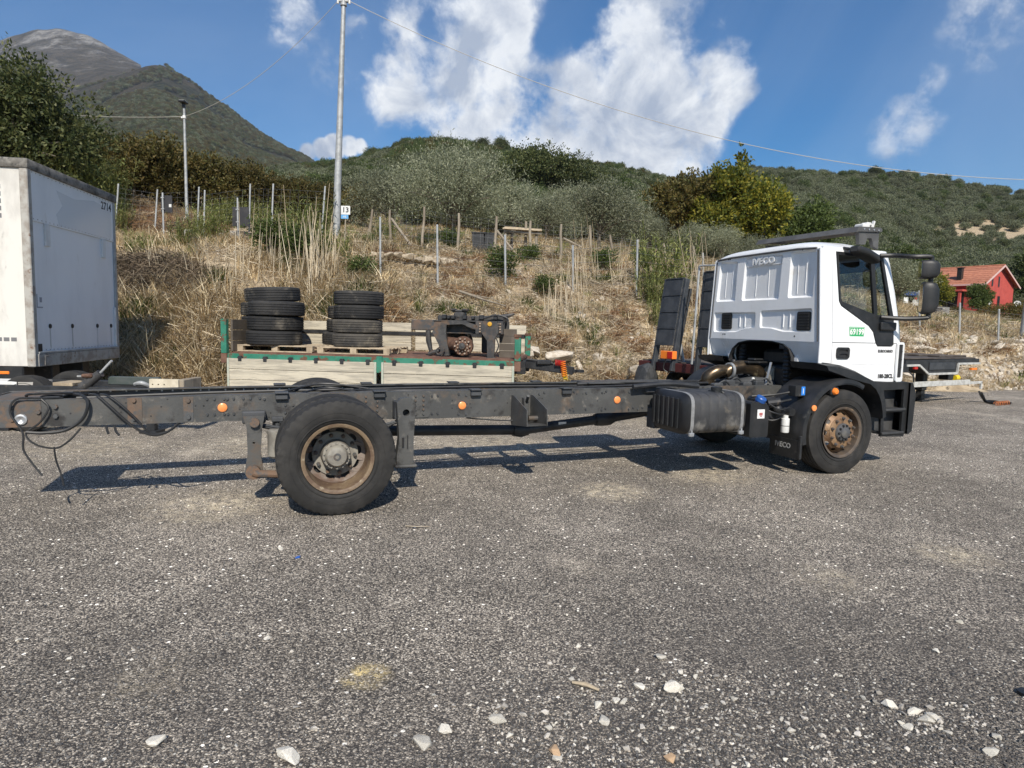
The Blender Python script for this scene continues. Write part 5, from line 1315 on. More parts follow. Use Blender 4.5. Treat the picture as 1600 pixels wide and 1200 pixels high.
b = B(); p = [Q(775, 528), Q(779, 540), Q(774, 553), Q(781, 548)]; b.tube([(q[0], .0, q[1]) for q in p], .012, 6, smooth=4); b.build('loose_hose', M_blackm, ax_)
b = B(); x0, z0 = Q(688, 557); x1, z1 = Q(722, 509); b.box(x0, x1, .62, .95, z0, z1, .03); b.build('side_block', M_iron, ax_)
b = B(); x0, z0 = Q(746, 553); x1, z1 = Q(760, 522); b.box(x0, x1, .55, .85, z0, z1, .02); b.build('side_block', M_blackm, ax_)
b = B(); x0, z0 = Q(678, 504); x1, z1 = Q(782, 497); b.box(x0, x1, .40, 1.0, z0, z1 + .02, .02); b.build('top_cover', M_iron, ax_)
b = B(); x0, z0 = Q(700, 523); x1, z1 = Q(722, 511); b.box(x0, x1, .75, .9, z0, z1, .01); b.build('cross_plate', M_iron, ax_)

# ------------------------------------------------------------------ white box trailer on the left
M_box = mat('white_trailer_panel', (.80, .82, .84), (.74, .76, .78), 1.5, rough=.3, coat=.3, spots=[((.55, .55, .54), 4, .60, .8), ((.40, .38, .35), 12, .68, .8)], stretch=(1, 1, .35))
M_curtain = mat('dirty_white_curtain', (.66, .64, .59), (.52, .50, .46), 2.2, rough=.7, spots=[((.34, .32, .29), 7, .60, .78)], stretch=(1, 1, .4))
M_post = mat('worn_post', (.40, .385, .35), (.28, .25, .215), 6, rough=.6, spots=[((.16, .085, .05), 10, .58, .7)])
n0 = at(53, 571, 10.05); f0 = at(184, 560, 12.85); sd = Vector((f0.x - n0.x, f0.y - n0.y, 0)); SW = sd.length; sang = math.atan2(sd.y, sd.x)
box_t = thing('box_trailer', 'dirty white box trailer seen at its front end on the left', 'trailer', (n0.x, n0.y, 0), sang)
# local x: across the front (near -> far), y: backwards along the trailer (to the left), z up
ZB, ZT = .84, 4.02; LEN = 8.0
b = B(); b.box(.05, SW - .05, .03, LEN, ZB + .02, ZT - .06); b.build('body', M_box, box_t)
b = B(); b.box(.075, SW - .075, -.005, .03, ZB + .22, ZT - .9, .004); b.build('front_panel', M_box, box_t)
b = B(); b.box(.06, SW - .06, -.022, .03, ZT - .90, ZT - .12, .006); up = b.build('upper_panel', M_box, box_t)
b = B(); b.plate([(SW*.30, ZT - .87), (SW*.95, ZT - .87), (SW*.95, ZT - .30), (SW*.72, ZT - .24), (SW*.48, ZT - .34), (SW*.28, ZT - .30), (SW*.34, ZT - .52), (SW*.27, ZT - .70)], [], lambda u_, v, t: (u_, -.0235 + .001*t, v), 1.0); b.build('reflection_patch', mat('pale_reflection_gloss', (.72, .75, .78), rough=.12, coat=.6), up)  # glossy plate added in the shape of the peeled panel's pale reflection
for fx in (.17, .83): b = B(); b.box(SW*fx - .07, SW*fx + .07, -.035, -.004, ZT - 1.25, ZT - .905, .005); b.build('strap_bracket', M_whitep, box_t)
for fx in (.17, .41, .72, .91): b = B(); b.lathe([(0, .04), (-.012, .036), (-.014, 0)], 12, c=(SW*fx, -.005, ZB + .64)); b.build('rubber_stop', M_black, box_t)
M_stain = mat('run_off_stain', (.46, .46, .45), (.60, .61, .62), 8, rough=.6, stretch=(1, 1, .2))
for fx in (.17, .41, .72, .91):
    b = B(); b.plate([(SW*fx - .02, ZB + .61), (SW*fx + .015, ZB + .61), (SW*fx + .022, ZB + .30), (SW*fx, ZB + .25), (SW*fx - .018, ZB + .33)], [], lambda u_, v, t: (u_, -.0065 + .001*t, v), 1.0); b.build('run_off_streak', M_stain, box_t)
b = B()
for i in range(24):
    x = .12 + (SW - .24)*i/23
    for z, y in ((ZT - .155, -.022), (ZT - .865, -.022), (ZB + .26, -.005)): b.tube([(x, y, z), (x, y - .006, z)], [.010, .007], 6)
tag(b.build('rivets', M_post, box_t), kind='stuff')
b = B(); b.box(.05, SW - .03, -.05, .02, ZB, ZB + .20, .008); b.build('front_sill', M_post, box_t)
b = B(); b.box(.07, SW - .05, -.055, -.02, ZB + .205, ZB + .235, .004); b.build('sill_edge', M_galv, box_t)
for fx in (.10, .86): b = B(); b.box(SW*fx - .08, SW*fx + .04, -.06, -.051, ZB + .02, ZB + .17, .003); b.build('sill_plate', M_post, box_t)
b = B(); b.box(.09, .20, -.03, -.004, ZB + .24, ZB + .36, .004); b.build('socket_box', M_blackm, box_t)
b = B(); b.box(-.03, .075, -.04, .08, ZB, ZT - .1, .012); b.build('corner_post', M_post, box_t)
b = B(); b.box(SW - .075, SW + .03, -.03, .08, ZB, ZT - .1, .012); b.build('corner_post', M_galv, box_t)
b = B(); b.box(SW - .13, SW - .08, -.04, -.004, ZB + .05, ZB + 1.0, .006); b.build('latch_bar', M_whitep, box_t)
M_cap = mat('grimy_roof_edge', (.13, .12, .105), (.24, .225, .20), 5, rough=.8, spots=[((.05, .05, .045), 9, .5, .66)])
b = B(); b.box(-.05, SW + .05, -.06, LEN, ZT - .13, ZT + .02, .025, 2); b.build('roof_edge', M_cap, box_t)
b = B(); b.box(-.012, .05, .08, LEN, ZB + .01, ZT - .12, .004); cu_ = b.build('side_curtain', M_curtain, box_t)
b = B()
for i in range(12): b.box(-.0145, -.0115, .35 + i*.11, .42 + i*.11, ZT - .34, ZT - .27)
for i in range(5): b.box(-.0145, -.0115, .35, .42, ZT - .45 - i*.11, ZT - .38 - i*.11)
for i in range(12): b.box(-.0145, -.0115, .22 + i*.105, .30 + i*.105, ZB + .40, ZB + .46)
tag(b.build('printed_squares', mat('grey_print', (.16, .16, .165), rough=.7), cu_), kind='stuff')
b = B(); b.box(-.06, -.014, 1.02, 1.07, ZB + .02, ZB + .42, .006); b.box(-.07, -.014, .98, 1.10, ZB + .33, ZB + .43, .01); b.box(-.05, -.014, 1.0, 1.09, ZB - .03, ZB + .03, .006); b.build('curtain_buckle', M_blackm, box_t)
text('number', '2714', .20, M_print, face_M((SW*.885, -.0235, ZT - .27), (1, 0, 0), (0, 0, 1)), box_t, bold=.004)
b = B(); b.box(.14, .16, -.008, -.004, ZB + .95, ZB + 1.15); b.box(.14, .30, -.008, -.004, ZB + .93, ZB + .95); b.box(.22, .28, -.008, -.004, ZB + 1.02, ZB + 1.10); b.build('faded_label', mat('faded_print', (.30, .31, .33), rough=.7), box_t)
for y in (.9, 1.9): b = B(); b.box(y - .12 + .0, y + .12, .15, LEN, ZB - .26, ZB, .01); b.build('chassis_beam', M_blackm, box_t)
b = B(); b.box(.05, SW - .05, .6, .8, ZB - .30, ZB - .02, .01); b.build('cross_beam', M_blackm, box_t)
for x in (.45, SW - .45):
    b = B(); b.box(x - .07, x + .07, 1.9, 2.05, .25, ZB, .01); b.box(x - .05, x + .05, 1.92, 2.03, .06, .25, .005); lg = b.build('landing_leg', M_blackm, box_t)
    b = B(); b.box(x - .15, x + .15, 1.83, 2.12, 0, .06, .01); b.build('foot', M_blackm, lg)
for y in (6.2, 7.5):
    for x in (.2, SW - .2): w_ = link_mesh('wheel', TY_MID, box_t, (x, y, .475), (0, 0, R(90)))
b = B(); b.box(-.02, .0, .35, .60, ZB - .12, ZB - .07, .01); b.build('side_light', M_orange, box_t)
b = B(); b.box(-.01, .3, .15, 3.5, ZB - .22, ZB + .01, .02); b.build('side_skirt', M_black, box_t)

# ------------------------------------------------------------------ low trailer tongue between the truck and the box trailer
tg_ = thing('low_trailer', 'low dark trailer tongue with jack strut and cream end plate', 'trailer', (0, 0, 0))
a0 = at(-60, 612, 9.0); a1 = at(282, 612, 9.0); zt = .74
tg_.location = (a0.x, 9.0, 0); TL = a1.x - a0.x
TX = lambda px: at(px, 600, 9.0).x - a0.x
zz = lambda py, px=150: at(px, py, 9.0).z
b = B(); b.box(0, TX(235), -.05, .10, .50, zz(603, 100), .01); b.build('near_beam', M_blackm, tg_)
b = B(); b.box(0, TX(240), .85, 1.0, .50, zz(603, 100), .01); b.build('far_beam', M_blackm, tg_)
b = B(); b.box(TX(160), TX(240), .12, .22, zz(602), zz(589), .01); b.build('upper_beam', mat('dark_green_grey', (.05, .065, .06), (.07, .08, .075), 5, rough=.6), tg_)
b = B(); b.plate(rrect(TX(237), TX(282), zz(612, 260), zz(592, 260), .01), [ring_pts_ for ring_pts_ in ([(TX(q) + .012*math.cos(t*.785), zz(600.5, 260) + .012*math.sin(t*.785)) for t in range(8)] for q in (242, 251, 260))], lambda u_, v, t: (u_, -.06 + .05*t, v), 1.0); b.build('end_plate', mat('cream_paint', (.60, .54, .42), (.50, .44, .33), 6, rough=.7), tg_)
b = B(); b.box(TX(278), TX(288), -.02, .5, .5, zz(593, 280), .01); b.build('end_post', M_wood, tg_)
b = B(); b.tube([(TX(130), -.02, zz(606)), (TX(158), 0, zz(583))], [.075, .06], 12); st = b.build('jack_cylinder', M_iron, tg_)
b = B(); b.tube([(TX(155), 0, zz(585)), (TX(176), 0, zz(563))], .018, 8); b.build('jack_rod', M_galv, st)
b = B(); b.box(TX(133), TX(150), -.1, .12, zz(590), zz(584), .02); b.build('jack_bracket', M_rust, tg_)
b = B(); b.box(TX(105), TX(133), .2, .4, zz(592), zz(589.5), .004); b.build('flat_bar', M_galv, tg_)
b = B(); b.plate([(TX(182), .3), (TX(216), .25), (TX(213), .45), (TX(190), .5)], [], lambda u_, v, t: (u_, v, zz(597) + .015*t), 1.0); b.build('crumpled_plate', M_whitep, tg_)
b = B(); b.tube([(TX(205), .1, zz(600)), (TX(220), .02, zz(597)), (TX(228), .1, zz(603))], .03, 8, smooth=4); b.build('bent_pipe', M_galv, tg_)
for x in (.5, TL - .5):
    b = B(); b.box(x - .06, x + .06, .1, .2, 0, .52, .01); b.box(x - .12, x + .12, .02, .28, 0, .04, .005); b.build('support_leg', M_blackm, tg_)
for y in (-.02, .93):
    w_ = link_mesh('wheel', tme, tg_, (.9, y + .1, .40)); 
b = B(); b.cyl((.9, 0, .4), (.9, 1.1, .4), .05, 10); b.build('axle', M_blackm, tg_)
def block(name, lab, px0, px1, py0, py1, m, d=.35):
    t = B(); x0 = at(px0, 600, 9.0).x; x1 = at(px1, 600, 9.0).x; z0 = zz(603, 100) + .0; h_ = zz(py0, (px0+px1)/2) - z0
    t.box(x0, x1, 9.0 - .04, 9.0 + d, z0, z0 + max(.05, h_), .006); return t, z0
for nm, lab, p0, p1, py, m in (('white_beam', 'white painted beam end lying on the low trailer at the picture edge', -40, 30, 598, M_whitep), ('grey_block', 'grey block beside the white beam end on the low trailer', 31, 55, 599.5, M_concrete), ('wood_block', 'cut pale wooden block lying on the low trailer', 85, 116, 600, M_woodpale)):
    t, z0 = block(nm, lab, p0, p1, py, 606, m); tag(t.build(nm, m), lab, 'beam' if 'beam' in nm else 'block')

# ------------------------------------------------------------------ low loader behind the truck
M_ramp = mat('ramp_steel', (.040, .044, .050), (.06, .064, .07), 5, rough=.55, metal=.2, spots=[((.09, .07, .05), 9, .64, .76)])
M_lldeck = mat('dark_worn_deck', (.065, .052, .044), (.095, .08, .068), 4, rough=.9)
M_lledge = mat('dirty_white_edge', (.50, .50, .475), (.38, .375, .35), 9, rough=.6)
ll = thing('low_loader', 'black low loader trailer with raised ramps and white edged neck', 'trailer', (3.71, 11.7, 0), R(30))
def LU(px): a = (px - 800)/1000; return (a*11.7 - 3.71)/(.866 - .5*a)
def LZ(px, py): u_ = LU(px); Y = 11.7 + .5*u_; return at(px, py, Y).z
ue = LU(1530)
b = B(); b.box(.3, LU(1420), .0, 2.35, .78, .97, .01); b.build('deck_frame', M_blackm, ll)
for i in range(9): b = B(); b.box(.3, LU(1425), .06 + i*.25, .06 + i*.25 + .24, .97, 1.0, .003); b.build('deck_plank', M_lldeck, ll)
zt_ = LZ(1450, 563); zn = LZ(1470, 584); zs = LZ(1430, 571)
u1, u2, u3 = LU(1436), LU(1451), LU(1495.5)
b = B(); b.prism([(LU(1416), zs), (u1, zs), (u2, zn), (u3, zn), (u3 + .03, zs + .02), (ue, zs + .02), (ue, zt_ + .02), (LU(1416), zt_)], 'y', .02, 2.3); b.build('neck', M_blackm, ll)
b = B()
for (ua, za, ub, zb) in ((LU(1416), zs, u1, zs), (u1, zs, u2, zn), (u2, zn, u3, zn), (u3, zn, u3 + .03, zs + .02), (u3 + .03, zs + .02, ue, zs + .02)):
    b.beam((ua, .0, za), (ub, .0, zb), .035, .05, .003)
b.build('white_edge', M_lledge, ll)
b = B(); b.box(LU(1452), LU(1492), -.005, .018, zn + .10, zt_ - .06, .004); b.build('tool_locker', M_ramp, ll)
b = B(); b.box(LU(1420), ue - .02, .1, 2.2, zt_ + .021, zt_ + .05, .004); b.build('neck_floor', M_lldeck, ll)
for i in range(3): b = B(); b.box(LU(1487), ue - .05, .3 + i*.5, .6 + i*.5, zt_ + .052, zt_ + .10, .01); b.build('loose_plank', M_lldeck, ll)
b = B(); b.box(LU(1428), LU(1515), -.04, .02, LZ(1470, 603), LZ(1470, 595), .006); b.build('side_guard', M_lledge, ll)
b = B(); b.box(LU(1516), LU(1537), .0, .04, LZ(1525, 600), LZ(1525, 596), .004); b.box(LU(1535), LU(1537), .0, .04, LZ(1536, 608), LZ(1536, 596), .004); b.build('front_guard', M_lledge, ll)
for v in (.35, 1.9):
    uu = LU(1471); b = B(); b.box(uu - .1, uu + .1, v, v + .2, .28, zn, .012); b.box(uu - .075, uu + .075, v + .025, v + .175, .05, .28, .01); lg = b.build('landing_leg', M_blackm, ll)
    b = B(); b.box(uu - .16, uu + .16, v - .05, v + .25, 0, .05, .01); b.build('foot', M_blackm, lg)
b = B(); b.lathe([(0, .0), (0, .07), (.14, .085), (.2, .06), (.21, 0)], 16, c=(LU(1512), .3, LZ(1512, 592)), axis='x'); b.build('yellow_cap', M_yellow, ll)
b = B(); b.box(LU(1500), LU(1508), .25, .5, LZ(1504, 595), zs, .02); b.build('kingpin_bracket', M_blackm, ll)
b = B(); b.box(LU(1522), LU(1530), .05, .12, LZ(1525, 578.5), LZ(1525, 575), .004); b.build('marker_light', M_orange, ll)
b = B(); b.box(LU(1427), LU(1432), -.03, .02, LZ(1430, 577), LZ(1430, 573), .004); b.build('marker_light', M_red, ll)
b = B(); b.tube([(LU(1420), .1, .85), (LU(1427), .0, .7), (LU(1429), .0, .5), (LU(1431), .05, .75)], .015, 6, smooth=4); b.build('hose', M_blackm, ll)
for uu in (1.3, 2.5):
    b = B(); b.cyl((uu, .1, .42), (uu, 2.3, .42), .07, 10); b.build('axle', M_blackm, ll)
    for v in (.18, 2.15): link_mesh('wheel', tme, ll, (uu, v, .40))
# ramps standing upright at the rear
def ramp(v0, zt2, wid, lean, hinge):
    L = zt2 - .92; rt = B()
    M = Matrix.Translation((.12, v0, .92)) @ Matrix.Rotation(lean, 4, 'Y')
    rt.box(-.02, .09, 0, .07, -.1, L, .006, M=M); rt.box(-.02, .09, wid - .07, wid, -.1, L, .006, M=M); o = rt.build('ramp', M_ramp, ll)
    for i in range(4): q = B(); h = (L - .42)/4; q.box(-.03, -.008, .072, wid - .072, .42 + h*i + .012, .42 + h*(i+1) - .012, .006, M=M); q.build('ramp_panel', M_ramp, o)
    for i in range(5): q = B(); h = (L - .42)/4; q.box(-.045, -.004, .07, wid - .07, .42 + h*i - .012, .42 + h*i + .012, .004, M=M); q.build('ramp_rung', M_ramp, o)
    q = B(); q.beam(M @ Vector((.10, .05, .05)), M @ Vector((.16, .05, L*.9)), .05, .1, .006); q.build('ramp_strut', M_blackm, o)
    q = B(); q.tube([(.55, v0 + .15, .95), tuple(M @ Vector((.1, .15, L*.45)))], [.04, .03], 8); q.build('ramp_cylinder', M_galv, o)
ramp(1.20, 2.70, .62, R(9), True)
ramp(.0, 2.76, .62, R(4), True)
b = B(); b.tube([(.02, .60, 1.0), (.10, .60, 2.86)], .022, 6); b.tube([(.06, .56, 2.86), (.12, .05, 2.84)], .018, 6); b.build('ramp_frame', M_galv, ll)
b = B(); b.box(.05, .17, 1.15, 1.50, 1.06, 1.22, .01); tl = b.build('tail_light', M_orange, ll)
b = B(); b.box(.04, .10, 1.16, 1.30, 1.07, 1.21, .006); b.build('red_lens', M_red, tl)
b = B(); b.box(.18, .26, .1, 2.3, .80, .98, .01); b.build('rear_beam', mat('dark_red_paint', (.07, .014, .013), rough=.6), ll)
b = B(); b.tube([(.10, 1.4, 1.06), (.08, 1.42, .85), (.18, 1.3, .78), (.22, 1.2, .9)], .012, 6, smooth=4); b.build('lamp_cable', M_black, ll)
# things lying near it
p = ground(1010, 640)
sk = blob_mesh(77, 3, .18); sk.materials.clear(); sk.materials.append(mat('dark_rubber_sack', (.030, .032, .034), (.05, .052, .054), 6, rough=.55, bump=.6, bscale=18))
q = at(1009, 592, 13.4); tag(link_mesh('rubber_sack', sk, None, (q.x, 13.4, .43), (.05, .1, .4), (.24, .24, .52)), 'bulging dark rubber sack standing left of the raised ramps', 'sack')
hs_ = thing('hose_bundle', 'black and orange hoses lying on the yard before the low loader neck', 'hose', ground(1545, 628))
hp = lambda px, py, z=.03: ground(px, py, z) - hs_.location
b = B(); b.tube([hp(1533, 614, .25), hp(1536, 620, .15), hp(1540, 627), hp(1552, 630), hp(1566, 629), hp(1580, 630)], .035, 7, smooth=5); b.tube([hp(1530, 612, .3), hp(1538, 625), hp(1556, 627), hp(1570, 631)], .025, 6, smooth=5); b.build('black_hose', M_black, hs_)
P = []
for i in range(97):
    t = i/96; c = hp(1555 + 22*t, 631 - 2*t, .05); a = i*.40; P.append(c + Vector((0, .05*math.cos(a), .05*math.sin(a))))
b = B(); b.tube(P, .008, 5); b.build('orange_coil', mat('dull_orange', (.55, .17, .05), rough=.5), hs_)
# ------------------------------------------------------------------ the truck: bare chassis with a white cab
# local axes: x forward, y to its left (away from the camera), z up; origin on the ground under the rear axle
M_frame = mat('chassis_grey', (.060, .0605, .059), (.085, .085, .082), 2.2, rough=.5, spots=[((.115, .085, .062), 3.2, .53, .70), ((.19, .175, .15), 7, .57, .74), ((.028, .026, .025), 4.5, .53, .66)], bump=.2)
M_framed = mat('chassis_dark', (.040, .043, .047), (.065, .068, .072), 4, rough=.6, spots=[((.11, .09, .07), 7, .60, .76)])
M_frust = mat('chassis_rusty', (.10, .08, .064), (.16, .10, .065), 5, rough=.75, spots=[((.075, .078, .08), 6, .47, .58)], bump=.3)
M_rim_r = mat('rusty_rim', (.19, .135, .082), (.11, .068, .042), 6, rough=.6, spots=[((.36, .30, .21), 12, .56, .72), ((.08, .05, .035), 9, .62, .74)], bump=.3)
M_disc = mat('dusty_wheel_disc', (.20, .165, .14), (.13, .085, .062), 7, rough=.75, spots=[((.26, .12, .07), 10, .6, .72)], bump=.3)
M_hubgrey = mat('hub_grey', (.26, .245, .21), (.19, .175, .15), 8, rough=.55, spots=[((.10, .075, .05), 14, .58, .7)])
M_bronze = mat('bronze_rust', (.21, .125, .07), (.30, .19, .105), 8, rough=.5, metal=.25, spots=[((.09, .055, .035), 12, .56, .7)], bump=.25)
M_tank = mat('dusty_tank', (.026, .027, .029), (.05, .05, .052), 2, rough=.55, spots=[((.20, .19, .175), 2.6, .50, .72), ((.12, .105, .085), 6, .55, .72)])
M_alu = mat('aluminium', (.52, .53, .54), (.42, .43, .44), 10, rough=.4, metal=.6)
M_strap = mat('dull_strap', (.30, .30, .30), (.22, .22, .215), 10, rough=.5, metal=.3)
M_exh = mat('heat_stained_steel', (.135, .098, .062), (.06, .048, .038), 6, rough=.33, metal=.85, spots=[((.42, .34, .20), 7, .58, .70)])
M_cream = mat('cream_casting', (.44, .40, .33), (.30, .27, .22), 9, rough=.7)
M_inter = mat('cab_interior', (.045, .047, .05), (.06, .062, .066), 4, rough=.8)
M_lamp = mat('marker_orange', (.90, .30, .09), rough=.3)
M_seal = mat('rubber_seal', (.02, .02, .021), rough=.7)
M_step = mat('worn_black_plastic', (.035, .036, .038), (.06, .06, .06), 6, rough=.6)
M_shut = mat('dark_gap', (.10, .10, .105), rough=.8)
def glass_mat():
    m = bpy.data.materials.new('window_glass'); m.use_nodes = True; nt = m.node_tree; nt.nodes.clear(); L = nt.links.new
    out = _n(nt, 'ShaderNodeOutputMaterial'); tr = _n(nt, 'ShaderNodeBsdfTransparent'); tr.inputs[0].default_value = (.90, .93, .92, 1)
    gl = _n(nt, 'ShaderNodeBsdfGlossy'); gl.inputs['Roughness'].default_value = .02; lw = _n(nt, 'ShaderNodeLayerWeight'); pw = _n(nt, 'ShaderNodeMath', operation='POWER'); L(lw.outputs['Facing'], pw.inputs[0]); pw.inputs[1].default_value = 5.0
    fr = _n(nt, 'ShaderNodeMapRange'); L(pw.outputs[0], fr.inputs['Value']); fr.inputs['To Min'].default_value = .05
    mx = _n(nt, 'ShaderNodeMixShader'); L(fr.outputs[0], mx.inputs[0]); L(tr.outputs[0], mx.inputs[1]); L(gl.outputs[0], mx.inputs[2]); L(mx.outputs[0], out.inputs[0]); return m
M_glass = glass_mat()
M_mirror = mat('mirror_glass', (.75, .77, .78), rough=.04, metal=1.0)

truck = thing('truck', 'white cab truck with long bare grey chassis and no body', 'truck', (-1.892, 6.464, 0), 0.3698)
FA = 5.734                                                # front axle
# --- frame rails (C section), both sides
def rail(sy):
    def sec(x, z0, z1, w=.075, t=.012):
        y = sy*.4225; i = -sy
        return [(x, y, z0), (x, y + i*w, z0), (x, y + i*w, z0 + t), (x, y + i*t, z0 + t), (x, y + i*t, z1 - t), (x, y + i*w, z1 - t), (x, y + i*w, z1), (x, y, z1)]
    b = B(); b.skin([b.ring(sec(*s)) for s in ((-2.76, .735, .952), (-2.5, .733, .957), (-.75, .735, .976), (.25, .718, .979), (.9, .700, .981), (4.6, .700, .981), (6.75, .70, .981))])
    return b.build('frame_rail', M_frame, truck, ang=30)
nr = rail(-1); fr_ = rail(1)
b = B()
for (x0, x1, z0, z1) in ((-2.76, -2.30, .736, .955), (-1.68, -1.57, .74, .962), (-1.25, -1.17, .742, .964)): b.box(x0, x1, -.4265, -.4228, z0, z1, .001)
b.build('rusty_patch', M_frust, nr)
def bolt_at(b, x, z, y=-.4225, r=.013, h=.012, d=-1): b.tube([(x, y, z), (x, y + d*h, z)], [r, r*.8], 6)
rg = random.Random(4)
b = B()
bl = []
for x in (-.62, -.58, -1.06, -1.0, -.92, -.89, -.84, -.76, -.70): bl += [(x, .80), (x, .94)] if x < -.6 else [(x, .93)]
bl += [(-.47, .94), (-.40, .80), (-.40, .87), (-.33, .80), (-.33, .87)]
for x in (1.0, 1.06, 1.28, 1.36, 2.18, 2.24, 2.56, 2.6, 2.75, 2.95, 3.0, 3.3, 3.36, 3.42, 3.48): bl += [(x, rg.choice((.93, .945))), (x, rg.choice((.735, .75)))]
for x, z in bl: bolt_at(b, x, z)
tag(b.build('rail_bolts', M_framed, nr), kind='stuff')
b = B()
for x in (-2.62, -2.5): 
    for z in (.80, .90): bolt_at(b, x, z, -.4265, .02, .012)
for x, z in ((-2.32, .86), (-2.2, .90), (-2.2, .82), (-1.63, .94), (-1.63, .78), (-1.21, .93), (-1.21, .78)): bolt_at(b, x, z, -.4265, .022, .016)
tag(b.build('rail_bolts', M_frust, nr), kind='stuff')
b = B()
for i in range(46):
    x = rg.uniform(-2.2, 3.5); z = rg.choice((.76, .80, .84, .88, .92, .945)); b.tube([(x, -.4222, z), (x, -.4231, z)], [.0075, .0075], 8)
tag(b.build('rail_hole_dots', M_seal, nr), kind='stuff')
b = B()
for i in range(24):
    x = -2.3 + i*.11 + rg.uniform(-.03, .03); b.tube([(x, .4095, .94), (x, .4080, .94)], [.009, .009], 8)
tag(b.build('rail_hole_dots', M_whitep, fr_), kind='stuff')  # white dots painted as daylight showing through the far rail's holes
# orange side markers
for x, z in ((-.933, .862), (1.319, .826), (3.145, .846)):
    b = B(); b.lathe([(0, .040), (-.010, .040), (-.016, .030), (-.018, 0)], 20, c=(x, -.423, z)); b.build('side_marker', M_lamp, truck)
# body brackets on the rails
for sy in (-1, 1):
    for x in (-.43, .47, 1.46, 2.50, 3.56):
        b = B(); b.box(x - .055, x + .055, sy*.4225 - (.045 if sy < 0 else -.001), sy*.4225 + (.045 if sy > 0 else -.001), .925, .985, .008); b.box(x - .06, x + .06, min(sy*.36, sy*.49), max(sy*.36, sy*.49), .983, .997, .004); b.build('body_bracket', M_framed, truck)
# cross members
for x, z0, z1, w in ((-2.50, .80, .95, .5), (-.36, .74, .93, .16), (.42, .74, .94, .14), (1.55, .76, .93, .10), (2.52, .76, .93, .10), (3.60, .76, .93, .12), (4.55, .76, .93, .12)):
    b = B(); b.box(x - w/2, x + w/2, -.41, .41, z0, z0 + .012, .002); b.box(x - w/2, x + w/2, -.41, .41, z1 - .012, z1, .002); b.box(x - .012, x + .012, -.41, .41, z0 + .012, z1 - .012); b.build('cross_member', M_frust if x < -2 else M_framed, truck)
b = B(); b.box(-2.77, -2.72, -.40, .40, .74, .95, .006); b.build('rear_cross_plate', M_frust, truck)
# gusset plates near the rear springs
for x0, x1 in ((.27, .52), (.76, .98)):
    b = B(); b.plate(rrect(x0, x1, .715, .965, .03, 2), [], lambda u, v, t: (u, -.4228 - .010*t, v), 1.0); g = b.build('gusset_plate', M_frame, truck)
    q = B()
    for x in (x0 + .07, x1 - .07):
        for i in range(5): q.tube([(x, -.4328, .75 + i*.046), (x, -.446, .75 + i*.046)], [.013, .010], 6)
    tag(q.build('rivets', M_frust, g), kind='stuff')
# spring hangers
def lofty(pts, name, m, y0, y1, holes=(), parent=truck):
    b = B(); b.plate(pts, holes, lambda u, v, t: (u, y0 + (y1 - y0)*t, v), 1.0); return b.build(name, m, parent)
hang = [(.60, .90), (.635, .935), (.70, .945), (.765, .925), (.785, .88), (.765, .55), (.765, .30), (.60, .28), (.605, .40), (.625, .55)]
lofty(hang, 'spring_hanger', M_frame, -.66, -.56, [ring_pts_ for ring_pts_ in ([(.69 + .034*math.cos(t*.5236), .80 + .034*math.sin(t*.5236)) for t in range(12)],)])
b = B(); b.box(.60, .78, -.57, -.42, .72, .90, .01); b.build('hanger_bracket', M_framed, truck)
b = B(); b.box(.58, .80, -.69, -.44, .265, .295, .01); b.build('hanger_foot', M_frame, truck)
b = B(); b.tube([(.66, -.665, .47), (.66, -.665, .56)], [.012, .012], 6); b.box(.70, .71, -.668, -.66, .45, .58); b.build('hanger_slot', M_seal, truck)
lofty([(-.76, .80), (-.58, .80), (-.60, .70), (-.615, .45), (-.60, .345), (-.60, .27), (-.75, .27), (-.745, .345), (-.725, .45), (-.73, .70)], 'spring_hanger', M_frame, -.60, -.50, [[(-.672 + .012*math.cos(t*.785), .56 + .012*math.sin(t*.785)) for t in range(8)]])
b = B(); b.box(-.77, -.57, -.52, -.42, .72, .83, .01); b.build('hanger_bracket', M_framed, truck)
b = B(); b.lathe([(-.03, .0), (-.03, .042), (.03, .042), (.03, .0)], 14, c=(-.665, -.61, .745), axis='y'); b.build('pivot_bolt', M_frust, truck)
b = B(); b.tube([(-.68, -.66, .30), (-.66, -.66, .29), (-.30, -.66, .26), (.05, -.60, .28)], .034, 10); b.lathe([(-.05, .0), (-.05, .062), (.05, .062), (.05, .0)], 16, c=(-.68, -.62, .30), axis='y'); b.build('stabiliser_bar', M_frust, truck)
for sy in (-1, 1):
    y = sy*.52
    b = B()
    for i in range(4): b.tube([(-.66 + .06*i, y, .72 - .028*i), (-.1, y, .60 - .030*i), (.25, y, .60 - .030*i), (.69 - .06*i, y, .72 - .028*i)], .015, 4, smooth=3)
    b.build('leaf_spring', M_framed, truck)
    b = B(); b.lathe([(.50, .0), (.50, .09), (.53, .13), (.57, .145), (.60, .13), (.62, .145), (.66, .145), (.69, .12), (.70, 0)], 20, c=(-.30, y, 0), axis='z'); b.build('air_spring', M_black, truck)
b = B(); b.lathe([(.41, .0), (.41, .07), (.43, .088), (.62, .088), (.64, .095), (.66, .095), (.67, .07), (.67, .0)], 22, c=(-.47, -.56, 0), axis='z'); b.build('air_canister', M_hubgrey, truck)
b = B(); b.tube([(-.47, -.50, .66), (-.47, -.47, .76)], .02, 6); b.box(-.52, -.42, -.52, -.42, .73, .77, .005); b.build('canister_bracket', M_framed, truck)
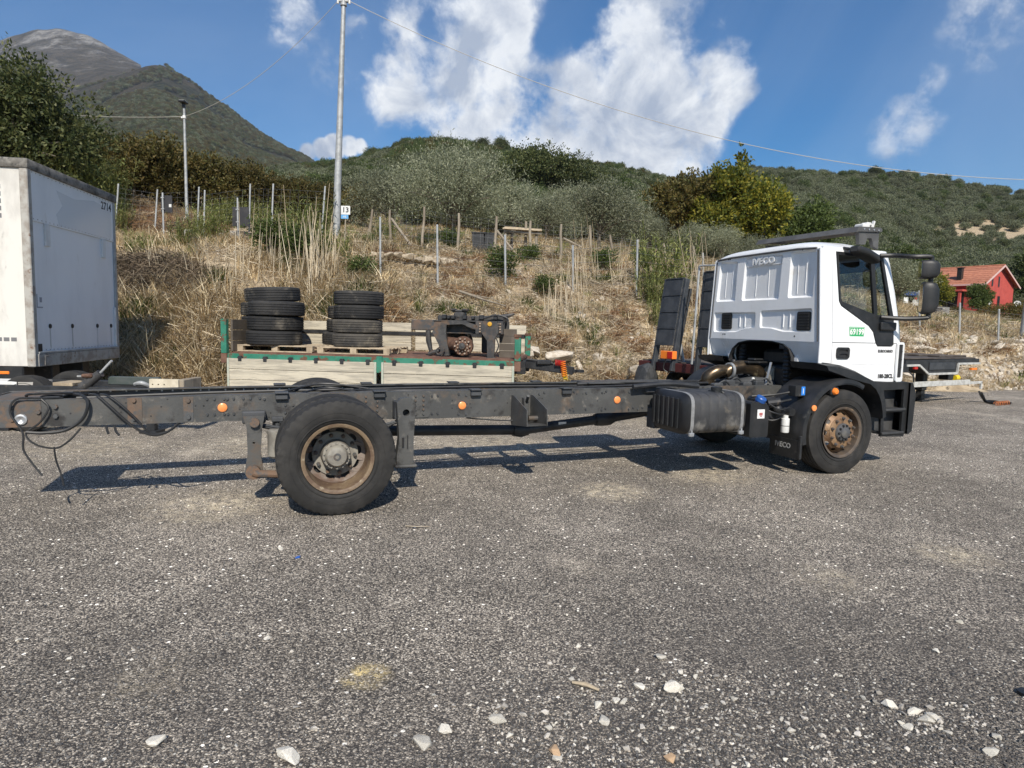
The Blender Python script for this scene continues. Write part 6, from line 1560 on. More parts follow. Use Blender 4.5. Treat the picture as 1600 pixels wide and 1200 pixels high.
# rear axle and drive line
b = B(); b.tube([(0, -.80, .50), (0, -.25, .50), (0, .25, .50), (0, .80, .50)], [.075, .085, .085, .075], 14); b.sphere((.02, .04, .50), .235, 20, 12, (1, .75, 1)); b.build('rear_axle', M_framed, truck)
b = B(); b.tube([(.22, .03, .51), (.40, .03, .52), (.42, .03, .52)], [.09, .06, .045], 12); b.tube([(.40, .02, .525), (2.12, .0, .475)], .057, 14); b.tube([(2.05, 0, .477), (2.14, 0, .474), (2.16, 0, .474), (2.24, 0, .475)], [.07, .085, .085, .065], 14); b.tube([(2.22, 0, .476), (3.20, 0, .565)], .055, 14); b.tube([(3.1, 0, .556), (3.2, 0, .565), (3.3, 0, .575), (3.36, 0, .58)], [.07, .085, .085, .06], 14); b.tube([(3.36, 0, .58), (4.5, 0, .72)], .055, 14); b.build('drive_shaft', M_blackm, truck)
b = B(); b.box(2.07, 2.17, -.06, .06, .54, .60, .01); b.box(2.08, 2.16, -.3, .3, .60, .66, .01); b.beam((2.12, -.3, .63), (2.12, -.4, .80), .06, .02); b.beam((2.12, .3, .63), (2.12, .4, .80), .06, .02); b.build('centre_bearing', M_blackm, truck)
b = B(); b.box(2.60, 2.70, -.052, -.045, .515, .555, .002); b.build('shaft_sticker', M_whitep, truck)
# side bracket (spare wheel carrier) on the near rail
P = [(-.424, .925), (-.50, .925), (-.86, .82), (-.87, .655), (-.44, .605), (-.424, .64)]
for x in (1.86, 2.08):
    b = B(); b.plate([(p[0], p[1]) for p in P], [], lambda u, v, t: (x + .009*t, u, v), 1.0); b.build('carrier_plate', M_frame, truck)
b = B(); b.plate([(-.45, .62), (-.86, .655), (-.862, .668), (-.45, .634)], [], lambda u, v, t: (1.868 + .213*t, u, v), 1.0); b.build('carrier_base', M_frame, truck)
b = B(); b.tube([(1.98, -.62, .70), (2.20, -.62, .70)], .024, 8); b.tube([(1.90, -.60, .76), (1.97, -.60, .76)], .03, 8); b.build('carrier_rod', M_frust, truck)
b = B(); b.box(1.98, 2.03, -.50, -.424, .72, .90, .006); b.tube([(2.005, -.5, .86), (1.99, -.58, .93)], .016, 6); b.build('carrier_clamp', M_frame, truck)
b = B(); b.tube([(1.38, -.38, .69), (1.7, -.45, .665), (1.95, -.5, .66)], .008, 5, smooth=4); b.build('cable', M_black, truck)
# pipes and cables along the frame
for pts, r, m in (([(-2.2, .22, .90), (-1.0, .25, .93), (.2, .20, .945), (1.6, .26, .95), (3.0, .2, .95), (4.5, .22, .95)], .014, M_black), ([(-.2, -.30, .95), (.8, -.24, .97), (1.8, -.30, .96), (2.8, -.27, .98), (3.8, -.2, .99), (4.6, -.15, 1.0)], .016, M_black),
                  ([(-.8, -.1, .93), (.1, -.28, .95), (1.1, -.2, .93), (2.2, -.08, .94), (3.3, -.12, .97)], .011, M_blackm), ([(2.9, .1, .98), (3.4, .05, 1.0), (4.0, -.02, 1.005), (4.6, .05, 1.0)], .022, M_blackm), ([(-.3, -.36, .96), (0, -.12, 1.0), (.3, -.3, .965)], .010, M_black), ([(.2, .1, .95), (.5, -.2, .975), (.9, -.34, .97), (1.3, -.25, .96)], .012, M_black), ([(-.4, .1, .94), (0, .3, 1.0), (.45, .1, .96)], .012, M_black)):
    b = B(); b.tube(pts, r, 6, smooth=5); b.build('air_line', m, truck)
for pts, r in (([(-2.16, -.36, .965), (-2.30, -.44, .975), (-2.46, -.45, .97), (-2.50, -.46, .86), (-2.42, -.47, .70), (-2.42, -.47, .56), (-2.36, -.48, .44), (-2.29, -.50, .34)], .0105),
               ([(-2.18, -.3, .98), (-2.30, -.42, .985), (-2.24, -.455, .90), (-2.30, -.46, .78), (-2.40, -.46, .69), (-2.34, -.47, .60), (-2.2, -.47, .56), (-2.1, -.47, .62), (-2.02, -.45, .72)], .010),
               ([(-2.21, -.47, .57), (-2.2, -.47, .46), (-2.17, -.47, .34), (-2.15, -.48, .24)], .009),
               ([(-2.1, -.3, .99), (-2.0, -.42, .985), (-1.96, -.47, .92), (-2.0, -.475, .80), (-2.12, -.48, .71), (-2.28, -.47, .69), (-2.4, -.46, .70)], .017),
               ([(-1.98, -.30, .985), (-1.90, -.43, .99), (-1.80, -.47, .90), (-1.64, -.48, .73), (-1.50, -.48, .645), (-1.38, -.46, .66), (-1.28, -.40, .74)], .014),
               ([(-1.90, -.30, .985), (-1.82, -.43, .985), (-1.72, -.47, .91), (-1.62, -.475, .80), (-1.5, -.47, .66), (-1.36, -.45, .67), (-1.28, -.38, .75)], .012),
               ([(-1.84, -.44, .73), (-1.83, -.45, .69), (-1.82, -.46, .66)], .013), ([(-1.78, -.44, .73), (-1.765, -.45, .68), (-1.74, -.46, .645)], .013), ([(-2.46, -.2, .96), (-2.40, -.35, 1.0), (-2.2, -.38, 1.01), (-2.0, -.2, .98)], .014)):
    b = B(); b.tube(pts, r*.8, 7, smooth=6); b.build('loose_cable', M_black, truck)
b = B(); b.lathe([(0, .0), (-.015, .032), (-.012, .044), (0, .048)], 12, c=(-2.44, -.427, .80)); b.build('shiny_cap', M_alu, truck)

# --- wheels
def wheel_rear(sy, inner):
    b = B(); add_tyre(b, .5, .285, .293, 132, .012, groove=.014); t = b.build('tyre', M_rubber)
    w = bpy.data.objects.new('wheel', None); C.objects.link(w); w.parent = truck; t.parent = w
    w.location = (0, sy*(1.0575 if not inner else .735), .497); w.rotation_euler = (0, rnd.uniform(0, 6), 0 if sy < 0 else math.pi)
    # all parts face -y (outwards)
    b = B(); b.lathe([(-.128, .280), (-.136, .300), (-.143, .303), (-.143, .294), (-.132, .272), (-.10, .266), (.06, .260), (.12, .262), (.14, .28)], 56); b.build('rim', M_rim_r, w)
    if not inner:
        hol = [oval(.205*math.cos(i*.6283 + .3), .205*math.sin(i*.6283 + .3), i*.6283 + .3 + math.pi/2, .040, .024) for i in range(10)]
        b = B(); b.plate(ring_pts(.259, 60), hol + [ring_pts(.135, 40)], lambda u, v, t: (u, .118 - .03*max(0, (math.hypot(u, v) - .22)/.04)**2 + .010*t, v), 1.0); b.build('wheel_disc', M_disc, w)
        b = B(); b.lathe([(.12, .20), (.102, .196), (.102, .13), (.06, .125), (.0, .118), (-.004, .098), (-.03, .094), (-.05, .080), (-.058, .05), (-.061, .03), (-.061, 0)], 40); h = b.build('hub', M_hubgrey, w)
        for i in range(10):
            a = i*.6283 + .1; x, z = .167*math.cos(a), .167*math.sin(a); b = B(); b.tube([(x, .105, z), (x, .078, z)], [.019, .018], 6); b.tube([(x, .078, z), (x, .062, z)], [.011, .010], 8); b.build('wheel_nut', M_frust, w)
        q = B()
        for i in range(14):
            a = i*.4488; x, z = .108*math.cos(a), .108*math.sin(a); q.tube([(x, .004, z), (x, -.018, z)], [.010, .009], 6)
        tag(q.build('hub_bolts', M_hubgrey, h), kind='stuff')
        b = B(); b.lathe([(-.059, .034), (-.065, .030), (-.065, .018), (-.061, .016)], 16); b.build('hub_ring', M_frust, w)
        b = B(); b.lathe([(.15, .0), (.15, .24), (.17, .24)], 30); b.build('brake_drum', M_seal, w)
    return w
for sy in (-1, 1):
    for inner in (0, 1): wheel_rear(sy, inner)
def wheel_front(sy):
    b = B(); add_tyre(b, .5, .29, .293, 72, 0, groove=.012); t = b.build('tyre', M_rubber)
    w = bpy.data.objects.new('wheel', None); C.objects.link(w); w.parent = truck; t.parent = w
    w.location = (FA, sy*1.045, .497); w.rotation_euler = (0, rnd.uniform(0, 6), 0 if sy < 0 else math.pi)
    b = B(); b.lathe([(-.130, .280), (-.138, .298), (-.146, .303), (-.146, .294), (-.134, .272), (-.08, .264), (.05, .258), (.13, .28)], 56); b.build('rim', M_rim_dark, w)
    f = lambda r: -.045 - .085*min(1, max(0, (.245 - r)/.060))**.8
    hol = [oval(.216*math.cos(i*.6283), .216*math.sin(i*.6283), i*.6283 + math.pi/2, .030, .017) for i in range(10)]
    cuts = ring_pts(.264, 60)
    b = B(); b.plate(cuts, hol + [ring_pts(.190, 50)], lambda u, v, t: (u, f(math.hypot(u, v)) + .010*t, v), 1.0); b.build('wheel_disc', M_bronze, w)
    b = B(); b.lathe([(f(.19) + .002, .191), (-.136, .184), (-.140, .176), (-.140, .105), (-.134, .10)], 50); b.build('disc_face', M_bronze, w)
    for i in range(10):
        a = i*.6283 + .31; x, z = .1675*math.cos(a), .1675*math.sin(a); b = B(); b.tube([(x, -.138, z), (x, -.160, z)], [.018, .017], 6); b.tube([(x, -.16, z), (x, -.174, z)], [.011, .010], 8); b.build('wheel_nut', M_frust, w)
    b = B(); b.lathe([(-.13, .110), (-.155, .108), (-.170, .098), (-.178, .070), (-.196, .062), (-.205, .04), (-.207, 0)], 36); h = b.build('hub', mat('hub_dirty', (.075, .075, .078), (.12, .115, .105), 9, rough=.5), w)
    for i in range(10):
        a = i*.6283; x, z = .086*math.cos(a), .086*math.sin(a); b = B(); b.tube([(x, -.168, z), (x, -.19, z)], [.013, .012], 6); b.build('hub_bolt', M_blackm, h)
    return w
M_rim_dark = mat('dusty_dark_rim', (.10, .075, .055), (.06, .048, .04), 7, rough=.65, spots=[((.19, .13, .08), 11, .56, .7)])
for sy in (-1, 1): wheel_front(sy)
b = B(); b.tube([(FA, -.9, .46), (FA, -.6, .40), (FA, .6, .40), (FA, .9, .46)], .06, 10); b.build('front_axle', M_blackm, truck)

# --- fuel tank
def sq(x, cy, cz, hw, hh, e=5.0, n=36):
    P = []
    for k in range(n):
        t = 2*math.pi*k/n; c_, s_ = math.cos(t), math.sin(t); P.append((x, cy + hw*math.copysign(abs(c_)**(2/e), c_), cz + hh*math.copysign(abs(s_)**(2/e), s_)))
    return P
CY, CZ, HW, HH = -.845, .765, .345, .222
st_ = [(3.535, -.07), (3.545, -.035), (3.565, -.010), (3.60, 0)]
x = 3.62; xs = []
while x < 4.27:
    xs += [(x + .004, 0), (x + .085, 0), (x + .095, -.011), (x + .105, -.011)]; x += .115
st_ += xs + [(4.285, 0), (4.31, -.01), (4.325, -.035), (4.33, -.08)]
b = B(); b.skin([b.ring(sq(x, CY, CZ, HW + o_, HH + o_)) for x, o_ in st_]); tk = b.build('fuel_tank', M_tank, truck, ang=40)
for x in (3.605, 4.255):
    b = B(); b.skin([b.ring(sq(x + d_, CY, CZ, HW + o_, HH + o_)) for d_, o_ in ((-.020, .0), (-.020, .006), (.020, .006), (.020, .0))], cap0=False, cap1=False); b.build('tank_strap', M_strap, tk)
    b = B(); b.box(x - .03, x + .03, -1.20, -1.165, .535, .575, .006); b.tube([(x, -1.19, .60), (x, -1.19, .535)], .010, 6); b.build('strap_bolt', M_alu, tk)
    b = B(); b.box(x - .05, x + .05, -.55, -.40, .52, .75, .012); b.build('tank_bracket', M_framed, truck)
b = B(); b.skin([b.ring(sq(x, CY, CZ, HW + o_, HH + o_)) for x, o_ in ((3.524, -.085), (3.532, -.055), (3.556, -.012), (3.575, .004), (3.582, .004))], cap1=False); b.build('tank_cover', mat('black_tank_cover', (.012, .012, .013), (.02, .02, .021), 5, rough=.42), tk)
for i in range(6): b = B(); y = -1.06 + i*.088; b.box(3.514, 3.530, y, y + .05, .60, .93, .008); b.build('cover_rib', M_black, tk)
b = B(); b.box(3.99, 4.12, -1.06, -.92, .965, 1.0, .01); b.lathe([(.0, .06), (.05, .062), (.055, .05), (.055, 0)], 14, c=(4.05, -1.0, .985), axis='z'); b.tube([(4.08, -1.06, .99), (4.12, -1.12, .93), (4.10, -1.18, .90)], .012, 6); b.build('filler_cap', M_black, tk)
b = B(); b.tube([(3.30, -.50, 1.0), (3.75, -.52, 1.03), (4.15, -.55, 1.0)], .03, 8, smooth=4); b.build('hose', M_blackm, truck)
# urea tank
b = B(); b.plate([(4.365, .505), (4.385, .49), (4.60, .49), (4.62, .505), (4.62, .82), (4.60, .845), (4.46, .885), (4.385, .885), (4.365, .865)], [], lambda u, v, t: (u, -1.19 + .40*t, v), 1.0); ad = b.build('urea_tank', M_black, truck)
b = B(); b.lathe([(0, .045), (.03, .05), (.035, .058), (.075, .058), (.085, .05), (.085, 0)], 16, axis='z'); o = b.build('blue_cap', M_blue, ad, loc=(4.52, -1.13, .86), rot=(R(28), R(12), 0))
b = B(); b.box(4.46, 4.56, -1.194, -1.189, .70, .80, .001); lb = b.build('white_label', M_printw, ad)
b = B(); b.box(4.485, 4.53, -1.1965, -1.1942, .735, .765); b.box(4.50, 4.52, -1.1965, -1.1942, .72, .73); b.build('label_print', mat('label_red', (.4, .12, .12)), lb)
# clutter behind the front mudguard
for pts, r in (([(4.70, -.95, .86), (4.85, -1.0, .80), (4.98, -.95, .84), (5.10, -1.02, .88)], .014), ([(4.66, -1.0, .80), (4.8, -1.08, .74), (4.95, -1.06, .72), (5.05, -.98, .78)], .010), ([(4.72, -.8, .9), (4.9, -.9, .92), (5.1, -.95, .95), (5.2, -.98, .98)], .012), ([(4.75, -1.05, .84), (4.86, -1.1, .78), (5.0, -1.1, .80)], .008), ([(4.7, -.9, .70), (4.85, -1.0, .64), (5.0, -1.02, .70)], .012)):
    b = B(); b.tube(pts, r, 6, smooth=5); b.build('air_hose', M_black, truck)
b = B(); b.box(4.72, 4.98, -.95, -.70, .62, .90, .03); b.sphere((4.92, -1.0, .77), .055, 12, 8); b.tube([(4.78, -.98, .84), (4.92, -1.02, .86)], .045, 10); b.build('valve_block', M_blackm, truck)
b = B(); b.lathe([(-.05, .0), (-.05, .045), (-.03, .05), (0, .05), (0, 0)], 14, c=(5.08, -1.02, .735), axis='y'); b.build('air_knob', M_black, truck)
b = B(); b.lathe([(.50, .0), (.50, .042), (.51, .046), (.66, .046), (.665, .04), (.665, .03), (.70, .03), (.70, 0)], 18, c=(5.02, -1.03, 0), axis='z'); fl = b.build('oil_filter', M_whitep, truck)
b = B(); b.lathe([(.575, .0466), (.582, .0466)], 18, c=(5.02, -1.03, 0), axis='z'); b.build('filter_band', M_print, fl)
b = B(); b.box(5.12, 5.26, -1.06, -.94, .915, 1.04, .006); rb_ = b.build('relay_box', M_black, truck)
b = B(); b.box(5.20, 5.255, -1.064, -1.0595, .93, 1.03, .001); s_ = b.build('blue_sticker', mat('sticker_blue', (.03, .22, .70), rough=.4), rb_)
b = B(); b.box(5.222, 5.230, -1.0665, -1.0642, .95, 1.01); b.build('sticker_print', M_printw, s_)

# --- front mudguards, flaps
def mudguard(sy):
    rows = []
    for k in range(25):
        a = R(62 + (192 - 62)*k/24); r = .63; c = (FA + r*math.cos(a), .50 + r*math.sin(a)); rows.append([(c[0] + .02, sy*.60, c[1] - .005), (c[0], sy*.70, c[1]), (c[0], sy*1.17, c[1]), (FA + (r - .012)*math.cos(a), sy*1.20, .50 + (r - .012)*math.sin(a)), (FA + (r - .055)*math.cos(a), sy*1.205, .50 + (r - .055)*math.sin(a))])
    rows2 = [[(p[0] - .012*math.cos(R(62 + 130*k/24)), p[1] - (sy*.006 if i > 2 else 0), p[2] - .012*math.sin(R(62 + 130*k/24))) for i, p in enumerate(r_)] for k, r_ in enumerate(rows)]
    b = B(); b.grid(rows); b.grid(rows2); o = b.build('mudguard', M_black, truck, ang=60)
    b = B(); b.box(5.10, 5.118, min(sy*.72, sy*1.19), max(sy*.72, sy*1.19), .20, .42, .003); fl = b.build('mudflap', M_black, o)
    b = B(); b.box(5.095, 5.125, min(sy*1.16, sy*1.20), max(sy*1.16, sy*1.20), .21, .48, .006); b.build('flap_edge', M_blackm, o)
    return o, fl
mg, flap = mudguard(-1); mudguard(1)
text('flap_letters', 'IVECO', .085, mat('grey_letters', (.36, .36, .36), rough=.7), face_M((5.0985, -.93, .335), (0, -1, 0), (0, 0, 1)), flap, bold=.002)
b = B(); b.lathe([(0, .042), (-.02, .040), (-.035, .028), (-.04, 0)], 16, c=(5.55, -1.205, .985)); b.build('indicator_lamp', M_orange, truck)
b = B(); b.box(5.50, 5.62, -1.21, -1.12, .94, 1.03, .012); b.build('lamp_mount', M_black, truck)
b = B(); b.lathe([(0, .034), (-.012, .033), (-.016, 0)], 16, c=(5.245, -1.212, .80)); b.build('round_reflector', M_lamp, truck)

# --- engine, gearbox, exhaust
b = B(); b.box(5.62, 6.7, -.36, .36, .62, 1.22, .04); b.box(5.8, 6.6, -.26, .26, 1.22, 1.42, .04); b.build('engine', M_blackm, truck)
b = B(); b.tube([(4.45, 0, .74), (4.8, 0, .76), (5.2, 0, .80), (5.62, 0, .84)], [.14, .20, .22, .27], 18); b.build('gearbox', M_framed, truck)
b = B(); b.tube([(4.78, .10, .98), (4.80, .09, 1.06), (4.90, .06, 1.125), (5.04, .04, 1.14)], [.078, .085, .085, .07], 16, smooth=5); b.lathe([(-.02, .078), (-.02, .095), (.02, .095), (.02, .078)], 18, c=(4.78, .10, .99), axis='z', closed_prof=True); b.build('exhaust_elbow', M_exh, truck)
b = B(); b.tube([(5.0, .04, 1.10), (5.10, .02, 1.16), (5.28, 0, 1.185), (5.44, -.02, 1.15), (5.54, -.04, 1.05), (5.58, -.05, .94)], [.07, .085, .088, .088, .085, .08], 16, smooth=5); b.build('exhaust_pipe', M_exh, truck)
for x, z in ((5.06, 1.14), (5.45, 1.14)): b = B(); b.lathe([(-.018, .084), (-.018, .104), (.018, .104), (.018, .084)], 18, c=(x, .01, z), axis='x', closed_prof=True); b.build('pipe_clamp', M_alu, truck)
b = B(); b.plate([(5.56, .93), (5.58, 1.14), (5.64, 1.20), (5.72, 1.20), (5.78, 1.08), (5.82, .93)], [], lambda u, v, t: (u, -.18 + .16*t, v), 1.0); b.build('cream_housing', M_cream, truck)
b = B(); b.beam((5.42, -.24, .92), (5.52, -.22, 1.26), .028, .01); b.build('steel_stay', M_alu, truck)
prof = []
for i in range(19): prof.append((1.02 + i*.024, .062 if i % 2 else .048))
b = B(); b.lathe([(1.0, 0), (1.0, .05)] + prof + [(1.47, .05), (1.47, 0)], 18, c=(5.60, -.42, 0), axis='z'); b.build('intake_bellows', M_black, truck)
b = B(); b.lathe([(1.0, 0), (1.0, .05)] + prof + [(1.47, .05), (1.47, 0)], 18, c=(5.62, .42, 0), axis='z'); b.build('intake_bellows', M_black, truck)
b = B(); b.box(5.24, 5.60, -.12, .16, 1.24, 1.265, .006); b.box(5.40, 5.56, -.06, .10, 1.265, 1.30, .02); b.sphere((5.22, .13, 1.25), .035, 10, 6); b.build('cab_catch', M_black, truck)
for x, y, z in ((4.95, -.12, 1.0), (5.15, -.2, .98), (5.3, -.25, 1.0), (5.1, .2, .98), (4.7, -.2, .97), (5.35, .15, 1.0)):
    b = B(); b.box(x - .07, x + .07, y - .05, y + .05, z - .06, z + .03, .015); b.tube([(x, y, z), (x + .08, y - .04, z + .06), (x + .2, y, z)], .012, 6, smooth=4); b.build('valve', M_framed, truck)
b = B(); b.sphere((5.28, -.18, 1.045), .022, 10, 6); b.build('white_knob', M_whitep, truck)
b = B(); b.box(3.02, 4.38, .02, .36, .983, 1.0, .006); b.build('cover_plate', M_frame, truck)
b = B(); b.box(3.2, 4.2, .55, 1.0, .58, .95, .05); b.build('battery_box', M_black, truck)
for x in (3.3, 4.1): b = B(); b.box(x - .05, x + .05, .42, .56, .68, .80, .01); b.build('box_bracket', M_framed, truck)

# ------------------------------------------------------------------ the cab
cab = bpy.data.objects.new('cab', None); C.objects.link(cab); cab.parent = truck
XB = 5.49
def ys(z):                                                    # half width of the side wall at height z
    return 1.03 - .085*max(0, min(1.2, (z - 1.545)/1.15))
def side(sy): return lambda u, v, t: (u, sy*(ys(v) - .030*t), v)
WIN = [(5.715, 2.605), (6.27, 2.600), (6.465, 2.585), (6.655, 1.845), (6.655, 1.53), (6.635, 1.512), (6.395, 1.512), (6.365, 1.535), (6.32, 1.68), (6.24, 1.755), (5.80, 1.985), (5.765, 2.03)]
GL1 = [(5.745, 2.575), (6.262, 2.572), (6.325, 1.895), (6.28, 1.905), (5.815, 2.025), (5.79, 2.06)]
GL2 = [(6.325, 2.555), (6.44, 2.545), (6.592, 1.885), (6.385, 1.885)]
def clipz(poly, zc, upper):
    out = []
    for i in range(len(poly)):
        a, c = poly[i], poly[(i+1) % len(poly)]
        ia = (a[1] >= zc) == upper or abs(a[1]-zc) < 1e-9; ic = (c[1] >= zc) == upper or abs(c[1]-zc) < 1e-9
        if ia: out.append(a)
        if ia != ic: t = (zc - a[1])/(c[1] - a[1]); out.append((a[0] + (c[0]-a[0])*t, zc))
    return out
def front_x(z): return lerp_tab([(1.05, 6.70), (1.52, 6.715), (1.85, 6.695), (2.55, 6.515), (2.66, 6.46)], z)
for sy in (-1, 1):
    # rear corner pillar strip, door upper and lower skin; the shut lines are real gaps over a dark backing
    b = B(); b.plate([(XB + .02, 1.31), (5.655, 1.296), (5.655, 1.545), (5.655, 2.66), (XB + .02, 2.66), (XB + .02, 1.545)], [], side(sy), 1.0); b.build('rear_pillar', M_white, cab, ang=20)
    lower = [(5.662, 1.293), (5.80, 1.276), (5.94, 1.238), (6.06, 1.19), (6.20, 1.13), (6.33, 1.082), (6.60, 1.07), (6.70, 1.07), (6.715, 1.540), (6.663, 1.540), (6.663, 1.52), (6.64, 1.502), (6.39, 1.502), (6.355, 1.540), (5.662, 1.540)]
    b = B(); b.plate(lower, [], side(sy), 1.0); dr_ = b.build('door', M_white, cab, ang=20)
    upper = [(5.662, 1.548), (6.352, 1.548), (6.31, 1.675), (6.235, 1.747), (5.79, 1.975), (5.755, 2.03), (5.704, 2.612), (6.27, 2.611), (6.473, 2.595), (6.663, 1.85), (6.663, 1.548), (6.715, 1.548), (6.695, 1.85), (6.515, 2.55), (6.46, 2.66), (5.662, 2.66)]
    b = B(); b.plate(upper, [], side(sy), 1.0); b.build('door_frame', M_white, cab, ang=20)
    b = B(); b.plate([(5.60, 1.31), (5.72, 1.29), (5.72, 2.60), (5.60, 2.60)], [], lambda u, v, t: (u, sy*(ys(v) - .033 - .02*t), v), 1.0); b.plate([(5.66, 1.52), (6.36, 1.52), (6.36, 1.57), (5.66, 1.57)], [], lambda u, v, t: (u, sy*(ys(v) - .033 - .02*t), v), 1.0); b.build('shut_line', M_shut, cab)
    b = B(); b.plate(WIN, [GL1, GL2], lambda u, v, t: (u, sy*(ys(v) + .003 - .03*t), v), 1.0); b.build('window_surround', M_black, cab, ang=20)
    for g, nm in ((GL1, 'side_window'), (GL2, 'quarter_window')):
        b = B(); b.plate(g, [], lambda u, v, t: (u, sy*(ys(v) - .012 - .004*t), v), 1.0); b.build(nm, M_glass, cab, ang=20)
    b = B(); b.box(6.40, 6.655, min(sy*1.02, sy*1.065), max(sy*1.02, sy*1.065), 1.70, 1.80, .012); b.build('mirror_mount', M_black, cab)
    # pressed body lines low on the door
    for z0, z1, x0 in ((1.285, 1.292, 5.98), (1.245, 1.252, 6.04)): b = B(); b.box(x0, 6.66, sy*1.030 - .004, sy*1.030 + .004, z0, z1, .002); b.build('door_crease', M_white, cab)
    b = B(); b.plate(rrect(5.725, 5.93, 1.352, 1.488, .035, 4), [rrect(5.765, 5.895, 1.43, 1.462, .012, 3), rrect(5.765, 5.895, 1.375, 1.41, .012, 3)], lambda u, v, t: (u, sy*(1.046 - .016*t), v), 1.0); hd = b.build('door_handle', M_black, cab)
    b = B(); b.box(5.76, 5.90, min(sy*1.026, sy*1.032), max(sy*1.026, sy*1.032), 1.37, 1.47); b.build('handle_recess', M_seal, cab)
    # wing of the wheel arch
    O = [(5.43, 1.302), (5.655, 1.291), (5.80, 1.268), (5.94, 1.228), (6.07, 1.172), (6.20, 1.118), (6.33, 1.072), (6.39, .98), (6.435, .87), (6.455, .74), (6.46, .66)]
    I = [(5.47, 1.225), (5.655, 1.175), (5.78, 1.135), (5.90, 1.11), (6.02, 1.085), (6.14, 1.06), (6.235, 1.00), (6.30, .92), (6.345, .83), (6.375, .72), (6.385, .64)]
    rows = []
    for o_, i_ in zip(O, I):
        rows.append([(o_[0], sy*.62, o_[1]), (o_[0], sy*1.03, o_[1]), (o_[0] - .005, sy*1.13, o_[1] - .015), (o_[0]*.75 + i_[0]*.25, sy*1.175, o_[1]*.75 + i_[1]*.25 - .005), (i_[0], sy*1.18, i_[1]), (i_[0], sy*1.15, i_[1] - .005), (i_[0], sy*.62, i_[1])])
    b = B(); b.grid(rows)
    for r_ in (rows[0], rows[-1]): b.bm.faces.new([b.bm.verts.new(p) for p in r_])
    b.build('wheel_arch', M_black, cab, ang=40)
    # steps and bumper corner
    b = B()
    P = [(6.44, .74), (6.47, .40), (6.86, .385), (6.89, .45), (6.89, 1.068), (6.34, 1.068), (6.40, .99), (6.44, .87)]
    b.plate(P, [[(6.49, .745), (6.815, .75), (6.815, .98), (6.47, .98)], [(6.51, .455), (6.815, .445), (6.815, .70), (6.495, .70)]], lambda u, v, t: (u, sy*(1.10 - .03*t), v), 1.0)
    b.box(6.44, 6.88, min(sy*.55, sy*.75), max(sy*.55, sy*.75), .41, 1.06); stp = b.build('step_panel', M_black, cab)
    for z in (.425, .715): b = B(); b.box(6.47, 6.85, min(sy*.74, sy*1.12), max(sy*.74, sy*1.12), z, z + .03, .006); b.build('step', M_step, cab)
    b = B(); b.box(6.47, 6.86, min(sy*.92, sy*.95), max(sy*.92, sy*.95), .43, 1.05); b.build('step_back', M_step, cab)
    # front corner: black air slot framed in white
    b = B(); b.plate(rrect(6.70, 6.86, 1.07, 1.56, .03, 3), [rrect(6.735, 6.825, 1.12, 1.53, .012, 3)], lambda u, v, t: (u, sy*(1.060 - (u - 6.70)*.20 - .02*t), v), 1.0); b.build('corner_deflector', M_white, cab)
    b = B(); b.box(6.730, 6.830, min(sy*1.0, sy*1.027), max(sy*1.0, sy*1.027), 1.115, 1.535); b.build('corner_slot', M_seal, cab)
    for z in (1.24, 1.34, 1.44): b = B(); b.box(6.735, 6.825, min(sy*1.02, sy*1.033), max(sy*1.02, sy*1.033), z, z + .012); b.build('slot_bar', M_blackm, cab)
    # mirrors
    b = B(); b.tube([(6.40, sy*.97, 2.60), (6.52, sy*1.06, 2.60), (6.60, sy*1.25, 2.575), (6.74, sy*1.34, 2.575), (6.775, sy*1.35, 2.54), (6.785, sy*1.35, 2.30), (6.79, sy*1.35, 1.90), (6.775, sy*1.34, 1.86), (6.60, sy*1.18, 1.845), (6.40, sy*1.04, 1.86)], .027, 8, smooth=4); ma = b.build('mirror_arm', M_black, cab)
    for z0, z1, x0, x1 in ((2.315, 2.535, 6.655, 6.85), (1.90, 2.285, 6.70, 6.875)):
        b = B(); zc, hz, xc, hx_ = (z0+z1)/2, (z1-z0)/2, (x0+x1)/2, (x1-x0)/2
        rr = []
        for xx, q_ in ((x0, .90), (x0 + .02, 1.0), (xc, 1.0), (x1 - .03, .86), (x1, .55)):
            rr.append(b.ring([(xx, sy*1.35 + p[1] - 0, p[2]) for p in sq(0, 0, zc, .082*q_, hz*q_, 4.5, 24)]))
        def turn(b_):
            ca, sa = math.cos(R(38)), math.sin(R(38))*sy
            for v in b_.bm.verts:
                dx, dy = v.co.x - xc, v.co.y - sy*1.35; v.co.x = xc + dx*ca - dy*sa; v.co.y = sy*1.35 + dx*sa + dy*ca
        b.skin(rr); turn(b); hsn = b.build('mirror_housing', M_black, ma)
        b = B(); b.skin([b.ring([(x0 - .003, sy*1.35 + p[1], p[2]) for p in sq(0, 0, zc, .066, hz*.84, 4.5, 24)]), b.ring([(x0 + .004, sy*1.35 + p[1], p[2]) for p in sq(0, 0, zc, .066, hz*.84, 4.5, 24)])]); turn(b); b.build('mirror_glass', M_mirror, ma)
# kerb mirror above the near door
b = B(); rr = []
for xx, q_, dz_, w_ in ((5.84, .45, .035, .05), (5.86, .7, .03, .075), (5.98, .75, .0, .10), (6.14, .72, -.06, .10), (6.19, .45, -.09, .06)):
    rr.append(b.ring([(xx, -1.08 + p[1], p[2]) for p in sq(0, 0, 2.60 + dz_, w_, .062*q_, 4, 20)]))
b.skin(rr); km = b.build('kerb_mirror', M_black, cab)
b = B(); b.beam((5.86, -.93, 2.66), (5.90, -1.06, 2.63), .10, .03, .006); b.build('mirror_bracket', M_black, cab)
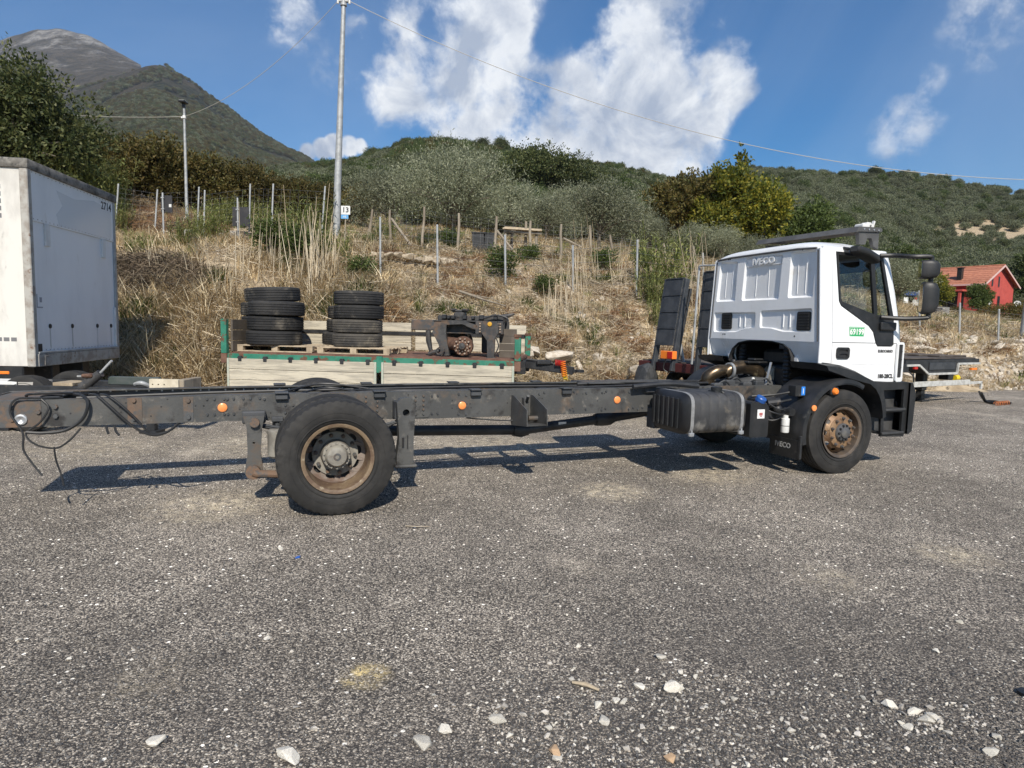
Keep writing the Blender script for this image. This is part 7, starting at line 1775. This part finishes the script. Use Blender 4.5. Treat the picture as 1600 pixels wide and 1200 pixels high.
# green number sticker and badges on the near door
b = B(); b.box(5.925, 6.165, -1.0245, -1.0185, 1.61, 1.735, .0)
stk = b.build('green_sticker', mat('sticker_green', (.02, .36, .12), rough=.45), cab)
b = B()
for (x0, x1, z0, z1) in ((5.93, 6.16, 1.724, 1.7285), (5.93, 6.16, 1.6165, 1.621), (5.93, 5.9345, 1.6165, 1.7285), (6.1555, 6.16, 1.6165, 1.7285)): b.box(x0, x1, -1.0255, -1.0248, z0, z1)
b.build('sticker_border', M_printw, stk)
text('sticker_number', '69199', .098, M_printw, face_M((6.045, -1.0256, 1.672), (1, 0, 0), (0, 0, 1)), stk, bold=.0035, xs=.92)
M_badge = mat('badge_grey', (.03, .03, .032), rough=.4)
text('badge', 'EUROCARGO', .046, M_badge, face_M((6.53, -1.0315, 1.445), (1, 0, 0), (0, 0, 1)), cab, extrude=.002, bold=.0022, xs=.88)
text('badge', '180-28CL', .068, M_badge, face_M((6.555, -1.0315, 1.137), (1, 0, 0), (0, 0, 1)), cab, extrude=.002, bold=.0035, xs=.95)
# back wall with its pressings
def back(u, v, t, d=0.0):
    """u: across (y), v: height; t pushes forward, into the cab"""
    return (XB + .0 + t + d, u, v)
ARCH = [(-.585, 1.25), (-.575, 1.34), (-.53, 1.44), (-.43, 1.505), (-.25, 1.535), (-.06, 1.54), (.20, 1.535), (.38, 1.50), (.49, 1.42), (.545, 1.32), (.55, 1.25)]
HWB = .965
def hwz(z): return 1.005 - .085*max(0, (z - 1.545)/1.15)
outer = [(-hwz(1.52), 1.545), (-hwz(2.64), 2.60), (-hwz(2.68) + .03, 2.655), (hwz(2.68) - .03, 2.655), (hwz(2.64), 2.60), (hwz(1.52), 1.545)]
def pol(P, f=.03, n=3):
    """rounded polygon"""
    out = []
    m = len(P)
    for i in range(m):
        p0, p1, p2 = Vector(P[i-1]), Vector(P[i]), Vector(P[(i+1) % m]); a = p1 + (p0-p1).normalized()*f; c = p1 + (p2-p1).normalized()*f
        for k in range(n + 1):
            t = k/n; q = a*(1-t)**2 + p1*2*t*(1-t) + c*t*t; out.append((q.x, q.y))
    return out
def inset(P, d):
    c = Vector((sum(p[0] for p in P)/len(P), sum(p[1] for p in P)/len(P))); xs_ = [p[0] for p in P]; zs_ = [p[1] for p in P]
    hx_, hz_ = (max(xs_)-min(xs_))/2, (max(zs_)-min(zs_))/2
    return [(c.x + (p[0]-c.x)*(1 - d/hx_), c.y + (p[1]-c.y)*(1 - d/hz_)) for p in P]
FEAT = [pol([(-.86, 2.07), (-.865, 2.635), (-.48, 2.635), (-.465, 2.07)]), pol([(-.315, 2.06), (-.35, 2.625), (.325, 2.635), (.36, 2.06)]), pol([(.49, 2.06), (.465, 2.60), (.83, 2.62), (.885, 2.06)]),
        pol([(-.87, 1.655), (-.865, 1.945), (-.01, 1.925), (-.01, 1.70), (-.22, 1.695), (-.42, 1.655)], .035), pol([(.075, 1.70), (.075, 1.91), (.915, 1.912), (.91, 1.63), (.45, 1.635), (.26, 1.69)], .035)]
b = B(); b.plate(outer, FEAT, lambda u, v, t: back(u, v, .025*t), 1.0)
DP = (.030, .030, .030, .022, .022); BV = (.027, .027, .027, .020, .020)
for Pf, d, w_ in zip(FEAT, DP, BV):
    In = inset(Pf, w_); a = [b.bm.verts.new(back(p[0], p[1], -.0005)) for p in Pf]; m_ = [b.bm.verts.new(back(p[0]*.5+q[0]*.5, p[1]*.5+q[1]*.5, d*.5)) for p, q in zip(Pf, In)]; c_ = [b.bm.verts.new(back(p[0], p[1], d)) for p in In]
    b.skin([a, m_, c_], cap0=False, cap1=False); b.plate(In, [], lambda u, v, t: back(u, v, d), 0)
bw = b.build('back_wall', M_white, cab, ang=25)
# raised ribs in the recesses
def rib(y0, z0, y1, z1, w, d, h): q = B(); q.beam((XB + d, y0, z0), (XB + d, y1, z1), w, h*2, .003, up=(1, 0, 0)); q.build('rib', M_white, bw)
for y0, y1 in ((-.585, -.583), (-.71, -.715)): rib(y0, 2.12, y1, 2.58, .010, .030, .005)
for y0, y1 in ((-.10, -.10), (.13, .12)): rib(y0, 2.11, y1, 2.48, .010, .030, .005)
for y0, y1 in ((.60, .585), (.735, .71)): rib(y0, 2.11, y1, 2.56, .010, .030, .005)
for y in (-.40, -.51, .39, .29): rib(y, 1.71, y, 1.88, .016, .022, .008)
# letter panel above the middle recess
b = B(); b.plate(pol([(-.312, 2.508), (-.316, 2.600), (.296, 2.610), (.300, 2.508)], .012), [], lambda u, v, t: back(u, v, .030 - .016*t), 1.0); b.build('letter_panel', M_white, bw)
text('back_letters', 'IVECO', .125, M_white, face_M((XB + .0135, -.015, 2.565), (0, -1, 0), (0, 0, 1)), bw, extrude=.022, bold=.004, xs=1.12)
for y in (-.73, .655):
    b = B(); b.plate(rrect(y - .105, y + .105, 1.675, 1.905, .025, 4), [], lambda u, v, t: back(u, v, .022 - .012*t), 1.0); vt = b.build('vent', M_black, cab)
    for i in range(6): q = B(); z = 1.70 + i*.034; q.box(XB - .004, XB + .012, y - .085, y + .085, z, z + .012, .002); q.build('louvre', M_blackm, vt)
for y, z in ((-.66, 2.648), (-.615, 1.605), (.70, 1.605), (.66, 1.605), (.63, 2.642), (.66, 2.643)): b = B(); b.tube([(XB - .002, y, z), (XB + .004, y, z)], [.011, .011], 10); b.build('hole', M_seal, bw)
# lower back, sloping in towards the engine tunnel
def low(u, v, t): return (XB + .025*t + (.10*(1.545 - v)/.27 if v < 1.545 else 0), u, v)
lowp = [(-1.00, 1.545), (1.00, 1.545), (1.02, 1.28), (.62, 1.265)] + list(reversed(ARCH)) + [(-.62, 1.28), (-1.005, 1.30)]
b = B(); b.plate(lowp, [], low, 1.0); b.build('lower_back', M_white, cab, ang=20)
for s in (-1, 1):
    b = B(); b.plate([(s*.66, 1.27), (s*.72, 1.50), (s*.97, 1.50), (s*.985, 1.29)], [], lambda u, v, t: (low(u, v, 0)[0] - .004 + .01*t, u, v), 1.0); b.build('corner_pressing', M_white, cab, ang=20)
    b = B(); b.plate([(s*.56, 1.275), (s*.585, 1.36), (s*.625, 1.38), (s*.64, 1.275)], [], lambda u, v, t: (XB + .055 + .05*t, u, v), 1.0); b.build('tunnel_flange', M_white, cab, ang=20)
b = B()
rows = [[(XB + .005, p[0], p[1]) for p in ARCH], [(XB + .35, p[0], p[1] + .02) for p in ARCH], [(XB + .75, p[0]*.9, p[1] + .03) for p in ARCH]]
b.grid(rows); b.build('engine_tunnel', M_seal, cab)
q = B(); q.skin([q.ring([(XB - .006, p[0], p[1] - .004) for p in ARCH]), q.ring([(XB + .02, p[0]*.975, p[1] - .02) for p in ARCH])], closed=False, cap0=False, cap1=False); q.build('tunnel_edge', M_black, cab)
# floor
b = B(); b.box(XB + .08, 6.80, -.99, -.56, 1.25, 1.28); b.box(XB + .08, 6.80, .56, .99, 1.25, 1.28); b.box(XB + .3, 6.80, -.56, .56, 1.56, 1.59); b.build('floor', M_inter, cab)
# rounded vertical rear corners and dark tubes as painted groove shade by the back wall
for sy in (-1, 1):
    rows = []
    for z in (1.30, 1.545, 1.9, 2.3, 2.64):
        yb = hwz(z); yo = ys(z); rows.append([(XB - .001, sy*(yb - .012), z), (XB - .012, sy*yb, z), (XB - .008, sy*(yb + (yo-yb)*.55), z), (XB + .006, sy*(yo - .003), z), (XB + .025, sy*yo, z)])
    b = B(); b.grid(rows); b.build('corner_strip', M_white, cab, ang=60)
    b = B(); b.tube([(XB - .001, sy*(hwz(1.56) - .030), 1.55), (XB - .001, sy*(hwz(2.62) - .030), 2.62)], .011, 6); b.build('groove_shade', M_shut, cab)
# roof
def roof_sec(x, zt, ye, ze, n=9):
    P = []
    for k in range(-n, n + 1):
        t = k/n; a = abs(t)
        y = t*ye; z = ze + (zt - ze)*(1 - a**4.5); P.append((x, y, z))
    return P
RS = [(XB - .006, 2.655, .925, 2.632), (XB + .0, 2.695, .935, 2.640), (XB + .04, 2.735, .945, 2.650), (5.75, 2.775, .948, 2.655), (6.05, 2.785, .948, 2.655), (6.30, 2.765, .945, 2.652), (6.45, 2.72, .94, 2.645), (6.55, 2.66, .92, 2.60), (6.60, 2.60, .90, 2.55)]
b = B(); b.grid([roof_sec(*r_) for r_ in RS]); b.build('roof', M_white, cab, ang=50)
b = B(); b.tube([(XB - .008, -.88, 2.645), (XB - .010, -.6, 2.660), (XB - .010, 0, 2.662), (XB - .010, .6, 2.660), (XB - .008, .88, 2.645)], .013, 6); b.build('roof_groove_shade', M_shut, cab)  # dark tube painted as the shade in the roof groove
# front: windscreen frame, glass, grille, bumper
def fsec(z):
    xs_, yo = front_x(z), ys(z); bulge = lerp_tab([(.95, .30), (1.6, .30), (2.6, .22)], z)
    return [(xs_, -yo, z), (xs_ + .07, -yo + .012, z), (xs_ + .14, -yo + .06, z), (xs_ + .20, -yo + .17, z), (xs_ + bulge - .03, -.45, z), (xs_ + bulge, 0, z), (xs_ + bulge - .03, .45, z), (xs_ + .20, yo - .17, z), (xs_ + .14, yo - .06, z), (xs_ + .07, yo - .012, z), (xs_, yo, z)]
def fband(zs_, c0, c1):
    b = B(); b.grid([fsec(z)[c0:c1] for z in zs_]); return b
fband((1.07, 1.3, 1.56, 1.72), 0, 11).build('front_panel', M_white, cab, ang=50)
for c0, c1 in ((0, 4), (7, 11)): fband((1.72, 2.1, 2.53), c0, c1).build('windscreen_pillar', M_white, cab, ang=50)
fband((2.50, 2.58, 2.66), 0, 11).build('front_header', M_white, cab, ang=50)
fband((1.72, 2.0, 2.3, 2.52), 3, 8).build('windscreen', M_glass, cab, ang=50)
b = B()
for z in (1.18, 1.29, 1.40, 1.51): 
    f_ = fsec(z); b.tube([(p[0] + .012, p[1], p[2]) for p in f_[3:8]], .025, 8, smooth=3)
b.build('grille', M_black, cab)
b = B()
rows = []
for z, o_ in ((.42, -.03), (.46, .03), (.90, .05), (.975, .03), (1.06, -.02)):
    rows.append([(6.885, -1.13, z), (6.93 + o_, -1.135, z), (6.99 + o_, -1.09, z), (7.04 + o_, -.9, z), (7.08 + o_, 0, z), (7.04 + o_, .9, z), (6.99 + o_, 1.09, z), (6.93 + o_, 1.135, z), (6.885, 1.13, z)])
b.grid(rows); b.bm.faces.new([b.bm.verts.new(p) for p in rows[0]]); b.bm.faces.new([b.bm.verts.new(p) for p in rows[-1]]); b.build('bumper', M_black, cab, ang=40)
for sy in (-1, 1): b = B(); b.lathe([(0, .0), (0, .10), (.02, .105), (.035, .08), (.04, 0)], 18, c=(7.085, sy*.72, .72), axis='x'); b.build('headlight', M_alu, cab)
# inside
for y in (-.55, .55):
    b = B(); b.box(5.80, 6.25, y - .25, y + .25, 1.60, 1.74, .05); b.box(5.68, 5.82, y - .25, y + .25, 1.70, 2.24, .05); b.box(5.69, 5.80, y - .14, y + .14, 2.24, 2.44, .04); b.build('seat', M_inter, cab)
b = B(); b.prism([(6.42, 1.60), (6.46, 1.84), (6.60, 1.86), (6.78, 1.78), (6.78, 1.58)], 'y', -.86, .86); b.build('dashboard', M_inter, cab)
b = B(); P = [(6.34 + .10*math.sin(a), .55 + .21*math.cos(a), 1.93 + .17*math.sin(a)) for a in [i*math.pi/12 for i in range(25)]]; b.tube(P, .014, 6, cap=False); b.tube([(6.34, .55, 1.93), (6.50, .55, 1.78)], .025, 6); b.build('steering_wheel', M_black, cab)
b = B(); b.box(XB + .04, 6.4, -.90, .90, 2.60, 2.63, .01); b.build('headlining', mat('headlining', (.30, .30, .29), rough=.9), cab)
b = B(); b.grid([[(XB + .06, -.9, 1.6), (XB + .06, .9, 1.6)], [(XB + .06, -.85, 2.6), (XB + .06, .85, 2.6)]]); b.build('back_trim', M_inter, cab)
b = B(); b.box(6.42, 6.44, -.9, -.35, 2.42, 2.56, .005); b.build('sun_visor', M_inter, cab)
# grey sign board lying across the roof on its bracket
M_rb = mat('roof_board_grey', (.085, .083, .08), (.12, .118, .115), 3, rough=.5, metal=.2)
b = B(); b.plate([(6.15, 2.885), (6.20, 2.955), (6.56, 2.965), (6.59, 2.945), (6.58, 2.915), (6.22, 2.895)], [], lambda u, v, t: (u - .05*t, -.82 + 1.66*t, v + .02*t), 1.0); rbd = b.build('roof_board', M_rb, cab, ang=20)
for y in (-.80, .72):
    b = B(); b.plate([(6.22, 2.895), (6.24, 2.745), (6.34, 2.75), (6.37, 2.83), (6.44, 2.83), (6.48, 2.735), (6.56, 2.70), (6.56, 2.91)], [], lambda u, v, t: (u, y + .05*t, v), 1.0); b.build('board_bracket', M_rb, rbd, ang=20)
for x in (6.28, 6.36, 6.44, 6.52): b = B(); b.tube([(x, -.822, 2.93), (x, -.828, 2.93)], [.010, .010], 8); b.build('board_bolt', M_alu, rbd)
b = B(); b.box(6.38, 6.50, -.72, -.58, 2.966, 3.02, .012); b.box(6.47, 6.55, -.70, -.60, 3.0, 3.045, .012); b.build('white_beacon_base', M_whitep, rbd)
b = B(); b.plate([(6.54, 2.96), (6.575, 2.96), (6.605, 3.06), (6.585, 3.07), (6.57, 3.02), (6.545, 3.03)], [], lambda u, v, t: (u, -.70 + .03*t, v), 1.0); b.build('white_clip', M_whitep, rbd)
for p in ((6.30, 2.89), (6.37, 2.885), (6.44, 2.89)): pass
# ------------------------------------------------------------------ small things on the yard
STONE_M = mat('pale_stone', (.70, .66, .575), (.54, .50, .42), 9, rough=.9, bump=.5, bscale=60, vary=.2)
PEB_M = mat('dusty_pebble', (.54, .50, .44), (.36, .33, .29), 20, rough=.95, bump=.4, bscale=80, vary=.35)
SR = []
for i in range(6):
    me = rock_mesh(100 + i, 2, .34); me.materials.clear(); me.materials.append(STONE_M); SR.append(me)
pal = [(242, 1161, 15, 'white flat stone at the lower left of the yard'), (449, 1186, 19, 'pale crumbled stone at the bottom edge, left of the white flint pair'), (662, 1161, 16, 'white angular stone at the bottom, larger one of a pair'), (693, 1142, 13, 'pale stone just right of the white angular stone'),
       (780, 1126, 13, 'round pale pebble below the middle of the yard'), (796, 1150, 7, 'small white pebble under the round pale pebble'), (1031, 1028, 9, 'whitish chip on the dark gravel right of the twig'), (868, 1175, 12, 'pale stone at the bottom edge left of the tan stone'), (870, 1186, 8, 'small stone touching the pale stone at the bottom edge'),
       (1048, 1187, 12, 'tan orange stone at the bottom edge'), (1052, 1076, 15, 'greyish stone in the loose gravel right of the twig'), (934, 1103, 10, 'white pebble in the loose gravel below the twig'), (963, 1096, 7, 'small round white pebble, left one of a close pair'), (974, 1097, 6, 'small round white pebble, right one of a close pair'),
       (946, 1128, 11, 'pale broken stone in the loose gravel'), (1388, 1103, 12, 'whitish stone in the right hand line of stones, first from the left'), (1428, 1113, 10, 'flat pale stone in the right hand line of stones, second from the left'), (1446, 1126, 12, 'largest white stone in the right hand line of stones'), (1420, 1138, 8, 'small pale stone under the line of stones on the right'),
       (1460, 1124, 9, 'thin pale stone at the end of the right hand line of stones'), (1481, 1145, 7, 'small stone below the end of the right hand line'), (1500, 973, 6, 'lone white pebble on the right of the yard'), (1462, 1018, 6, 'lone pale pebble on the far right gravel'), (438, 858, 6, 'thin white chip left of the blue scrap'),
       (29, 1001, 5, 'white pebble near the left picture edge'), (108, 1030, 5, 'small white pebble right of the left edge pebble'), (1000, 1073, 9, 'pale pebble at the right end of the twig'), (1558, 1153, 9, 'grey stone in the lower right corner of the yard'), (1550, 1178, 12, 'dull stone at the lower right edge'), (905, 1010, 5, 'white pebble above the twig')]
for i, (px, py, r, lab) in enumerate(pal):
    p = ground(px, py); k = 1.15*r*p.y/1000
    o = link_mesh('stone', SR[i % 6], None, (p.x, p.y, k*.22), (rnd.uniform(-.25, .25), rnd.uniform(-.25, .25), rnd.uniform(0, 6)), (k*1.25, k*.95, k*.52))
    if 'tan' in lab:
        me = SR[i % 6].copy(); me.materials.clear(); me.materials.append(mat('tan_stone', (.50, .34, .20), (.42, .28, .17), 8, rough=.9)); o.data = me
    tag(o, lab, 'stone')
def yard_bit(name, lab, cat, px, py, m, pts, r):
    p = ground(px, py); b = B(); b.tube([(p.x + a, p.y + c, d) for a, c, d in pts], r, 6); tag(b.build(name, m), lab, cat)
yard_bit('twig', 'pale split twig lying on the loose gravel', 'twig', 916, 1076, M_woodpale, [(-.062, .03, .012), (0, .0, .02), (.055, -.03, .012)], [.007, .011, .006])
yard_bit('twig', 'thin dark twig lying beyond the pale stones', 'twig', 650, 825, M_wood, [(-.09, .02, .01), (.0, -.01, .015), (.11, .02, .01)], [.006, .006, .004])
p = ground(1597, 1086); b = B(); b.prism([(p.x - .01, p.y - .03), (p.x + .12, p.y - .05), (p.x + .13, p.y + .04), (p.x + .01, p.y + .035), (p.x - .018, p.y + .01)], 'z', .002, .018); tag(b.build('black_piece', M_black), 'small flat black piece cut by the right picture edge', 'scrap')  # thin flat black piece lying at the edge of view
p = ground(466, 872); b = B(); b.plate([(p.x - .016, p.y - .016), (p.x + .013, p.y - .01), (p.x + .01, p.y + .016), (p.x - .01, p.y + .01)], [], lambda u, v, t: (u, v, .004 + .008*t + .1*(u - p.x)), 1.0); tag(b.build('plastic_scrap', mat('bright_blue', (.03, .12, .45), rough=.5)), 'tiny blue plastic scrap on the yard', 'scrap')
p = ground(1076, 1012)
# loose gravel lying on the yard in front
def loose_gravel():
    gm = [mat('grit_%s' % n, c, c2, 30, rough=.9) for n, c, c2 in (('dark', (.045, .044, .045), (.075, .072, .07)), ('mid', (.10, .096, .092), (.15, .145, .138)), ('pale', (.36, .345, .31), (.48, .46, .42)))]
    srcs = []
    for i in range(6):
        me = rock_mesh(200 + i, 1, .35); me.materials.clear(); me.materials.append(gm[(0, 0, 0, 1, 1, 2)[i]]); srcs.append(link_mesh('grit_%d' % i, me))
    gc = src_coll('grit_sources', srcs)
    P = []; RT = []; S = []; I = []
    while len(P) < 52000:
        Y = 2.0 + 5.6*rnd.random()**1.5; px = rnd.uniform(-60, 1660); x = Y*(px-800)/1000*1.02
        d = mnoise.noise(Vector((x*.9, Y*.9, 31)))*.5 + .5
        # a looser strip of gravel towards the bottom right
        q = topx((x, Y, 0)); lo = 1.0 if (q[1] > 1050 and q[0] > 760) else .40
        if rnd.random() > lo*(.35 + .9*d): continue
        s = rnd.uniform(.0022, .0058)*(1.0 if rnd.random() < .94 else 1.6)*(1.12 if lo == 1.0 else 1.0)
        i = rnd.choice((0, 1, 2, 0, 1, 3, 4, 3)) if rnd.random() < .95 else 5
        P.append((x, Y, s*.25)); RT.append((rnd.uniform(0, 6), rnd.uniform(0, 6), rnd.uniform(0, 6))); S.append((s*1.25, s, s*.8)); I.append(i)
    tag(scatter('loose_gravel', P, RT, S, I, gc), 'loose dark and pale grit lying on the yard', 'gravel', kind='stuff')
loose_gravel()
PR = []
for i in range(6):
    me = rock_mesh(300 + i, 1, .3); me.materials.clear(); me.materials.append(PEB_M if i < 4 else STONE_M); PR.append(me)
def pale_pebbles():
    P = []; RT = []; S = []; I = []
    pc = src_coll('pebble_sources', [link_mesh('pebble_%d' % i, PR[i]) for i in range(6)])
    while len(P) < 950:
        if rnd.random() < .62: px, py = rnd.gauss(1080, 190), rnd.uniform(1045, 1215)
        elif rnd.random() < .4: px, py = rnd.gauss(1440, 80), 1125 + rnd.gauss(0, 22)
        else: px, py = rnd.uniform(-20, 1620), rnd.uniform(800, 1215)
        p = ground(px, py); s = rnd.uniform(.004, .011)*(1.8 if rnd.random() < .14 else 1.0)
        P.append((p.x, p.y, s*.3)); RT.append((rnd.uniform(-.4, .4), rnd.uniform(-.4, .4), rnd.uniform(0, 6))); S.append((s*1.3, s, s*.6)); I.append(rnd.randrange(6))
    tag(scatter('pale_pebbles', P, RT, S, I, pc), 'small whitish pebbles strewn over the near part of the yard', 'pebbles', kind='stuff')
pale_pebbles()
# ------------------------------------------------------------------ the hazy air over the whole place
def haze():
    b = B(); b.box(-4400, 2800, -2600, 3400, -1.5, 1330)
    m = bpy.data.materials.new('haze'); m.use_nodes = True; nt = m.node_tree; nt.nodes.clear()
    out = _n(nt, 'ShaderNodeOutputMaterial'); v = _n(nt, 'ShaderNodeVolumePrincipled'); v.inputs['Color'].default_value = (.80, .88, 1.0, 1); v.inputs['Density'].default_value = HAZE; v.inputs['Anisotropy'].default_value = .2
    nt.links.new(v.outputs[0], out.inputs['Volume']); tag(b.build('haze', m, ang=0), kind='stuff')
HAZE = 0.9e-4
haze()
